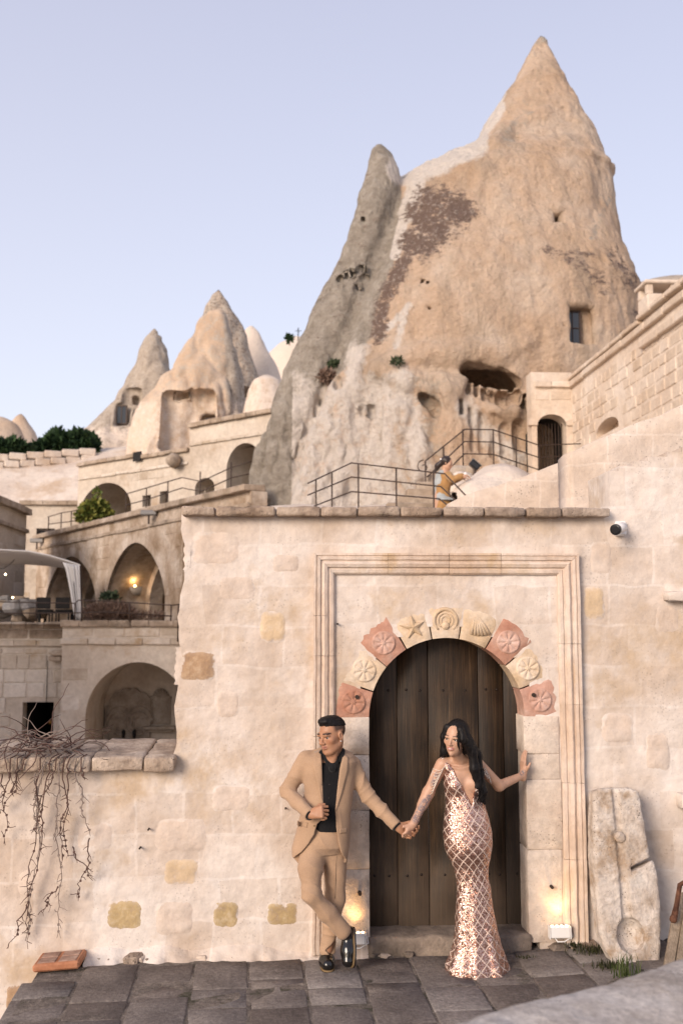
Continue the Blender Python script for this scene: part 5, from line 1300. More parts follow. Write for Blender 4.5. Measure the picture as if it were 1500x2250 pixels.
# steps, dome and rocks on the terrace
st2 = thing('stone_stairs', at(930, 1100, 19)[:], 'short flight of worn stone steps behind the woman in ochre', 'stairs')
for k in range(6):
    a = at(850 + k * 22, 1108 - k * 15, 18.2 + .35 * k); b = at(958 + k * 4, 1108 - k * 15, 18.2 + .35 * k)
    MB().box((a.x, a.y, a.z - .6), (b.x, b.y + .36, a.z + .04), .02, .008).build('step', m_cop2, st2)
Gd = Grid((at(980, 1100, 18).x, 15.5, 2.4), (at(1200, 1100, 18).x, 20.5, 6), .07)
c = at(1094, 1100, 17.8); Gd.ell(c, (0.66, 1.1, 0.66), .1); c2 = at(1048, 1110, 17.3); Gd.ell(c2, (.5, .8, .46), .25); c3 = at(1140, 1110, 17.6); Gd.ell(c3, (.5, .9, .5), .2)
dm = thing('plaster_dome', (c.x, c.y, 2.6), 'smooth white plaster dome beside the stair parapet', 'dome')
rock_obj('dome_shell', Gd, m_pale, dm, [(0.04, 1.5, 3, 1)], 3)
for k, (x, y, Y, r) in enumerate([(1008, 1040, 19, .2), (1017, 1058, 18.8, .24), (1026, 1040, 19, .15), (1004, 1075, 18.6, .22), (1000, 1098, 18.4, .2)]):
    q = at(x, y, Y); Gr = Grid(q - Vector((r * 1.7,) * 3), q + Vector((r * 1.7,) * 3), .03); Gr.ell(q, (r, r, r * .8), .02); Gr.box(q, (r * .7, r * .7, r * .6), .05, rnd=.04)
    t = thing('boulder', (q.x, q.y, q.z - r), ['tan boulder nearest the floodlight on the terrace', 'largest tan boulder below the floodlight', 'small tan boulder right of the floodlight base', 'tan boulder beside the woman in ochre', 'lowest tan boulder at the foot of the dome'][k], 'boulder', 'boulders beside the dome')
    rock_obj('boulder_body', Gr, m_pale if k % 2 else m_cop2, t, [(0.06, 2.5, 3, 1)], k)
q = at(1042, 1022, 18.6); fl = thing('floodlight', (q.x, q.y, q.z - .3), 'black floodlight tilted up at the rock beside the dome', 'floodlight', 'outdoor floodlights')
def tilt(c, ang): return lambda a, b, z: (c.x + a * math.cos(ang) + z * math.sin(ang), c.y + b, c.z - a * math.sin(ang) + z * math.cos(ang))
MB().obox(tilt(q, R(40)), (-.10, -.08, -.06), (.10, .08, .06), .02).build('housing', plain('black_metal', (.02, .02, .022), .45, .3), fl)
MB().obox(tilt(q, R(40)), (-.11, -.09, .061), (.11, .09, .072), .01).build('lens_rim', plain('grey_rim', (.2, .2, .2), .4), fl)
MB().tube([(q.x, q.y, q.z - .3), (q.x, q.y, q.z - .05)], .03, 6).build('stem', m_steel, fl)

# ------------------------------------------------------------------ terrace furniture on the left
m_canvas = plain('white_canvas', (.62, .60, .58), .9, var=.06, vscale=6)
aw = thing('canvas_awning', at(60, 1240, 33)[:], 'white canvas awning with a gathered side drape over the terrace', 'awning')
rows = [[(-60, 1212), (0, 1209), (60, 1212), (110, 1222), (150, 1234), (176, 1243)], [(-60, 1246), (0, 1241), (60, 1240), (110, 1242), (140, 1243), (150, 1245)]]
P0 = [at(x, y, 30.4) for x, y in rows[0]]; P1 = [at(x, y, 35.5) for x, y in rows[1]]
v = []; f = []
for i, (a, b) in enumerate(zip(P0, P1)):
    for k in range(9): t_ = k / 8; p_ = a.lerp(b, t_); v.append((p_.x, p_.y, p_.z - .25 * math.sin(math.pi * t_) * .6))
for i in range(5):
    for k in range(8): f.append([i * 9 + k, i * 9 + k + 1, i * 9 + 10 + k, i * 9 + 9 + k])
n0 = len(v); v += [(x, y, z + .035) for x, y, z in v[:n0]]; f += [[i + n0 for i in q_][::-1] for q_ in f[:]]
for i in range(5): f.append([i * 9, (i + 1) * 9, (i + 1) * 9 + n0, i * 9 + n0])
mk('canopy', v, f, m_canvas, aw, smooth=True)
v = []; f = []; nk = 16
for j in range(11):
    t_ = j / 10; a = at(138 + (164 - 138) * t_ ** .7, 1236 + (1364 - 1236) * t_, 30.35); b = at(176 + 4 * t_, 1243 + (1364 - 1243) * t_, 30.35)
    for k in range(nk + 1): p_ = a.lerp(b, k / nk); v.append((p_.x, p_.y + .10 * math.sin(k * 1.9), p_.z))
for j in range(10):
    for k in range(nk): f.append([j * 17 + k, j * 17 + k + 1, j * 17 + 18 + k, j * 17 + 17 + k])
dp = mk('drape', v, f, m_canvas, aw, smooth=True); sm_ = dp.modifiers.new('thickness', 'SOLIDIFY'); sm_.thickness = .02
MB().tube([at(177, 1243, 30.5), at(180, 1366, 30.5)], .03, 6).build('pole', m_steel, aw)
sl_ = thing('string_lights', at(30, 1225, 31)[:], 'string of small warm bulbs hanging below the awning', 'lights')
m_bulb = emit('warm_bulb', (1, .75, .45), 6)
pts = [at(-20 + 14 * k, 1240 + 14 * math.sin(k * .9) - 2 * k, 32) for k in range(9)]
MB().tube(pts, .01, 5).build('cable', m_black, sl_)
def ball(name, c, r, mat, parent, u_=8, v_=6):
    bm = bmesh.new(); bmesh.ops.create_uvsphere(bm, u_segments=u_, v_segments=v_, radius=r); me = bpy.data.meshes.new(name); bm.to_mesh(me); bm.free()
    return link_mesh(name, me, mat, parent, c, True)
for x, y in ((64, 1221), (53, 1220), (28, 1313), (12, 1262)): ball('bulb', at(x, y, 32), .03, m_bulb, sl_)
tb = thing('terrace_table', at(125, 1362, 32)[:], 'dark dining table under the awning', 'table')
a, b = at(80, 1345, 32), at(166, 1345, 32)
MB().box((a.x, a.y, a.z - .03), (b.x, a.y + .9, a.z + .03), .01).build('table_top', m_black, tb)
for x in (a.x + .08, b.x - .08):
    for y in (a.y + .08, a.y + .82): MB().box((x - .04, y - .04, ZT - .1), (x + .04, y + .04, a.z - .031)).build('leg', m_black, tb)
for k, xx in enumerate((98, 140)):
    q = at(xx, 1352, 31.6); cz = ZT - .1; cr_ = thing('terrace_chair', (q.x, q.y, cz), ['left dark chair at the table under the awning', 'right dark chair at the table under the awning'][k], 'chair', 'chairs under the awning')
    MB().box((q.x - .22, q.y - .22, cz + .38), (q.x + .22, q.y + .22, cz + .43), .01).build('seat', m_black, cr_)
    MB().box((q.x - .22, q.y - .22, cz + .45), (q.x + .22, q.y - .18, cz + .8), .01).build('backrest', m_black, cr_)
    for dx in (-.19, .19):
        for dy in (-.19, .19): MB().box((q.x + dx - .02, q.y + dy - .02, cz), (q.x + dx + .02, q.y + dy + .02, cz + .379)).build('leg', m_black, cr_)
rk = random.Random(9); m_rockery = [stone('rockery_grey', [(.16, .15, .15), (.26, .25, .25), (.38, .36, .34)], scale=3, bump=.8, bscale=20, rand=.2), m_cop2]
for k in range(16):
    q = at(rk.uniform(0, 78), rk.uniform(1318, 1362), rk.uniform(32.5, 34)); r = rk.uniform(.16, .34); v, f = chamfer_box(r * 1.2, r, r * .7, r * .35, r * .2, rk)
    o = mk('rockery_stone', v, f, m_rockery[k % 2], None); o.location = q; o.rotation_euler = (0, 0, rk.uniform(0, 3)); tag(o, 'rough stone in the rockery wall under the awning', 'stone', 'rockery stones')

# ------------------------------------------------------------------ foliage
def leafmat(name, c0, c1):
    m, nt, b = newmat(name)
    r_ = nd(nt, 'NewGeometry').outputs['Random Per Island']; nt.links.new(mixc(nt, r_, c0, c1), b.inputs['Base Color'])
    b.inputs['Roughness'].default_value = .6; b.inputs['Specular IOR Level'].default_value = .2; return m
def leaves(name, blobs, n, size, mat, parent, seed, slender=.35, up=0.0):
    rnd = np.random.default_rng(seed); v = []; f = []
    w_ = np.array([b[1] * b[2] * b[3] for b in blobs]) ; w_ = w_ / w_.sum()
    for _ in range(n):
        b = blobs[rnd.choice(len(blobs), p=w_)]; d = rnd.normal(size=3); d /= np.linalg.norm(d); rr = rnd.uniform(.35, 1.08) ** .5
        c = np.array(b[0]) + d * rr * np.array(b[1:4]); a = rnd.normal(size=3) + d * .8; a[2] += up; a /= np.linalg.norm(a); s_ = np.cross(a, rnd.normal(size=3)); s_ /= np.linalg.norm(s_)
        L = size * rnd.uniform(.6, 1.4); i = len(v)
        v += [tuple(c - s_ * L * slender * .2), tuple(c + a * L * .5 + s_ * L * slender), tuple(c + a * L), tuple(c + a * L * .5 - s_ * L * slender)]; f.append([i, i + 1, i + 2, i + 3])
    return mk(name, v, f, mat, parent)
m_jun = leafmat('juniper_green', (.012, .028, .014), (.04, .075, .028)); m_leafg = leafmat('bush_green', (.06, .10, .02), (.22, .21, .05)); m_dry = leafmat('dry_grass', (.14, .09, .065), (.26, .18, .14)); m_olivel = leafmat('olive_leaf', (.03, .05, .025), (.09, .11, .06))
m_bark = plain('bark', (.10, .065, .045), .9, var=.3)
def shrub(name, label, pxs, Y, sc, n, size, mat, seed, group=None, up=.3, cat='shrub', slender=.3):
    base = at(pxs[0][0], max(p[1] for p in pxs) + 8, Y); t = thing(name, base[:], label, cat, group)
    bl_ = []
    for (x, y, rx, ry) in pxs:
        c = at(x, y, Y); k = Y / F; bl_.append((c[:], rx * k, min(rx, ry) * k * 1.2, ry * k))
    leaves('foliage', bl_, n, size, mat, t, seed, slender, up)
    for b in bl_[:4] if sc else []: MB().tube([(base.x + (b[0][0] - base.x) * .3, b[0][1], base.z - .3), b[0]], [.05 * sc, .015 * sc], 5).build('stem', m_bark, t)
    return t
shrub('juniper_shrub', 'dark green spreading juniper on the low wall by the grey cone', [(100, 988, 30, 12), (140, 975, 38, 18), (175, 972, 30, 20), (195, 978, 16, 18), (125, 962, 10, 14)], 58, 2, 2600, .42, m_jun, 1, 'junipers on the hillside', up=.8)
shrub('juniper_shrub', 'dark green juniper at the left edge of the frame', [(8, 988, 22, 16), (40, 992, 30, 12), (-25, 985, 25, 20), (30, 978, 14, 10)], 57, 2, 1600, .40, m_jun, 2, 'junipers on the hillside', up=.8)
lw = thing('low_stone_wall', at(100, 1008, 56)[:], 'low stone retaining wall below the junipers', 'wall')
PW = Plane(at(-60, 1005, 55)[:2], at(212, 1000, 57)[:2])
for row in range(3):
    n_ = 7 + row
    for k in range(n_):
        s0, s1 = PW.L * k / n_, PW.L * (k + 1) / n_; zc = PW.uv(-60 + 272 * (k + .5) / n_, 1012 - 18 * (k + .5) / n_)[1] + .30
        MB().obox(PW.w, (s0 - .01, -.5 + .02 * (k % 2), zc - .42 * (row + 1)), (s1 - .025, .03 * (k % 3), zc - .42 * row - .02), .05, .02).build('stone', m_pale, lw)
shrub('flower_bush', 'yellow-green flowering bush in front of the big round arch', [(208, 1118, 28, 18), (196, 1130, 22, 14), (226, 1127, 22, 12), (180, 1134, 16, 9), (214, 1092, 6, 20)], 41, 1, 1500, .17, m_leafg, 3, up=.3, slender=.45)
shrub('small_tree', 'small sparse potted tree on the terrace before the right pointed arch', [(240, 1312, 17, 10), (232, 1322, 10, 8), (250, 1320, 10, 8)], 31, 1, 420, .13, m_olivel, 4, cat='tree')
shrub('dry_hedge', 'dry brownish grass hedge along the terrace railing', [(205, 1352, 16, 16), (230, 1348, 22, 17), (258, 1348, 22, 17), (280, 1352, 14, 14), (320, 1358, 40, 7)], 30.4, .5, 3200, .22, m_dry, 5, up=1.2, slender=.06, cat='hedge')
shrub('rock_weed', 'tuft of dry weeds growing from a ledge on the great cone', [(716, 828, 16, 12)], hit(GCONE, 716, 834, 22.9, 34).y - .05, 0, 500, .16, m_dry, 6, group='weeds on the great cone', up=.6, slender=.12)
shrub('rock_weed', 'small green weed on the great cone above the dry tuft', [(735, 800, 16, 5)], hit(GCONE, 735, 802, 22.9, 34).y - .05, 0, 260, .12, m_olivel, 7, group='weeds on the great cone', up=.6, slender=.2)
shrub('rock_weed', 'small green sprig on the ledge of the great cone right of the dry tuft', [(872, 796, 12, 8)], hit(GCONE, 872, 800, 22.9, 34).y - .05, 0, 120, .14, m_olivel, 8, group='weeds on the great cone', up=.8, slender=.15)
an = thing('antenna_pole', at(655, 745, 92)[:], 'thin antenna pole on the pale skyline ridge', 'pole'); a = at(655, 720, 92); MB().tube([(a.x, a.y, a.z - 1.6), tuple(a)], .05, 5).build('pole', m_black, an); MB().tube([(a.x - .3, a.y, a.z - .3), (a.x + .3, a.y, a.z - .3)], .03, 5).build('crossbar', m_black, an)
shrub('skyline_bush', 'small dark bush on the pale skyline ridge', [(636, 744, 6, 5)], 92, 1, 90, .4, m_jun, 9)

# ------------------------------------------------------------------ dried vine on the low wall
m_vine = plain('dry_vine', (.085, .045, .035), .85, var=.35, vscale=60)
m_vine2 = plain('grey_vine', (.20, .155, .13), .85, var=.35, vscale=60)
vn = thing('dried_vine', at(100, 1650, WY)[:], 'leafless dried vine tangled on the low wall coping and hanging down', 'vine')
rv = random.Random(12)
def curve_pts(p, n, step, d, wob, grav):
    pts = [Vector(p)]; d = Vector(d)
    for _ in range(n):
        d = (d + Vector((rv.uniform(-wob, wob), rv.uniform(-wob, wob) * .35, rv.uniform(-wob, wob) - grav))).normalized(); pts.append(pts[-1] + d * step)
    return pts
mb = MB(); mb2 = MB()
for k in range(95):
    x = at(rv.gauss(75, 52), 1645, WY).x; x = min(x, at(165, 1645, WY).x)
    p = (x, WY - .14 + rv.uniform(0, .45), Z_LOW + .05 + rv.uniform(0, .05) + .10 * math.exp(-((x - at(80, 1640, WY).x) / .16) ** 2) * rv.random())
    ps = curve_pts(p, 9, rv.uniform(.025, .05), (rv.uniform(-1, 1), rv.uniform(-.4, .4), rv.uniform(-.1, .25)), .40, .09)
    ps = [Vector((q.x, q.y, max(q.z, Z_LOW + .035))) if q.y > WY - .12 else q for q in ps]
    (mb if k % 3 else mb2).tube(ps, [.0046 * (1 - .07 * i) for i in range(10)], 5)
for x0, y0, x1, y1 in ((100, 1625, 158, 1598), (60, 1640, 10, 1615), (118, 1640, 150, 1630), (90, 1620, 128, 1608)):
    a, b = at(x0, y0, WY - .05), at(x1, y1, WY - .1); mb2.tube([a, a.lerp(b, .5) + Vector((0, 0, .012)), b], [.005, .004, .002], 5)
mb.build('tangle', m_vine, vn, smooth=True); mb2.build('tangle', m_vine2, vn, smooth=True)
strands = [(20, 1690, 8, 1860, 5), (50, 1680, 10, 1780, 4), (95, 1675, 65, 2050, 9), (110, 1680, 55, 2070, 9), (85, 1690, 60, 2085, 8), (130, 1680, 128, 2060, 9), (150, 1685, 135, 1900, 7), (165, 1690, 200, 1840, 6), (200, 1840, 172, 1980, 5), (120, 1690, 70, 1830, 5), (140, 1690, 150, 1880, 6), (75, 1700, 85, 1830, 4), (35, 1690, 30, 1750, 3), (175, 1690, 190, 1712, 2), (160, 1860, 202, 1935, 4), (128, 1950, 85, 2010, 3), (5, 1700, 2, 1790, 4), (60, 1990, 20, 2085, 3)]
for x0, y0, x1, y1, n in strands:
    a, b = at(x0, y0, WY - .12), at(x1, y1, WY - .05); ps = []; nn = n * 3
    ph = rv.uniform(0, 6)
    for i in range(nn + 1):
        t_ = i / nn; p_ = a.lerp(b, t_); ps.append(p_ + Vector((.022 * math.sin(ph + t_ * 9) * math.sin(math.pi * t_) + rv.uniform(-.009, .009), -.02 * math.sin(math.pi * t_) + rv.uniform(-.01, .008), rv.uniform(-.006, .006))))
    if y0 < 1700: ps = [Vector((a.x + .03, WY - .06, Z_LOW + .06)), Vector((a.x + .012, WY - .14, Z_LOW + .05))] + ps
    m_ = MB().tube(ps, [.0048 - .0032 * i / len(ps) for i in range(len(ps))], 5)
    for i in range(2, len(ps) - 1):
        if rv.random() < .75:
            q = curve_pts(ps[i], rv.randrange(2, 5), rv.uniform(.012, .022), (rv.uniform(-1, 1), rv.uniform(-.6, .1), rv.uniform(-.8, .3)), .6, .1); m_.tube(q, [.0028 - .0004 * j for j in range(len(q))], 4)
        if rv.random() < .4: m_.box(tuple(ps[i] - Vector((.006,) * 3)), tuple(ps[i] + Vector((.006,) * 3)))
    m_.build('strand', m_vine if rv.random() < .75 else m_vine2, vn)

# ------------------------------------------------------------------ things by the gate
m_terra = stone('terracotta', [(.30, .12, .06), (.40, .18, .10), (.45, .24, .15)], scale=6, bump=.3, bscale=60, rand=0)
m_terra2 = stone('worn_terracotta_top', [(.26, .16, .12), (.33, .21, .16), (.40, .28, .22)], scale=9, var=.3, bump=.4, bscale=60, rand=0)
q = atz(132, 2108, .05); tl = thing('clay_tile', (q.x, q.y, 0), 'orange clay tile lying on the paving below the vine', 'tile')
fr_ = tilt(Vector((q.x, q.y, .045)), R(-4))
MB().obox(fr_, (-.145, -.12, -.03), (.145, .12, .018), .012).build('tile_body', m_terra, tl)
for i in (-1, 1):
    for j in (-1, 1): MB().obox(fr_, (i * .065 - .055, j * .052 - .045, .012), (i * .065 + .055, j * .052 + .045, .0225), .003).build('tile_panel', m_terra2, tl)
# carved trough stone leaning on the wall
m_trough = stone('trough_stone', [(.40, .31, .235), (.58, .50, .43), (.66, .60, .54)], scale=4.5, fine=30, var=.22, bump=.9, bscale=60, bdist=.015, rand=0, pits=.9, pitscale=70, stain=(.36, .25, .16), stainscale=5, stainlo=.53)
Yb = 6.50; o0 = atz(1372, 2126, .05); o0 = Vector((at(1372, 2126, Yb).x, Yb, at(1372, 2126, Yb).z))
def loc_(px, py): p = at(px, py, 6.58); return (p.x - o0.x, (p.z - o0.z) / math.cos(R(9)))
Rw = [(1736, 1318, 1392), (1746, 1306, 1408), (1790, 1303, 1412), (1840, 1301, 1418), (1884, 1300, 1424), (1900, 1299, 1434), (1960, 1299, 1440), (2040, 1306, 1440), (2080, 1318, 1437), (2110, 1334, 1430), (2128, 1352, 1414)]
zz = np.array([loc_(1370, r[0])[1] for r in Rw])[::-1]; ll = np.array([loc_(r[1], r[0])[0] for r in Rw])[::-1]; rr = np.array([loc_(r[2], r[0])[0] for r in Rw])[::-1]
Gt = Grid((-.34, -.14, -.06), (.30, .16, 1.34), .007)
def slabf(X, Y, Z):
    a = np.interp(Z, zz, ll); b = np.interp(Z, zz, rr) - .02 * np.clip((.12 - Y) / .1, 0, 1) * 0; c_, w_ = (a + b) / 2, (b - a) / 2
    dx, dy, dz = np.abs(X - c_) - w_ + .03, np.abs(Y) - .075 + .03, np.maximum(zz[0] - Z, Z - zz[-1]) + .03
    return np.sqrt(np.maximum(dx, 0) ** 2 + np.maximum(dy, 0) ** 2 + np.maximum(dz, 0) ** 2) + np.minimum(np.maximum(np.maximum(dx, dy), dz), 0) - .03
Gt.fn(slabf, k=.005)
def gq(px, py, y=-.078): a, b = loc_(px, py); return (a, y, b)
Gt.chain([gq(1353, 1730), gq(1357, 1840), gq(1362, 1930), gq(1366, 2030)], [.024, .024, .030, .034], .010, 's')
Gt.ell(gq(1358, 1842), (.052, .022, .052), .008, 's'); Gt.ell(gq(1358, 1842, -.072), (.036, .014, .036), .006)
Gt.ell(gq(1372, 2048, -.070), (.088, .085, .105), .010, 's'); Gt.cap(gq(1374, 2078), gq(1376, 2120), .02, .016, .01, 's')
a, b = gq(1382, 1908, 0), gq(1446, 1880, 0); Gt.box(((a[0] + b[0]) / 2, 0, (a[2] + b[2]) / 2), (.115, .2, .014), .006, 's', M=[(math.cos(R(24)), 0, math.sin(R(24))), (0, 1, 0), (-math.sin(R(24)), 0, math.cos(R(24)))])
v, f = Gt.mesh(); n_ = vnormals(v, f); v = v + n_ * (.010 * fbm(v * 6, 3, 3) + .006 * fbm(v * 22, 3, 7))[:, None]
ct_, stt = math.cos(R(9)), math.sin(R(9)); v = np.stack([v[:, 0] + o0.x, o0.y + v[:, 1] * ct_ + v[:, 2] * stt, o0.z + v[:, 2] * ct_ - v[:, 1] * stt], 1)
ts = thing('trough_stone', (o0.x, o0.y, o0.z), 'tall pale carved trough stone with groove and basin leaning on the wall', 'stone'); mk('stone_body', v, f, m_trough, ts, smooth=True)
# weeds and dirt at its foot
m_grass = leafmat('grass_green', (.035, .055, .015), (.10, .12, .04)); m_moss = leafmat('moss_green', (.02, .022, .01), (.05, .05, .02))
def tuft(label, px, py, n, h, spread, seed, mat=None):
    q = atz(px, py, .07); t = thing('grass_tuft', (q.x, q.y, .06), label, 'grass', 'grass tufts by the gate'); rnd = random.Random(seed); v = []; f = []
    for _ in range(n):
        x, y = q.x + rnd.gauss(0, spread), q.y + rnd.gauss(0, spread * .5); a = rnd.uniform(0, 6.3); L = h * rnd.uniform(.4, 1.1); le = rnd.uniform(.1, .6) * L; w_ = .0035; i = len(v); zb = .05
        dx, dy = math.cos(a), math.sin(a); v += [(x - dy * w_, y + dx * w_, zb), (x + dy * w_, y - dx * w_, zb), (x + dx * le * .4 + dy * w_ * .7, y + dy * le * .4 - dx * w_ * .7, zb + L * .65), (x + dx * le * .4 - dy * w_ * .7, y + dy * le * .4 + dx * w_ * .7, zb + L * .65), (x + dx * le, y + dy * le, zb + L)]
        f += [[i, i + 1, i + 2, i + 3], [i + 3, i + 2, i + 4]]
    mk('blades', v, f, mat or m_grass, t)['kind'] = 'stuff'
tuft('long green grass tuft at the foot of the carved trough stone', 1372, 2140, 60, .15, .045, 1)
tuft('low weeds between the lamp and the trough stone', 1300, 2085, 160, .045, .07, 2, m_moss)
tuft('low weeds at the frame foot beside the right lamp', 1262, 2072, 60, .035, .03, 3, m_moss)
tuft('sparse weeds at the wall foot in front of the trough stone base', 1335, 2120, 120, .05, .05, 4, m_moss)
tuft('tiny green weeds beside the door threshold right end', 1150, 2098, 40, .02, .03, 5, m_moss)
# rubble along the foot of the wall
rb = random.Random(3)
for k in range(26):
    px = rb.choice([rb.uniform(230, 520), rb.uniform(215, 300), rb.uniform(800, 900), rb.uniform(1180, 1290)]); q = atz(px, 2100 - (px > 1180) * 30 + rb.uniform(-4, 3), .01)
    r = rb.uniform(.008, .022) if k > 4 else rb.uniform(.025, .045); v, f = chamfer_box(r * 1.5, r, r * .6, r * .3, r * .3, rb); o = mk('rubble_stone', v, f, [m_coping, m_step, m_jamb][k % 3]); o.location = (q.x, min(q.y, WY - .03), gz(q.x, 6) + r * .4); o.rotation_euler = (0, 0, rb.uniform(0, 3))
    tag(o, 'small loose chip of stone lying along the wall foot', 'rubble', 'loose stone chips')
# skirting of crumbled plaster where the wall meets the paving
v = []; f = []; n = 130
for i in range(n + 1):
    x = at(190, 2100, WY).x + (at(808, 2100, WY).x - at(190, 2100, WY).x) * i / n; w_ = .05 + .05 * abs(vnoise(np.array([[x * 4, 0, 0]]), 4)[0]) + .02 * vnoise(np.array([[x * 17, 0, 0]]), 5)[0]; hh = .05 + .03 * vnoise(np.array([[x * 5, 3, 0]]), 6)[0]
    for k, (dy, dz) in enumerate(((0.02, hh + .02), (-.012, hh), (-w_ * .45, hh * .42), (-w_, .008), (-w_ - .02, -.03))): v.append((x, WY + dy, dz + .006 * vnoise(np.array([[x * 30, k, 0]]), 8)[0]))
for i in range(n):
    for k in range(4): f.append([i * 5 + k, (i + 1) * 5 + k, (i + 1) * 5 + k + 1, i * 5 + k + 1])
o = mk('plaster_skirt', v, [q[::-1] for q in f], m_plaster, wall, smooth=True)
# weathered boards and rusty bracket at the right edge
m_oldwood = wood('grey_old_board', [(.20, .15, .10), (.32, .25, .18), (.42, .34, .26)], rough=.85); m_rust = stone('rust', [(.05, .022, .015), (.10, .045, .028), (.16, .075, .045)], scale=20, bump=.6, bscale=80, rand=0)
wd = thing('old_boards', at(1480, 2130, 6.3)[:], 'weathered wooden boards with a rusty iron bracket at the right edge', 'boards')
for x0, y0, x1, y1, wpx in ((1468, 2125, 1496, 1962, 11), (1492, 2125, 1522, 1930, 10)):
    a, b = at(x0, y0, 6.3), at(x1, y1, 6.5); d = (b - a).normalized(); s_ = Vector((1, 0, 0)); nrm = d.cross(s_).normalized(); L = (b - a).length
    MB().obox(lambda u_, w_, t_: tuple(a + s_ * u_ + nrm * w_ + d * t_), (-wpx * .0029, -.014, 0), (wpx * .0029, .014, L), .004).build('board', m_oldwood, wd)
MB().tube([at(1480, 2018, 6.36), at(1487, 1985, 6.38), at(1493, 1945, 6.40), at(1503, 1940, 6.40), at(1530, 1943, 6.40)], [.022, .016, .016, .018, .018], 8).build('bracket', m_rust, wd)
ball('knob', at(1479, 2020, 6.35), .026, m_rust, wd)
# rough parapet close to the camera, bottom right
m_near = stone('near_parapet', [(.36, .31, .265), (.47, .415, .365), (.57, .515, .46)], scale=5, fine=40, var=.25, bump=.8, bscale=60, bdist=.012, rand=0, pits=.7, pitscale=60)
edge = [(900, 2295, 2.6), (980, 2250, 2.7), (1060, 2225, 2.8), (1160, 2200, 2.9), (1250, 2178, 3.0), (1330, 2153, 3.1), (1420, 2130, 3.2), (1500, 2098, 3.3), (1620, 2060, 3.45)]
E_ = [at(*q) for q in edge]; v = []; f = []; NS = 60; prof = [(.10, -1.0), (.04, -.25), (.012, -.05), (0, -.012), (-.03, .004), (-.12, .012), (-.25, .0), (-.40, -.02), (-.55, -.06), (-.60, -.2), (-.62, -1.0)]
for i in range(NS + 1):
    t_ = i / NS * (len(E_) - 1); k = min(int(t_), len(E_) - 2); p_ = E_[k].lerp(E_[k + 1], t_ - k); d = E_[k + 1] - E_[k]; d.z = 0; d.normalize(); nn = Vector((-d.y, d.x, 0))
    for o_, z_ in prof: w_ = p_ + nn * o_; v.append((w_.x, w_.y, w_.z + z_))
v = np.array(v); v += .016 * np.stack([fbm(v * 7 + 5 * q, 3, 40 + q) for q in range(3)], 1); k = len(prof)
for i in range(NS):
    for j in range(k - 1): f.append([i * k + j, i * k + j + 1, (i + 1) * k + j + 1, (i + 1) * k + j])
np_ = thing('near_parapet', (E_[3].x, E_[3].y, E_[3].z - 1), 'rough grey stone parapet close to the camera at the bottom right corner', 'parapet'); mk('parapet_stone', v, f, m_near, np_, smooth=True)
# security camera
m_white = plain('white_plastic_case', (.72, .70, .68), .4); m_gloss = plain('black_gloss', (.008, .008, .009), .12, spec=.6)
q = at(1358, 1162, WY); sc_ = thing('security_camera', (q.x, WY, q.z), 'white security camera with black face below the right end of the coping', 'camera')
MB().box((q.x - .035, WY - .045, q.z - .05), (q.x + .045, WY + .01, q.z + .05), .01).build('mount_box', m_white, sc_)
MB().tube([(q.x - .005, WY - .04, q.z - .005), (q.x - .03, WY - .10, q.z - .012)], [.022, .02], 10).build('swivel', m_white, sc_, smooth=True)
a = Vector((q.x + .0, WY - .10, q.z + .004)); b = Vector((q.x - .085, WY - .19, q.z - .024)); d = (b - a).normalized()
MB().tube([a, a + d * .005, b - d * .02, b - d * .018], [.026, .034, .034, .03], 14).build('camera_body', m_white, sc_, smooth=True)
MB().tube([b - d * .021, b - d * .019, b + d * .004, b + d * .006], [.034, .038, .038, .033], 14).build('lens_face', m_gloss, sc_, smooth=True)
# small stone ledges sticking out at the right edge of the wall
for x0, y0, x1, y1 in ((1455, 1300, 1520, 1322), (1484, 1742, 1530, 1775)):
    a, b = at(x0, y0, WY), at(x1, y1, WY); vq, fq = rough_box(abs(b.x - a.x) / 2, .06, abs(a.z - b.z) / 2, .01, .006, 5); o = mk('ledge_stone', vq, fq, m_yellow, wall, smooth=True); o.location = Vector(((a.x + b.x) / 2, WY - .03, (a.z + b.z) / 2)) - woff(wall)
# LED up-lights at the foot of the jambs
def uplight(px, py, w_, label, power):
    q = at(px, py, WY - .07); t = thing('uplight', (q.x, q.y, q.z - .04), label, 'lamp', 'white up-lights at the gate'); h_ = .038
    MB().box((q.x - w_, q.y - .022, q.z - h_), (q.x + w_, q.y + .025, q.z + h_ - .004), .006).build('housing', m_white, t)
    MB().box((q.x - w_ - .006, q.y - .028, q.z - h_ - .004), (q.x - w_ - .0005, q.y + .03, q.z + h_), .002).build('end_cap', m_white, t)
    MB().box((q.x + w_ + .0005, q.y - .028, q.z - h_ - .004), (q.x + w_ + .006, q.y + .03, q.z + h_), .002).build('end_cap', m_white, t)
    for k in range(4): xx = q.x - w_ * .72 + w_ * 1.44 * k / 3; MB().box((xx - .007, q.y - .012, q.z + h_ - .0035), (xx + .007, q.y + .010, q.z + h_ + .001), .001).build('led', emit('warm_led', (1, .66, .34), 9), t)
    MB().tube([(q.x - w_ * .5, q.y, q.z - h_), (q.x - w_ * .3, q.y - .02, q.z - h_ - .02), (q.x + w_ * .4, q.y - .015, q.z - h_ - .022), (q.x + w_ + .02, q.y, q.z - h_ + .005), (q.x + w_ + .015, q.y + .03, q.z)], .004, 6).build('cable', m_white, t, smooth=True)
    L = bpy.data.lights.new('uplight_beam', 'SPOT'); L.energy = power; L.color = (1, .60, .26); L.spot_size = R(95); L.spot_blend = .9; L.shadow_soft_size = .03
    lo = bpy.data.objects.new('uplight_beam', L); COL.objects.link(lo); lo.parent = t; lo.location = Vector((q.x, q.y - .01, q.z + h_ + .02)) - woff(t); lo.rotation_euler = Vector((0, -.36, -.93)).to_track_quat('Z', 'Y').to_euler()
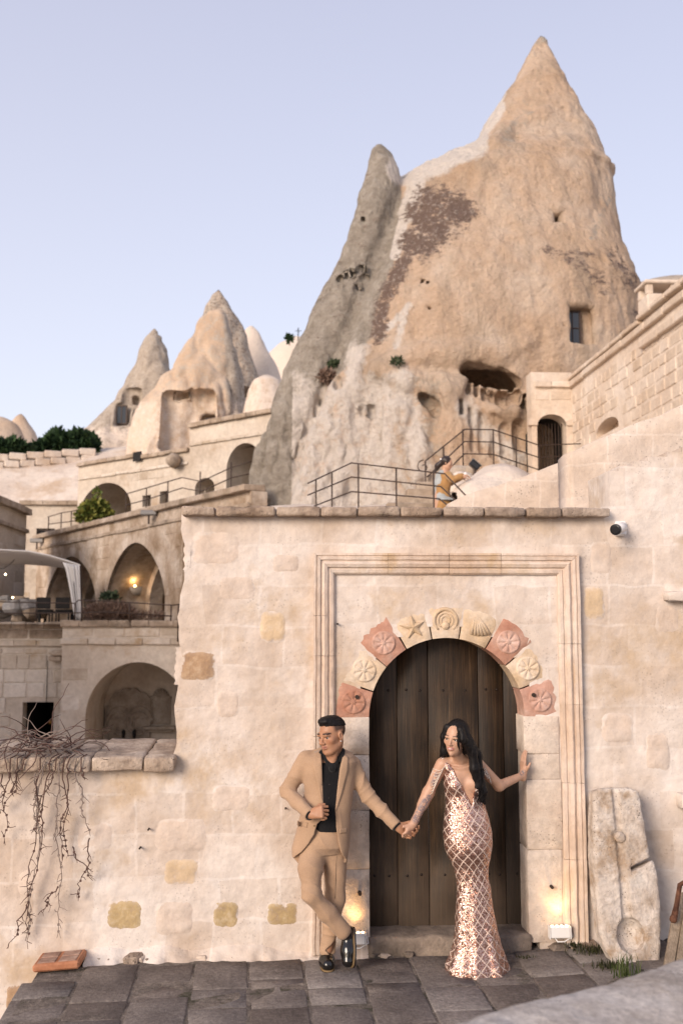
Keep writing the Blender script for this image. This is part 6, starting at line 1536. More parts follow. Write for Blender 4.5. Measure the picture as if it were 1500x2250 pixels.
uplight(1229, 2048, .066, 'white LED up-light at the foot of the right jamb, glowing warm', 1.5)
uplight(782, 2062, .060, 'white LED up-light behind the crossed shoe at the left jamb', 1.8)
# ------------------------------------------------------------------ people
def skin_mat(name, base, lip, brow=(.018, .012, .010)):
    m, nt, b = newmat(name)
    pos = nd(nt, 'NewGeometry').outputs[0]
    n = nd(nt, 'TexNoise', {0: pos, 'Scale': 22, 'Detail': 3}).outputs[0]
    col = ramp(nt, n, [(.3, tuple(x * .90 for x in base)), (.7, tuple(min(1, x * 1.07) for x in base))])
    for at_, c in (('blush', (base[0] * .95, base[1] * .68, base[2] * .62)), ('lip', lip), ('teeth', (.75, .70, .64)), ('fade', (.024, .017, .014)), ('brow', brow)):
        a = nd(nt, 'Attribute', attribute_name=at_).outputs['Fac']; col = mixc(nt, a, col, c)
    ta = nd(nt, 'Attribute', attribute_name='tattoo').outputs['Fac']
    tn = nd(nt, 'TexNoise', {0: pos, 'Scale': 85, 'Detail': 3, 'Distortion': 1.5}).outputs[0]
    tm = math_(nt, 'MULTIPLY', ta, ramp(nt, tn, [(.40, 0.0), (.50, .75)])); col = mixc(nt, tm, col, (.075, .085, .12))
    nt.links.new(col, b.inputs['Base Color']); b.inputs['Roughness'].default_value = .48; b.inputs['Specular IOR Level'].default_value = .35
    b.inputs['Subsurface Weight'].default_value = 0.08; b.inputs['Subsurface Radius'].default_value = (.012, .005, .003); b.inputs['Subsurface Scale'].default_value = 0.6
    return m
def cloth_mat(name, col, weave=900, var=.08, rough=.85, bump=.25):
    m, nt, b = newmat(name)
    pos = nd(nt, 'NewGeometry').outputs[0]
    n = nd(nt, 'TexNoise', {0: pos, 'Scale': 9, 'Detail': 4}).outputs[0]; w_ = nd(nt, 'TexNoise', {0: pos, 'Scale': weave * .3, 'Detail': 1}).outputs[0]
    c = mixc(nt, 1.0, col, ramp(nt, n, [(.3, 1 - var), (.7, 1 + var)]), 'MULTIPLY'); c = mixc(nt, 1.0, c, ramp(nt, w_, [(.3, .9), (.7, 1.1)]), 'MULTIPLY')
    nt.links.new(c, b.inputs['Base Color']); b.inputs['Roughness'].default_value = rough; b.inputs['Specular IOR Level'].default_value = .15
    b.inputs['Sheen Weight'].default_value = .15
    nt.links.new(nd(nt, 'Bump', {'Strength': bump, 'Distance': .0015, 'Height': w_}).outputs[0], b.inputs['Normal']); return m
m_skinm = skin_mat('tan_skin', (.37, .190, .110), (.32, .135, .10)); m_skinw = skin_mat('light_tan_skin', (.47, .280, .190), (.42, .13, .115))
m_suit = cloth_mat('tan_suit_cloth', (.365, .242, .156)); m_shirt = cloth_mat('black_shirt_cloth', (.008, .008, .009), var=.2); m_hair = plain('black_hair', (.007, .0055, .0055), .55, spec=.22, var=.4, vscale=90)
m_shoe = plain('black_patent_leather', (.008, .007, .007), .14, spec=.6); m_sole = plain('shoe_welt', (.20, .13, .06), .6); m_eye = plain('eye_white', (.42, .37, .33), .3); m_iris = plain('iris_dark', (.015, .009, .006), .15)
m_cream = plain('cream_thread', (.62, .52, .44), .6)

class Head:
    def __init__(s, c, f, up=(0, 0, 1), sc=1.0, roll=0.0):
        s.c = Vector(c); s.f = Vector(f).normalized(); r = s.f.cross(Vector(up)).normalized(); u = r.cross(s.f).normalized()
        if roll: q = Matrix.Rotation(roll, 3, s.f); r = q @ r; u = q @ u
        s.r, s.u, s.sc = r, u, sc; s.M = [tuple(r), tuple(s.f), tuple(u)]
    def P(s, x, y, z): return s.c + (s.r * x + s.f * y + s.u * z) * s.sc
    def loc(s, v): d = v - np.array(s.c); return [d @ np.array(a) / s.sc for a in (s.r, s.f, s.u)]
    def build(s, G, female=False):
        e = lambda p, r, k=.012, op='u': G.ell(s.P(*p), tuple(x * s.sc for x in r), k * s.sc, op, s.M)
        c = lambda a, b, ra, rb, k=.01, op='u': G.cap(s.P(*a), s.P(*b), ra * s.sc, rb * s.sc, k * s.sc, op)
        e((0, -.014, .036), (.073, .093, .081)); e((0, .022, -.022), (.062 if not female else .059, .064, .086), .02)
        e((0, .026, -.072), (.052 if not female else .043, .052, .042), .02); e((0, .066, -.100), (.022 if not female else .016, .019, .018), .018)
        for q in (-1, 1):
            e((q * .043, .052, -.020), (.022, .022, .022), .016)
            if not female: c((q * .050, -.005, -.060), (q * .030, .055, -.095), .016, .014, .02)
            e((q * .031, .098, .000), (.019, .022, .012) if not female else (.018, .0205, .010), .010, 's')
            c((q * .016, .079, .0105), (q * .033, .0815, .0135), .0055, .006, .004); c((q * .033, .0815, .0135), (q * .050, .068, .009), .006, .005, .004)
            c((q * .017, .078, -.0105), (q * .046, .070, -.010), .005, .005, .005)
            e((q * (.0135 if not female else .0105), .094, -.035), (.0092, .010, .008) if not female else (.007, .008, .006), .008)
            e((q * .076, -.008, -.006), (.009, .019, .031), .006); e((q * .0825, -.004, -.003), (.006, .011, .018), .004, 's')
        c((-.036, .080, .022), (.036, .080, .022), .012 if not female else .008, .012 if not female else .008, .016)
        c((0, .083, .012), (0, .105 if not female else .102, -.028), .0075 if not female else .006, .0115 if not female else .008, .012); e((0, .106, -.030), (.0098, .010, .0085) if not female else (.0085, .009, .008), .008)
        c((-.023, .079, -.0565), (-.006, .0905, -.0525), .0045, .0062, .006); c((-.006, .0905, -.0525), (.006, .0905, -.0525), .0062, .0062, .006); c((.006, .0905, -.0525), (.023, .079, -.0565), .0062, .0045, .006)
        c((-.018, .081, -.066), (0, .089, -.067), .006, .0085, .006); c((0, .089, -.067), (.018, .081, -.066), .0085, .006, .006)
        c((-.024, .083, -.0600), (.024, .083, -.0600), .0022, .0022, .003, 's')
    def masks(s, v, man=True):
        x, y, z = s.loc(v); ax = np.abs(x); fr = y > .03; out = {}
        sm = lambda t: np.clip(t, 0, 1)
        out['lip'] = sm(1.4 - np.abs(z + .0595 + .0 * ax) / .0095) * sm((.026 - ax) / .004) * (y > .066) * sm((y - .066) / .008)
        bz = .026 + .10 * np.maximum(0, ax - .018) * (ax < .042) - .20 * np.maximum(0, ax - .042)
        out['brow'] = sm(1.6 - np.abs(z - bz) / (.0044 if man else .0024)) * sm((ax - .011) / .004) * sm((.056 - ax) / .005) * (y > .045)
        out['brow'] = np.maximum(out['brow'], sm(1.5 - np.abs(z - .0075 + 4.5 * (ax - .032) ** 2) / (.0018 if man else .0034)) * sm((ax - .014) / .004) * sm((.052 - ax) / .004) * (y > .05) * (.7 if man else 1))
        out['blush'] = (.35 if man else .18) * sm(1.2 - np.hypot(ax - .045, z + .022) / .025) * (y > .02) + .3 * sm(1.2 - np.hypot(x, z + .032) / .016) * (y > .09)
        if man:
            hl = sm((z - (.020 + .0 * y)) / .02) * sm((.040 - y) / .02); out['fade'] = .85 * np.maximum(hl, sm((z + .03) / .03) * sm((-.012 - y) / .02))
            out['fade'] = np.where((ax > .070) & (np.abs(y + .008) < .026) & (np.abs(z + .006) < .04), out['fade'] * .1, out['fade'])
            out['fade'] = np.maximum(out['fade'], .10 * sm((-.045 - z) / .02) * (y > -.02) * (z > -.13))
        else: out['teeth'] = .9 * sm(1.3 - np.abs(z + .0598) / .0034) * sm((.017 - ax) / .004) * (y > .07)
        near = (np.abs(z) < .16) & (ax < .12) & (np.abs(y) < .14)
        return {k: a * near for k, a in out.items()}
    def eyes(s, parent, gaze=(0, 1, 0)):
        g_ = Vector(gaze).normalized(); gw = s.r * g_.x + s.f * g_.y + s.u * g_.z
        for q in (-1, 1):
            c = s.P(q * .032, .0690, .0); e = ball('eye', c, .0122 * s.sc, m_eye, parent, 12, 8); i = ball('iris', c + gw * (.0058 * s.sc), .0080 * s.sc, m_iris, e, 10, 6)
def hand(G, wrist, d, n, thumb, curl, sc=1.0, spread=.0215, thumbto=None, k=.004, tc=.4):
    """wrist point, direction of the fingers, palm normal, side of the thumb; curl = bends of the four fingers in radians"""
    w = Vector(wrist); d = Vector(d).normalized(); n = Vector(n); n = (n - d * n.dot(d)).normalized(); s_ = d.cross(n).normalized()
    if s_.dot(Vector(thumb)) < 0: s_ = -s_
    P = lambda a, b, c: w + (d * a + s_ * b + n * c) * sc
    for i in range(4): G.cap(P(.012, .016 - i * .011, 0), P(.084, .031 - i * .0205, 0), .0145 * sc, .0125 * sc, .012 * sc)
    G.cap(P(-.03, 0, 0), P(.02, 0, 0), .024 * sc, .024 * sc, .02 * sc)
    G.cap(P(.02, .020, .006), P(.050, .030, .010), .016 * sc, .014 * sc, .012 * sc)
    ln = [(.043, .026, .021), (.047, .030, .022), (.044, .028, .022), (.034, .021, .019)]
    for i in range(4):
        p = P(.086 - (.004 if i == 3 else 0), (1.5 - i) * spread, .001); a = 0.0; r = (.0092, .0095, .0092, .0082)[i] * sc
        cu = curl[i] if isinstance(curl[i], (tuple, list)) else (curl[i] * .9, curl[i] * 1.15, curl[i] * .75)
        for j in range(3):
            a += cu[j]; q = p + (d * math.cos(a) + n * math.sin(a) + s_ * (.08 * (1.5 - i))) * ln[i][j] * sc; G.cap(p, q, r * (1 - .09 * j), r * (1 - .09 * (j + 1)), k * sc); p = q
    p0 = P(.030, .030, .008); td = (d * .62 + s_ * .62 + n * tc).normalized(); p1 = p0 + td * .040 * sc
    td2 = (d * .85 + s_ * .15 + n * (tc + .25)).normalized() if thumbto is None else (Vector(thumbto) - p1).normalized(); p2 = p1 + td2 * .032 * sc
    G.cap(p0, p1, .0135 * sc, .0110 * sc, .008 * sc); G.cap(p1, p2, .0108 * sc, .0090 * sc, .004 * sc)
def folds(v, n, segs, amp):
    """extra creases near the joints: segs of (centre, radius, axis)"""
    d = np.zeros(len(v))
    for c, r, ax, fr in segs:
        q = v - np.array(c); w_ = np.exp(-(np.linalg.norm(q, axis=1) / r) ** 2); a = np.array(Vector(ax).normalized()); ph = q @ a * fr + 2.2 * fbm(v * 9, 2, 5); d += w_ * (1 - 2 * np.abs(np.sin(ph * .5)) ** .6)
    return v + n * (amp * d)[:, None]
def garment(name, G, mat, parent, amp=.004, sc=14, seed=1, fo=None, famp=.005, smooth=1):
    v, f = G.mesh(smooth); n = vnormals(v, f)
    v = v + n * (amp * fbm(v * np.array([sc, sc, sc * .55]), 3, seed))[:, None]
    if fo: v = folds(v, n, fo, famp)
    return mk(name, v, f, mat, parent, smooth=True), v
def strip_on(G, A, B, n, off, y0, y1, name, mat, parent, thick=.004, m=4):
    """a strip of cloth laid on a body between two pixel polylines A and B"""
    def pl_(L, t):
        t = t * (len(L) - 1); k = min(int(t), len(L) - 2); u_ = t - k; return L[k][0] + (L[k + 1][0] - L[k][0]) * u_, L[k][1] + (L[k + 1][1] - L[k][1]) * u_
    v = []; f = []
    for i in range(n + 1):
        a, b = pl_(A, i / n), pl_(B, i / n)
        for j in range(m + 1):
            x, y = a[0] + (b[0] - a[0]) * j / m, a[1] + (b[1] - a[1]) * j / m; p = hit(G, x, y, y0, y1); v.append([p.x, p.y - off, p.z])
    V_ = np.array(v).reshape(n + 1, m + 1, 3)
    for _ in range(3):
        Q = V_.copy(); Q[1:-1, :, 1] = (V_[:-2, :, 1] + V_[1:-1, :, 1] * 2 + V_[2:, :, 1]) / 4; V_ = Q; Q = V_.copy(); Q[:, 1:-1, 1] = (V_[:, :-2, 1] + V_[:, 1:-1, 1] * 2 + V_[:, 2:, 1]) / 4; V_ = Q
    for i in range(n):
        for j in range(m): q = i * (m + 1) + j; f.append([q, q + 1, q + m + 2, q + m + 1])
    o = mk(name, V_.reshape(-1, 3), f, mat, parent, smooth=True); md = o.modifiers.new('thickness', 'SOLIDIFY'); md.thickness = thick; md.offset = 0; return o
A_ = np.array
# ================================================================= man in the tan suit
man = thing('person', atz(720, 2135, 0)[:], 'man in tan suit and black shirt leaning on the jamb with crossed legs', 'person', 'people at the gate')
HM = Head(at(729, 1616, 6.50), (-.74, -.66, -.14), sc=.985, roll=R(4))
S1, S2 = at(668, 1670, 6.57), at(778, 1686, 6.60); E1, W1 = at(631, 1738, 6.60), at(679, 1789, 6.40); E2, W2 = at(808, 1750, 6.57), at(868, 1813, 6.47)
H1, K1, N1 = at(690, 1852, 6.57), at(684, 1966, 6.44), at(753, 2046, 6.50); H2, K2, N2 = at(735, 1852, 6.59), at(737, 1975, 6.60), at(719, 2088, 6.58)
GM = Grid(at(598, 2160, 6.5) - Vector((0, .30, 0)), at(925, 1560, 6.6) + Vector((0, .16, 0)), .0044)
HM.build(GM)
nb = at(728, 1672, 6.56); GM.cap(HM.P(0, -.022, -.05), nb, .052, .056, .02); GM.cap(HM.P(.0, .03, -.105), at(729, 1676, 6.50), .030, .034, .02)
for a in (-1, 1): GM.cap(HM.P(a * .05, -.02, -.04), at(729, 1682, 6.475), .012, .008, .02)
GM.cap(nb, at(723, 1700, 6.575), .06, .085, .04); GM.cap(at(704, 1694, 6.56), at(746, 1700, 6.57), .062, .062, .04); GM.cap(at(723, 1700, 6.575), at(716, 1830, 6.575), .085, .08, .04)
GM.chain([S1, E1, W1], [.030, .030, .024], .02); GM.chain([S2, E2, W2], [.030, .030, .024], .02); GM.cap(nb, S1, .05, .030, .03); GM.cap(nb, S2, .05, .030, .03)
GM.chain([H1, K1, N1], [.07, .05, .035], .02); GM.chain([H2, K2, N2], [.07, .05, .035], .02)
hand(GM, W1 + (at(688, 1791, 6.375) - W1) * .35, at(707, 1783, 6.355) - W1, (.25, .75, -.35), (0, -.3, 1), [1.25, 1.3, 1.3, 1.3], .97, tc=.5)
hand(GM, at(873, 1816, 6.465), (.86, .05, -.52), (.25, -.80, .45), (.35, -.1, .9), [.75, .85, .95, 1.0], .98, thumbto=at(912, 1806, 6.415), tc=.25)
v, f = GM.mesh(1)
mb_ = mk('body', v, f, m_skinm, man, smooth=True)
ms_ = HM.masks(v, True); zero = np.zeros(len(v))
for k in ('lip', 'brow', 'blush', 'fade', 'teeth', 'tattoo'): setattr_f(mb_, k, ms_.get(k, zero))
HM.eyes(man, (-.25, .95, -.15)); ball('earring', HM.P(-.080, .004, -.036), .004, m_white, man)
# hair: swept top
GH = Grid(HM.c - Vector((.15, .15, .05)), HM.c + Vector((.15, .15, .17)), .004)
e = lambda p, r, k=.02, op='u': GH.ell(HM.P(*p), r, k, op, HM.M)
e((0, -.016, .040), (.0755, .0955, .086)); e((0, .030, .100), (.048, .048, .024), .03); e((.004, .056, .104), (.040, .022, .013), .02)
Mh = Head(HM.c, HM.f + HM.u * .16, HM.u, 1).M; GH.box(HM.P(0, -.02, -.034), (.2, .25, .088), .006, 's', Mh); GH.box(HM.P(0, .120, .040), (.2, .048, .042), .010, 's', HM.M)
v, f = GH.mesh(1); n = vnormals(v, f); lx = A_(HM.loc(v)).T; v = v + n * (.0035 * fbm(lx * np.array([190, 34, 60]), 2, 4) + .0025 * fbm(lx * 40, 2, 8))[:, None]; mk('hair', v, f, m_hair, man, smooth=True)
# shirt
GS = Grid(at(640, 1830, 6.5) - Vector((0, .2, 0)), at(800, 1635, 6.6) + Vector((0, .1, 0)), .005)
loft(GS, [(1668, 700, 752), (1680, 688, 766), (1700, 682, 770), (1760, 684, 766), (1800, 684, 762), (1822, 686, 762)], 6.575, (.9, .112), p=2.4, k=.02)
for a, b in (((708, 1655, 6.52), (730, 1690, 6.452)), ((730, 1690, 6.452), (751, 1650, 6.53))): GS.cap(at(*a), at(*b), .020, .016, .01, flat=((0, 1, .4), .5))
GS.cap(at(708, 1655, 6.52), at(722, 1646, 6.63), .018, .018, .01); GS.cap(at(751, 1650, 6.53), at(736, 1644, 6.63), .018, .018, .01); GS.cap(at(751, 1652, 6.52), at(752, 1676, 6.475), .018, .012, .01)
GS.cap(at(729, 1655, 6.47), at(730, 1676, 6.44), .024, .012, .01, 's'); GS.cap(at(729, 1640, 6.50), at(729, 1664, 6.45), .030, .026, .012, 's')
garment('shirt', GS, m_shirt, man, .003, 20, 4)
for y in (1724, 1754, 1785): p = hit(GS, 724 - (y - 1724) * .03, y, 6.3, 6.7); ball('shirt_button', (p.x, p.y, p.z), .0045, m_iris, man)
# trousers
GT = Grid(at(620, 2110, 6.5) - Vector((0, .24, 0)), at(800, 1795, 6.6) + Vector((0, .16, 0)), .0048)
loft(GT, [(1800, 690, 757), (1815, 684, 761), (1840, 672, 763), (1858, 668, 762), (1872, 684, 746)], 6.575, (.8, .120), p=2.2, k=.03)
GT.cap(at(712, 1850, 6.56), at(712, 1876, 6.56), .075, .05, .06)
GT.chain([H1, (H1 + K1) / 2 + Vector((-.015, -.01, 0)), K1, (K1 + N1) / 2, N1], [.088, .073, .058, .053, .052], .035); GT.chain([H2, K2, (K2 + N2) / 2, N2 + Vector((0, 0, -.0))], [.086, .060, .054, .052], .035)
GT.box(N1 + (N1 - K1).normalized() * .075, (.12, .12, .04), .004, 's', M=[tuple((N1 - K1).normalized().orthogonal().normalized()), tuple((N1 - K1).normalized().cross((N1 - K1).normalized().orthogonal().normalized())), tuple((N1 - K1).normalized())])
GT.box((N2.x, N2.y, N2.z - .07), (.12, .12, .045), .004, 's')
tr, _ = garment('trousers', GT, m_suit, man, .005, 12, 8, [(K1, .10, (.5, .2, 1), 120), (at(695, 1900, 6.5), .10, (.6, 0, 1), 75), (at(722, 2055, 6.55), .06, (.2, 0, 1), 130), (at(730, 1950, 6.5), .1, (1, 0, .5), 70), ((K1 + N1) / 2, .09, (.9, 0, .6), 90), (at(712, 1850, 6.46), .07, (.8, 0, .8), 90)], .0048)
strip_on(GT, [(737, 1880), (735, 1930), (734, 1975)], [(739, 1880), (737, 1930), (736, 1975)], 8, .003, 6.2, 6.8, 'crease', m_suit, man, .003, 1)
strip_on(GT, [(689, 1802), (710, 1804), (740, 1803)], [(690, 1811), (711, 1813), (741, 1812)], 8, .003, 6.2, 6.8, 'waistband', m_suit, man, .004, 2)
# jacket
GJ = Grid(at(600, 1905, 6.5) - Vector((0, .28, 0)), at(890, 1636, 6.6) + Vector((0, .16, 0)), .0046)
loft(GJ, [(1642, 708, 745), (1650, 692, 760), (1660, 672, 776), (1672, 664, 784), (1700, 664, 781), (1740, 668, 776), (1790, 660, 770), (1830, 650, 769), (1862, 641, 767), (1880, 641, 764), (1892, 652, 762)], 6.582, (.75, .130), p=2.5, k=.03)
GJ.chain([S1 + Vector((.012, 0, 0)), E1, (E1 + W1) / 2 + Vector((-.005, 0, 0)), W1], [.060, .050, .045, .040], .022); GJ.chain([S2 + Vector((-.012, 0, 0)), E2, (E2 + W2) / 2, W2], [.058, .048, .044, .039], .022)
GJ.chain([at(700, 1655, 6.59), at(672, 1664, 6.58)], [.030, .034], .02); GJ.chain([at(758, 1660, 6.60), at(779, 1678, 6.60)], [.030, .034], .02)
lf = [(1630, 708), (1655, 706), (1700, 708), (1760, 710), (1798, 712), (1812, 697), (1835, 690), (1858, 676), (1874, 664), (1886, 650), (1900, 640)]; rt = [(1630, 754), (1660, 753), (1690, 746), (1740, 740), (1780, 736), (1820, 738), (1850, 743), (1876, 749), (1890, 757), (1900, 766)]
zs_l = A_([at(x, y, 6.46).z for y, x in lf])[::-1]; xs_l = A_([at(x, y, 6.46).x for y, x in lf])[::-1]; zs_r = A_([at(x, y, 6.46).z for y, x in rt])[::-1]; xs_r = A_([at(x, y, 6.46).x for y, x in rt])[::-1]
def opening(X, Y, Z):
    return np.maximum(np.maximum(np.interp(Z, zs_l, xs_l) - X, X - np.interp(Z, zs_r, xs_r)), Y - 6.535)
GJ.fn(opening, k=.008, op='s')
GJ.cap(at(728, 1640, 6.55), at(729, 1664, 6.48), .062, .055, .01, 's')
for a, b in ((W1, E1), (W2, E2)):
    dv = (a - b).normalized(); o1 = dv.orthogonal().normalized(); GJ.box(a + dv * .062, (.1, .1, .05), .004, 's', M=[tuple(o1), tuple(dv.cross(o1)), tuple(dv)])
jk, _ = garment('jacket', GJ, m_suit, man, .004, 10, 3, [(E1, .085, (.4, .3, 1), 115), (E2, .09, (.8, 0, -.8), 110), (at(648, 1710, 6.55), .07, (.5, 0, 1), 80), (at(795, 1715, 6.55), .07, (1, 0, -.6), 85), ((E2 + W2) / 2, .08, (.7, 0, -.7), 80), (at(665, 1760, 6.5), .08, (.6, 0, .9), 60), (at(750, 1800, 6.5), .09, (1, 0, .25), 70), (at(690, 1720, 6.46), .07, (.9, 0, .5), 60)], .0042)
strip_on(GJ, [(706, 1647), (707, 1690), (709, 1740), (711, 1792)], [(690, 1652), (687, 1685), (700, 1735), (710.5, 1792)], 18, .006, 6.2, 6.75, 'lapel', m_suit, man)
strip_on(GJ, [(754, 1655), (747, 1692), (740, 1740), (737, 1782)], [(765, 1664), (764, 1694), (752, 1740), (738, 1782)], 18, .006, 6.2, 6.75, 'lapel', m_suit, man)
strip_on(GJ, [(654, 1803), (676, 1808)], [(653, 1813), (674, 1819)], 6, .004, 6.2, 6.75, 'pocket_flap', m_suit, man)
strip_on(GJ, [(746, 1822), (762, 1820)], [(746, 1832), (762, 1830)], 6, .004, 6.2, 6.75, 'pocket_flap', m_suit, man)
p = hit(GJ, 690, 1815, 6.2, 6.7); MB().tube([(p.x, p.y + .001, p.z), (p.x, p.y - .004, p.z)], .006, 10).build('button', m_sole, man)
for a, b in ((W1, E1), (W2, E2)):
    dv = (a - b).normalized(); MB().tube([a - dv * .02, a + dv * .022], [.034, .033], 16).build('shirt_cuff', m_shirt, man, smooth=True)
# shoes
def shoe(pts, rs, up, name='shoe'):
    lo_ = A_([min(p[i] for p in pts) for i in range(3)]) - .09; hi_ = A_([max(p[i] for p in pts) for i in range(3)]) + .09; Gs = Grid(lo_, hi_, .005); Gs.chain(pts[:3], rs[:3], .03); Gs.cap(pts[3], pts[0], rs[3], rs[0] * .9, .03); u_ = Vector(up).normalized(); ctr = (Vector(pts[0]) + Vector(pts[2])) / 2; d = (Vector(pts[2]) - Vector(pts[0])).normalized(); s_ = d.cross(u_).normalized(); u2 = s_.cross(d)
    Gs.box(ctr - u2 * (.052 + .04 - .024), (.3, .3, .04), .006, 's', M=[tuple(s_), tuple(d), tuple(u2)])
    o, _ = garment(name, Gs, m_shoe, man, .001, 20, 2)
    for lvl, mt, w_, nm in ((-.030, m_sole, 1.03, 'welt'), (-.040, m_shoe, 1.02, 'sole')):
        v = []; f = []; N_ = 24; L = (Vector(pts[2]) - Vector(pts[0])).length / 2
        for t_ in (0, 1):
            for k in range(N_):
                a = 2 * math.pi * k / N_; y = math.cos(a); x = math.sin(a); wd_ = (rs[1] if y > -.2 else rs[0]) * w_ * (1 - .12 * (abs(y) > .9)); q = ctr + d * (L + rs[2] * w_) * (abs(y) ** .75) * (1 if y > 0 else -1) + s_ * wd_ * abs(x) ** .7 * (1 if x > 0 else -1) + u2 * (lvl + .009 * t_); v.append(tuple(q))
        for k in range(N_): f.append([k, (k + 1) % N_, N_ + (k + 1) % N_, N_ + k])
        f += [list(range(N_))[::-1], [N_ + k for k in range(N_)]]; mk(nm, v, f, mt, o)
g0 = atz(719, 2140, .0)
shoe([Vector((g0.x + .0, g0.y + .20, .047)), Vector((g0.x + .0, g0.y + .09, .045)), Vector((g0.x + .005, g0.y + .035, .040)), Vector((N2.x, g0.y + .19, .11))], [.038, .046, .040, .040], (0, 0, 1))
shoe([at(764, 2050, 6.53), at(765, 2090, 6.50), at(764, 2113, 6.47), at(757, 2044, 6.50)], [.038, .044, .037, .036], (-.93, -.38, -.05))

# ================================================================= woman in the sequin gown
wom = thing('person', atz(1050, 2140, 0)[:], 'long-haired woman in a rose-gold sequin gown standing before the door', 'person', 'people at the gate')
HW = Head(at(1001, 1622, 6.40), (-.55, -.83, -.06), sc=.90, roll=R(-5))
WS1, WS2 = at(970, 1680, 6.47), at(1050, 1680, 6.50); WE1, WW1 = at(941, 1742, 6.49), at(909, 1808, 6.44); WE2, WW2 = at(1096, 1727, 6.60), at(1148, 1704, 6.72)
GW = Grid(at(880, 1860, 6.5) - Vector((0, .22, 0)), at(1175, 1572, 6.8) + Vector((0, .06, .02)), .0044)
HW.build(GW, True)
nb = at(1010, 1672, 6.475); GW.cap(HW.P(0, -.02, -.05), nb, .042, .042, .02); GW.cap(HW.P(0, .03, -.10), at(1009, 1672, 6.44), .022, .026, .02)
GW.cap(nb, WS1 + Vector((.02, 0, .008)), .034, .036, .03); GW.cap(nb, WS2 + Vector((-.02, 0, .008)), .034, .036, .03)
loft(GW, [(1684, 980, 1042), (1700, 977, 1050), (1720, 979, 1056), (1745, 983, 1058), (1775, 986, 1058), (1810, 985, 1064), (1850, 990, 1064)], 6.475, (.62, .080), p=2.2, k=.03)
for x in (1000, 1040): GW.ell(at(x, 1722, 6.425), (.048, .045, .052), .03)
GW.chain([WS1, WE1, WW1], [.040, .034, .0225], .022); GW.chain([WE1, (WE1 * .6 + WW1 * .4)], [.033, .032], .02); GW.chain([WS2, WE2, WW2], [.039, .034, .0225], .022)
GW.cap(at(985, 1684, 6.425), at(1008, 1690, 6.42), .007, .006, .015); GW.cap(at(1036, 1682, 6.43), at(1014, 1690, 6.42), .007, .006, .015)
hand(GW, WW1 + (at(903, 1822, 6.43) - WW1) * .2, at(893, 1838, 6.425) - WW1, (-.75, .55, -.2), (-.2, -.8, .3), [.65, .75, .85, .9], .86)
hand(GW, at(1149, 1702, 6.725), (.02, .10, 1), (.95, .25, 0), (0, -1, .2), [.08, .10, .12, .14], .86, tc=.15)
v, f = GW.mesh(1); bw = mk('body', v, f, m_skinw, wom, smooth=True); ms_ = HW.masks(v, False); px, py = proj(v)
tat = seg_mask(px, py, [(914, 1800, 924, 1780, 10), (926, 1775, 934, 1762, 8), (940, 1758, 942, 1752, 6), (952, 1724, 960, 1702, 7), (1146, 1700, 1150, 1697, 5)]); ms_['tattoo'] = np.clip(tat * 1.6, 0, 1); zero = np.zeros(len(v))
for k in ('lip', 'brow', 'blush', 'fade', 'teeth', 'tattoo'): setattr_f(bw, k, ms_.get(k, zero))
HW.eyes(wom, (.35, .9, .02))
# gown
m_gown, nt, b = newmat('sequin_gown')
pos = nd(nt, 'NewGeometry').outputs['Position']; nor = nd(nt, 'NewGeometry').outputs['Normal']
ua_ = nd(nt, 'Attribute', attribute_name='du').outputs['Fac']; va_ = nd(nt, 'Attribute', attribute_name='dv').outputs['Fac']
def linem(x): return math_(nt, 'LESS_THAN', math_(nt, 'ABSOLUTE', math_(nt, 'SUBTRACT', math_(nt, 'FRACT', x), .5)), .058)
ln_ = math_(nt, 'MAXIMUM', linem(math_(nt, 'ADD', ua_, va_)), linem(math_(nt, 'SUBTRACT', ua_, va_)))
vor = nd(nt, 'TexVoronoi', {0: pos, 'Scale': 210.0}); rnd_ = nd(nt, 'VectorMath', {0: vor.outputs['Color'], 1: (.5, .5, .5)}, operation='SUBTRACT').outputs[0]
nn_ = nd(nt, 'VectorMath', {0: nor, 1: nd(nt, 'VectorMath', {0: rnd_, 'Scale': .62}, operation='SCALE').outputs[0]}, operation='ADD').outputs[0]; nn_ = nd(nt, 'VectorMath', {0: nn_}, operation='NORMALIZE').outputs[0]
sepc = nd(nt, 'SeparateColor', {0: vor.outputs['Color']}).outputs[0]
sq = ramp(nt, sepc, [(0, (.30, .14, .10)), (.5, (.55, .32, .25)), (1, (.80, .60, .53))])
col = mixc(nt, ln_, sq, (.64, .50, .42)); nt.links.new(col, b.inputs['Base Color']); nt.links.new(nn_, b.inputs['Normal'])
nt.links.new(math_(nt, 'SUBTRACT', .92, math_(nt, 'MULTIPLY', ln_, .75)), b.inputs['Metallic']); nt.links.new(math_(nt, 'ADD', .30, math_(nt, 'MULTIPLY', ln_, .3)), b.inputs['Roughness'])
GG = Grid(at(955, 2180, 6.5) - Vector((0, .40, 0)), at(1140, 1655, 6.5) + Vector((0, .34, 0)), .0062)
rows_g = [(1676, 972, 1054), (1690, 971, 1056), (1710, 973, 1060), (1733, 975, 1063), (1755, 979, 1064), (1774, 979, 1066), (1800, 975, 1074), (1832, 973, 1081), (1860, 978, 1081), (1885, 987, 1077), (1906, 996, 1073), (1930, 1002, 1073), (1953, 1004, 1078), (1985, 1002, 1081), (2015, 1000, 1086), (2045, 999, 1092), (2075, 996, 1098), (2100, 988, 1106), (2122, 979, 1114), (2138, 979, 1119), (2150, 984, 1119)]
zg, ag, bg_ = table(rows_g, 6.475)
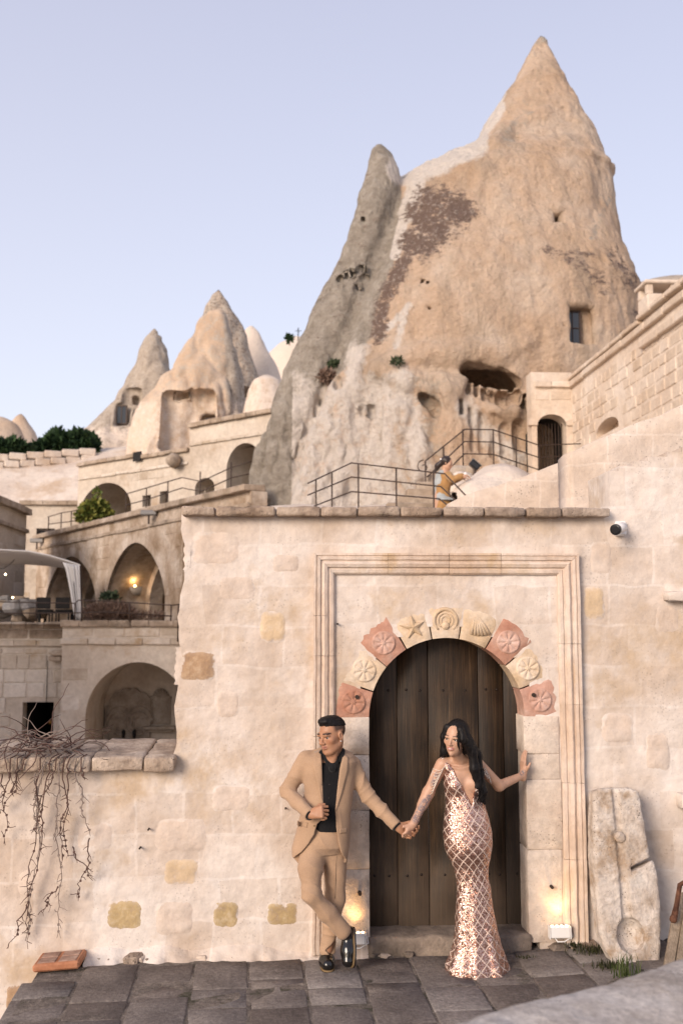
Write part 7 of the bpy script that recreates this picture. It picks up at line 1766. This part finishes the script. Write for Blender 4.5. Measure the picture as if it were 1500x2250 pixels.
def gownf(X, Y, Z):
    A = np.interp(Z, zg, ag); B = np.interp(Z, zg, bg_); w_ = (B - A) / 2; c = (A + B) / 2; up = np.clip((Z - at(1020, 1800, 6.47).z) / .2, 0, 1); dd = np.clip(w_ * (.74 - .10 * up), .03, .19) * (1 + .0 * Z)
    lowr = np.clip((at(1020, 1960, 6.47).z - Z) / .5, 0, 1); th = np.arctan2(Y - 6.475, X - c); rip = 1 + .07 * lowr * np.sin(7 * th + 1.0) + .03 * lowr * np.sin(13 * th)
    q = np.sqrt((np.abs((X - c) / w_)) ** 2 + (np.abs((Y - 6.475) / dd)) ** 2) / rip
    return np.maximum((q - 1) * np.minimum(w_, dd), np.maximum(zg[0] - Z, Z - zg[-1]))
GG.fn(gownf, k=.01)
for x in (1000, 1042): GG.ell(at(x, 1724, 6.425), (.055, .052, .058), .03)
GG.ell(at(1024, 1855, 6.50), (.12, .13, .12), .05)
Lv = [(1650, 974), (1668, 983), (1700, 1000), (1735, 1017), (1769, 1034), (1775, 1036)]; Rv = [(1650, 1056), (1680, 1052), (1700, 1048), (1735, 1042), (1769, 1037), (1775, 1036)]
zl_ = A_([at(x, y, 6.40).z for y, x in Lv])[::-1]; xl_ = A_([at(x, y, 6.40).x for y, x in Lv])[::-1]; zr_ = A_([at(x, y, 6.40).z for y, x in Rv])[::-1]; xr_ = A_([at(x, y, 6.40).x for y, x in Rv])[::-1]
def vneck(X, Y, Z): return np.maximum(np.maximum(np.interp(Z, zl_, xl_) - X, X - np.interp(Z, zr_, xr_)), np.maximum(Y - 6.475, at(1036, 1773, 6.4).z - Z))
GG.fn(vneck, k=.006, op='s')
for s_, q in ((WS1, -1), (WS2, 1)): GG.cap(s_ + Vector((q * .02, 0, .03)), s_ + Vector((q * .03, 0, -.055)), .046, .04, .01, 's')
GG.cap(at(972, 1668, 6.46), at(984, 1690, 6.425), .014, .016, .01); GG.cap(at(972, 1668, 6.46), at(984, 1668, 6.53), .013, .013, .01); GG.cap(at(1052, 1672, 6.46), at(1048, 1690, 6.43), .014, .016, .01)
v, f = GG.mesh(1); n = vnormals(v, f); v = v + n * (.003 * fbm(v * 12, 3, 4) + .0035 * np.sin(v[:, 2] * 60 + v[:, 0] * 40) * np.clip((1.0 - v[:, 2]) * 1.2, 0, 1) * (fbm(v * 6, 2, 6)))[:, None]
gw = mk('gown', v, f, m_gown, wom, smooth=True); cg = (np.interp(v[:, 2], zg, ag) + np.interp(v[:, 2], zg, bg_)) / 2
th = np.arctan2(v[:, 1] - 6.475, v[:, 0] - cg); setattr_f(gw, 'du', (th + math.pi / 2) / (2 * math.pi) * 11 + 20 + .12 * fbm(v * 5, 2, 9)); setattr_f(gw, 'dv', v[:, 2] / .072 + 20 + .35 * np.cos(th + math.pi / 2) * 0 + .12 * fbm(v * 5, 2, 19))
# bead fringes over both shoulders
rf = random.Random(5)
for s_, sg, e_ in ((WS1, -1, WE1), (WS2, 1, WE2)):
    ax = (e_ - s_).normalized()
    for k in range(9 if sg < 0 else 6):
        t_ = .015 + k * .012; c = s_ + ax * t_; a0 = Vector((-sg * .038 + sg * .004 * k, -.035, .035 - .002 * k)); a1 = Vector((sg * (.050 - .001 * k - (.018 if sg > 0 else 0)), -.01 - (.02 if sg > 0 else 0), -.01 - (.010 if sg < 0 else .004) * k)); ps = []
        for i in range(9): u_ = i / 8; p = c + a0.lerp(a1, u_) + Vector((0, -.030 * math.sin(math.pi * u_), -.028 * math.sin(math.pi * u_))); ps.append(p)
        for i in range(3): ps.append(ps[-1] + Vector((sg * .004 + rf.uniform(-.004, .004), rf.uniform(-.003, .003), -.016)))
        MB().tube(ps, .0022, 5).build('bead_strand', m_cream, wom, smooth=True)
# hair
GH = Grid(at(950, 1800, 6.45) - Vector((0, .2, 0)), at(1085, 1570, 6.45) + Vector((0, .24, .03)), .0046)
e = lambda p, r, k=.02, op='u': GH.ell(HW.P(*p), tuple(x * .9 for x in r), k, op, HW.M)
e((0, -.026, .036), (.086, .099, .094)); e((0, -.06, -.05), (.085, .06, .09), .04)
GH.ell(HW.P(.004, .080, -.035), (.055, .085, .088), .012, 's', HW.M); GH.ell(HW.P(.0, .075, .03), (.040, .06, .052), .012, 's', HW.M)
GH.chain([HW.P(-.055, .045, .075), HW.P(-.073, .046, .01), at(1037, 1655, 6.385), at(1042, 1690, 6.385), at(1050, 1728, 6.40), at(1057, 1760, 6.41)], [.018, .022, .028, .029, .023, .008], .02)
GH.chain([HW.P(-.08, -.02, .0), at(1046, 1660, 6.45), at(1052, 1700, 6.43), at(1062, 1740, 6.42), at(1064, 1768, 6.42)], [.032, .032, .027, .020, .005], .025)
GH.chain([HW.P(.055, .040, .078), HW.P(.078, .018, .0), at(977, 1650, 6.45), at(968, 1672, 6.50)], [.018, .026, .028, .012], .02)
GH.chain([HW.P(.03, -.08, -.02), at(1000, 1670, 6.56), at(1005, 1720, 6.57), at(1010, 1770, 6.57)], [.06, .06, .05, .03], .03)
v, f = GH.mesh(1); n = vnormals(v, f); v = v + n * (.0032 * fbm(v * np.array([60, 60, 5]), 3, 4) + .0038 * fbm(v * np.array([190, 190, 7]), 2, 9))[:, None]; hw_ = mk('hair', v, f, m_hair, wom, smooth=True)
mb = MB()
for k in range(26):
    x0 = rf.uniform(1040, 1062); ps = [at(x0 + 8 * math.sin(i * .9 + k) * (i / 8) + (i * .6), 1690 + i * rf.uniform(9, 12), 6.40 + .02 * math.sin(k)) for i in range(9)]; mb.tube(ps, [.0030 - .0003 * i for i in range(9)], 4)
for k in range(6):
    mb.tube([HW.P(-.05 + .006 * k, .07, .07 - .01 * k), HW.P(-.060 + .004 * k, .076, .02), HW.P(-.062 + .003 * k, .078, -.03), HW.P(-.06, .06, -.075)], [.002, .0018, .0015, .001], 4)
mb.build('loose_strands', m_hair, wom, smooth=True)['kind'] = 'stuff'

# ================================================================= woman on the terrace
Y3 = 17.4; pw = thing('person', at(970, 1210, Y3)[:], 'woman in ochre coat and pale grey apron behind the terrace railing, looking down', 'person')
H3 = Head(at(982, 1018, Y3 - .05), (.93, -.30, -.28), sc=1.0)
k3 = F / Y3
def q3(x, y, d=0.0): return at(x, y, Y3 + d)
G3 = Grid(q3(935, 1230) - Vector((0, .55, 0)), q3(1035, 992) + Vector((0, .4, 0)), .010)
H3.build(G3, True); G3.cap(H3.P(0, -.02, -.05), q3(975, 1040), .05, .055, .02); G3.chain([q3(976, 1048), q3(968, 1100), q3(968, 1150)], [.12, .12, .13], .04)
S3a, E3a, W3a = q3(985, 1044, -.15), q3(993, 1053, -.32), q3(1014, 1045, -.38); S3b, E3b, W3b = q3(972, 1044, .14), q3(990, 1058, .15), q3(1012, 1050, -.1)
G3.chain([S3a, E3a, W3a], [.045, .038, .026], .02); G3.chain([S3b, E3b, W3b], [.045, .038, .026], .02)
hand(G3, W3a, (.9, -.1, .0), (0, 0, -1), (0, -1, 0), [.5, .5, .5, .5], 1.0); hand(G3, W3b, (.9, -.3, .0), (0, 0, -1), (0, 1, 0), [.5, .5, .5, .5], 1.0)
for x in (-.07, .07): G3.chain([q3(968, 1150) + Vector((x, 0, 0)), q3(968, 1225) + Vector((x, 0, 0))], [.09, .05], .03)
v, f = G3.mesh(1); b3 = mk('body', v, f, m_skinw, pw, smooth=True); ms_ = H3.masks(v, False); zero = np.zeros(len(v))
for k in ('lip', 'brow', 'blush', 'fade', 'teeth', 'tattoo'): setattr_f(b3, k, ms_.get(k, zero))
H3.eyes(pw, (0, .9, -.3))
m_ochre = cloth_mat('ochre_coat_cloth', (.36, .205, .085), var=.2); m_apron = cloth_mat('pale_grey_cloth', (.34, .36, .36), var=.15); m_brownhair = plain('dark_brown_hair', (.022, .011, .008), .45, var=.4, vscale=60)
Gc = Grid(q3(935, 1225) - Vector((0, .5, 0)), q3(1030, 1030) + Vector((0, .4, 0)), .011)
loft(Gc, [(1036, 968, 984), (1044, 958, 992), (1060, 956, 992), (1080, 957, 988), (1110, 956, 994), (1150, 952, 1000), (1215, 948, 1006)], Y3, (1.0, .24), p=2.2, k=.03)
Gc.chain([S3a, E3a, W3a], [.075, .068, .05], .03); Gc.chain([S3b, E3b, W3b], [.075, .068, .05], .03)
garment('coat', Gc, m_ochre, pw, .012, 9, 2, [(E3a, .15, (1, 0, .5), 45)], .012)
Ga = Grid(q3(935, 1140) - Vector((0, .5, 0)), q3(1030, 1030) + Vector((0, .4, 0)), .011)
loft(Ga, [(1034, 964, 978), (1042, 957, 980), (1060, 955, 980), (1080, 956, 979), (1092, 955, 984), (1100, 955, 1003)], Y3 - .0, (1.25, .275), p=2.2, k=.03)
Ga.fn(lambda X, Y, Z: np.maximum(X - (q3(966, 1060).x + (Z - q3(966, 1060).z) * -.1) * 1.0, q3(968, 1062).x - X) * 0 + np.maximum(np.abs(X - q3(999, 1075).x) - .04, np.abs(Z - q3(999, 1075).z) - .2), k=.02, op='s')
garment('apron', Ga, m_apron, pw, .012, 9, 5)
Gh = Grid(H3.c - Vector((.32, .22, .36)), H3.c + Vector((.2, .22, .2)), .009)
Gh.ell(H3.P(0, -.03, .035), (.088, .098, .095), .02, 'u', H3.M); Gh.ell(H3.P(0, .075, -.02), (.062, .07, .085), .01, 's', H3.M); Gh.chain([H3.P(0, -.10, .0), H3.P(0, -.15, -.08), H3.P(0, -.17, -.2)], [.05, .05, .02], .03)
garment('hair', Gh, m_brownhair, pw, .008, 30, 3); ball('hair_clip', H3.P(.03, -.12, .04), .022, m_white, pw); ball('white_cup', W3a + Vector((.06, -.02, .03)), .03, m_white, pw)
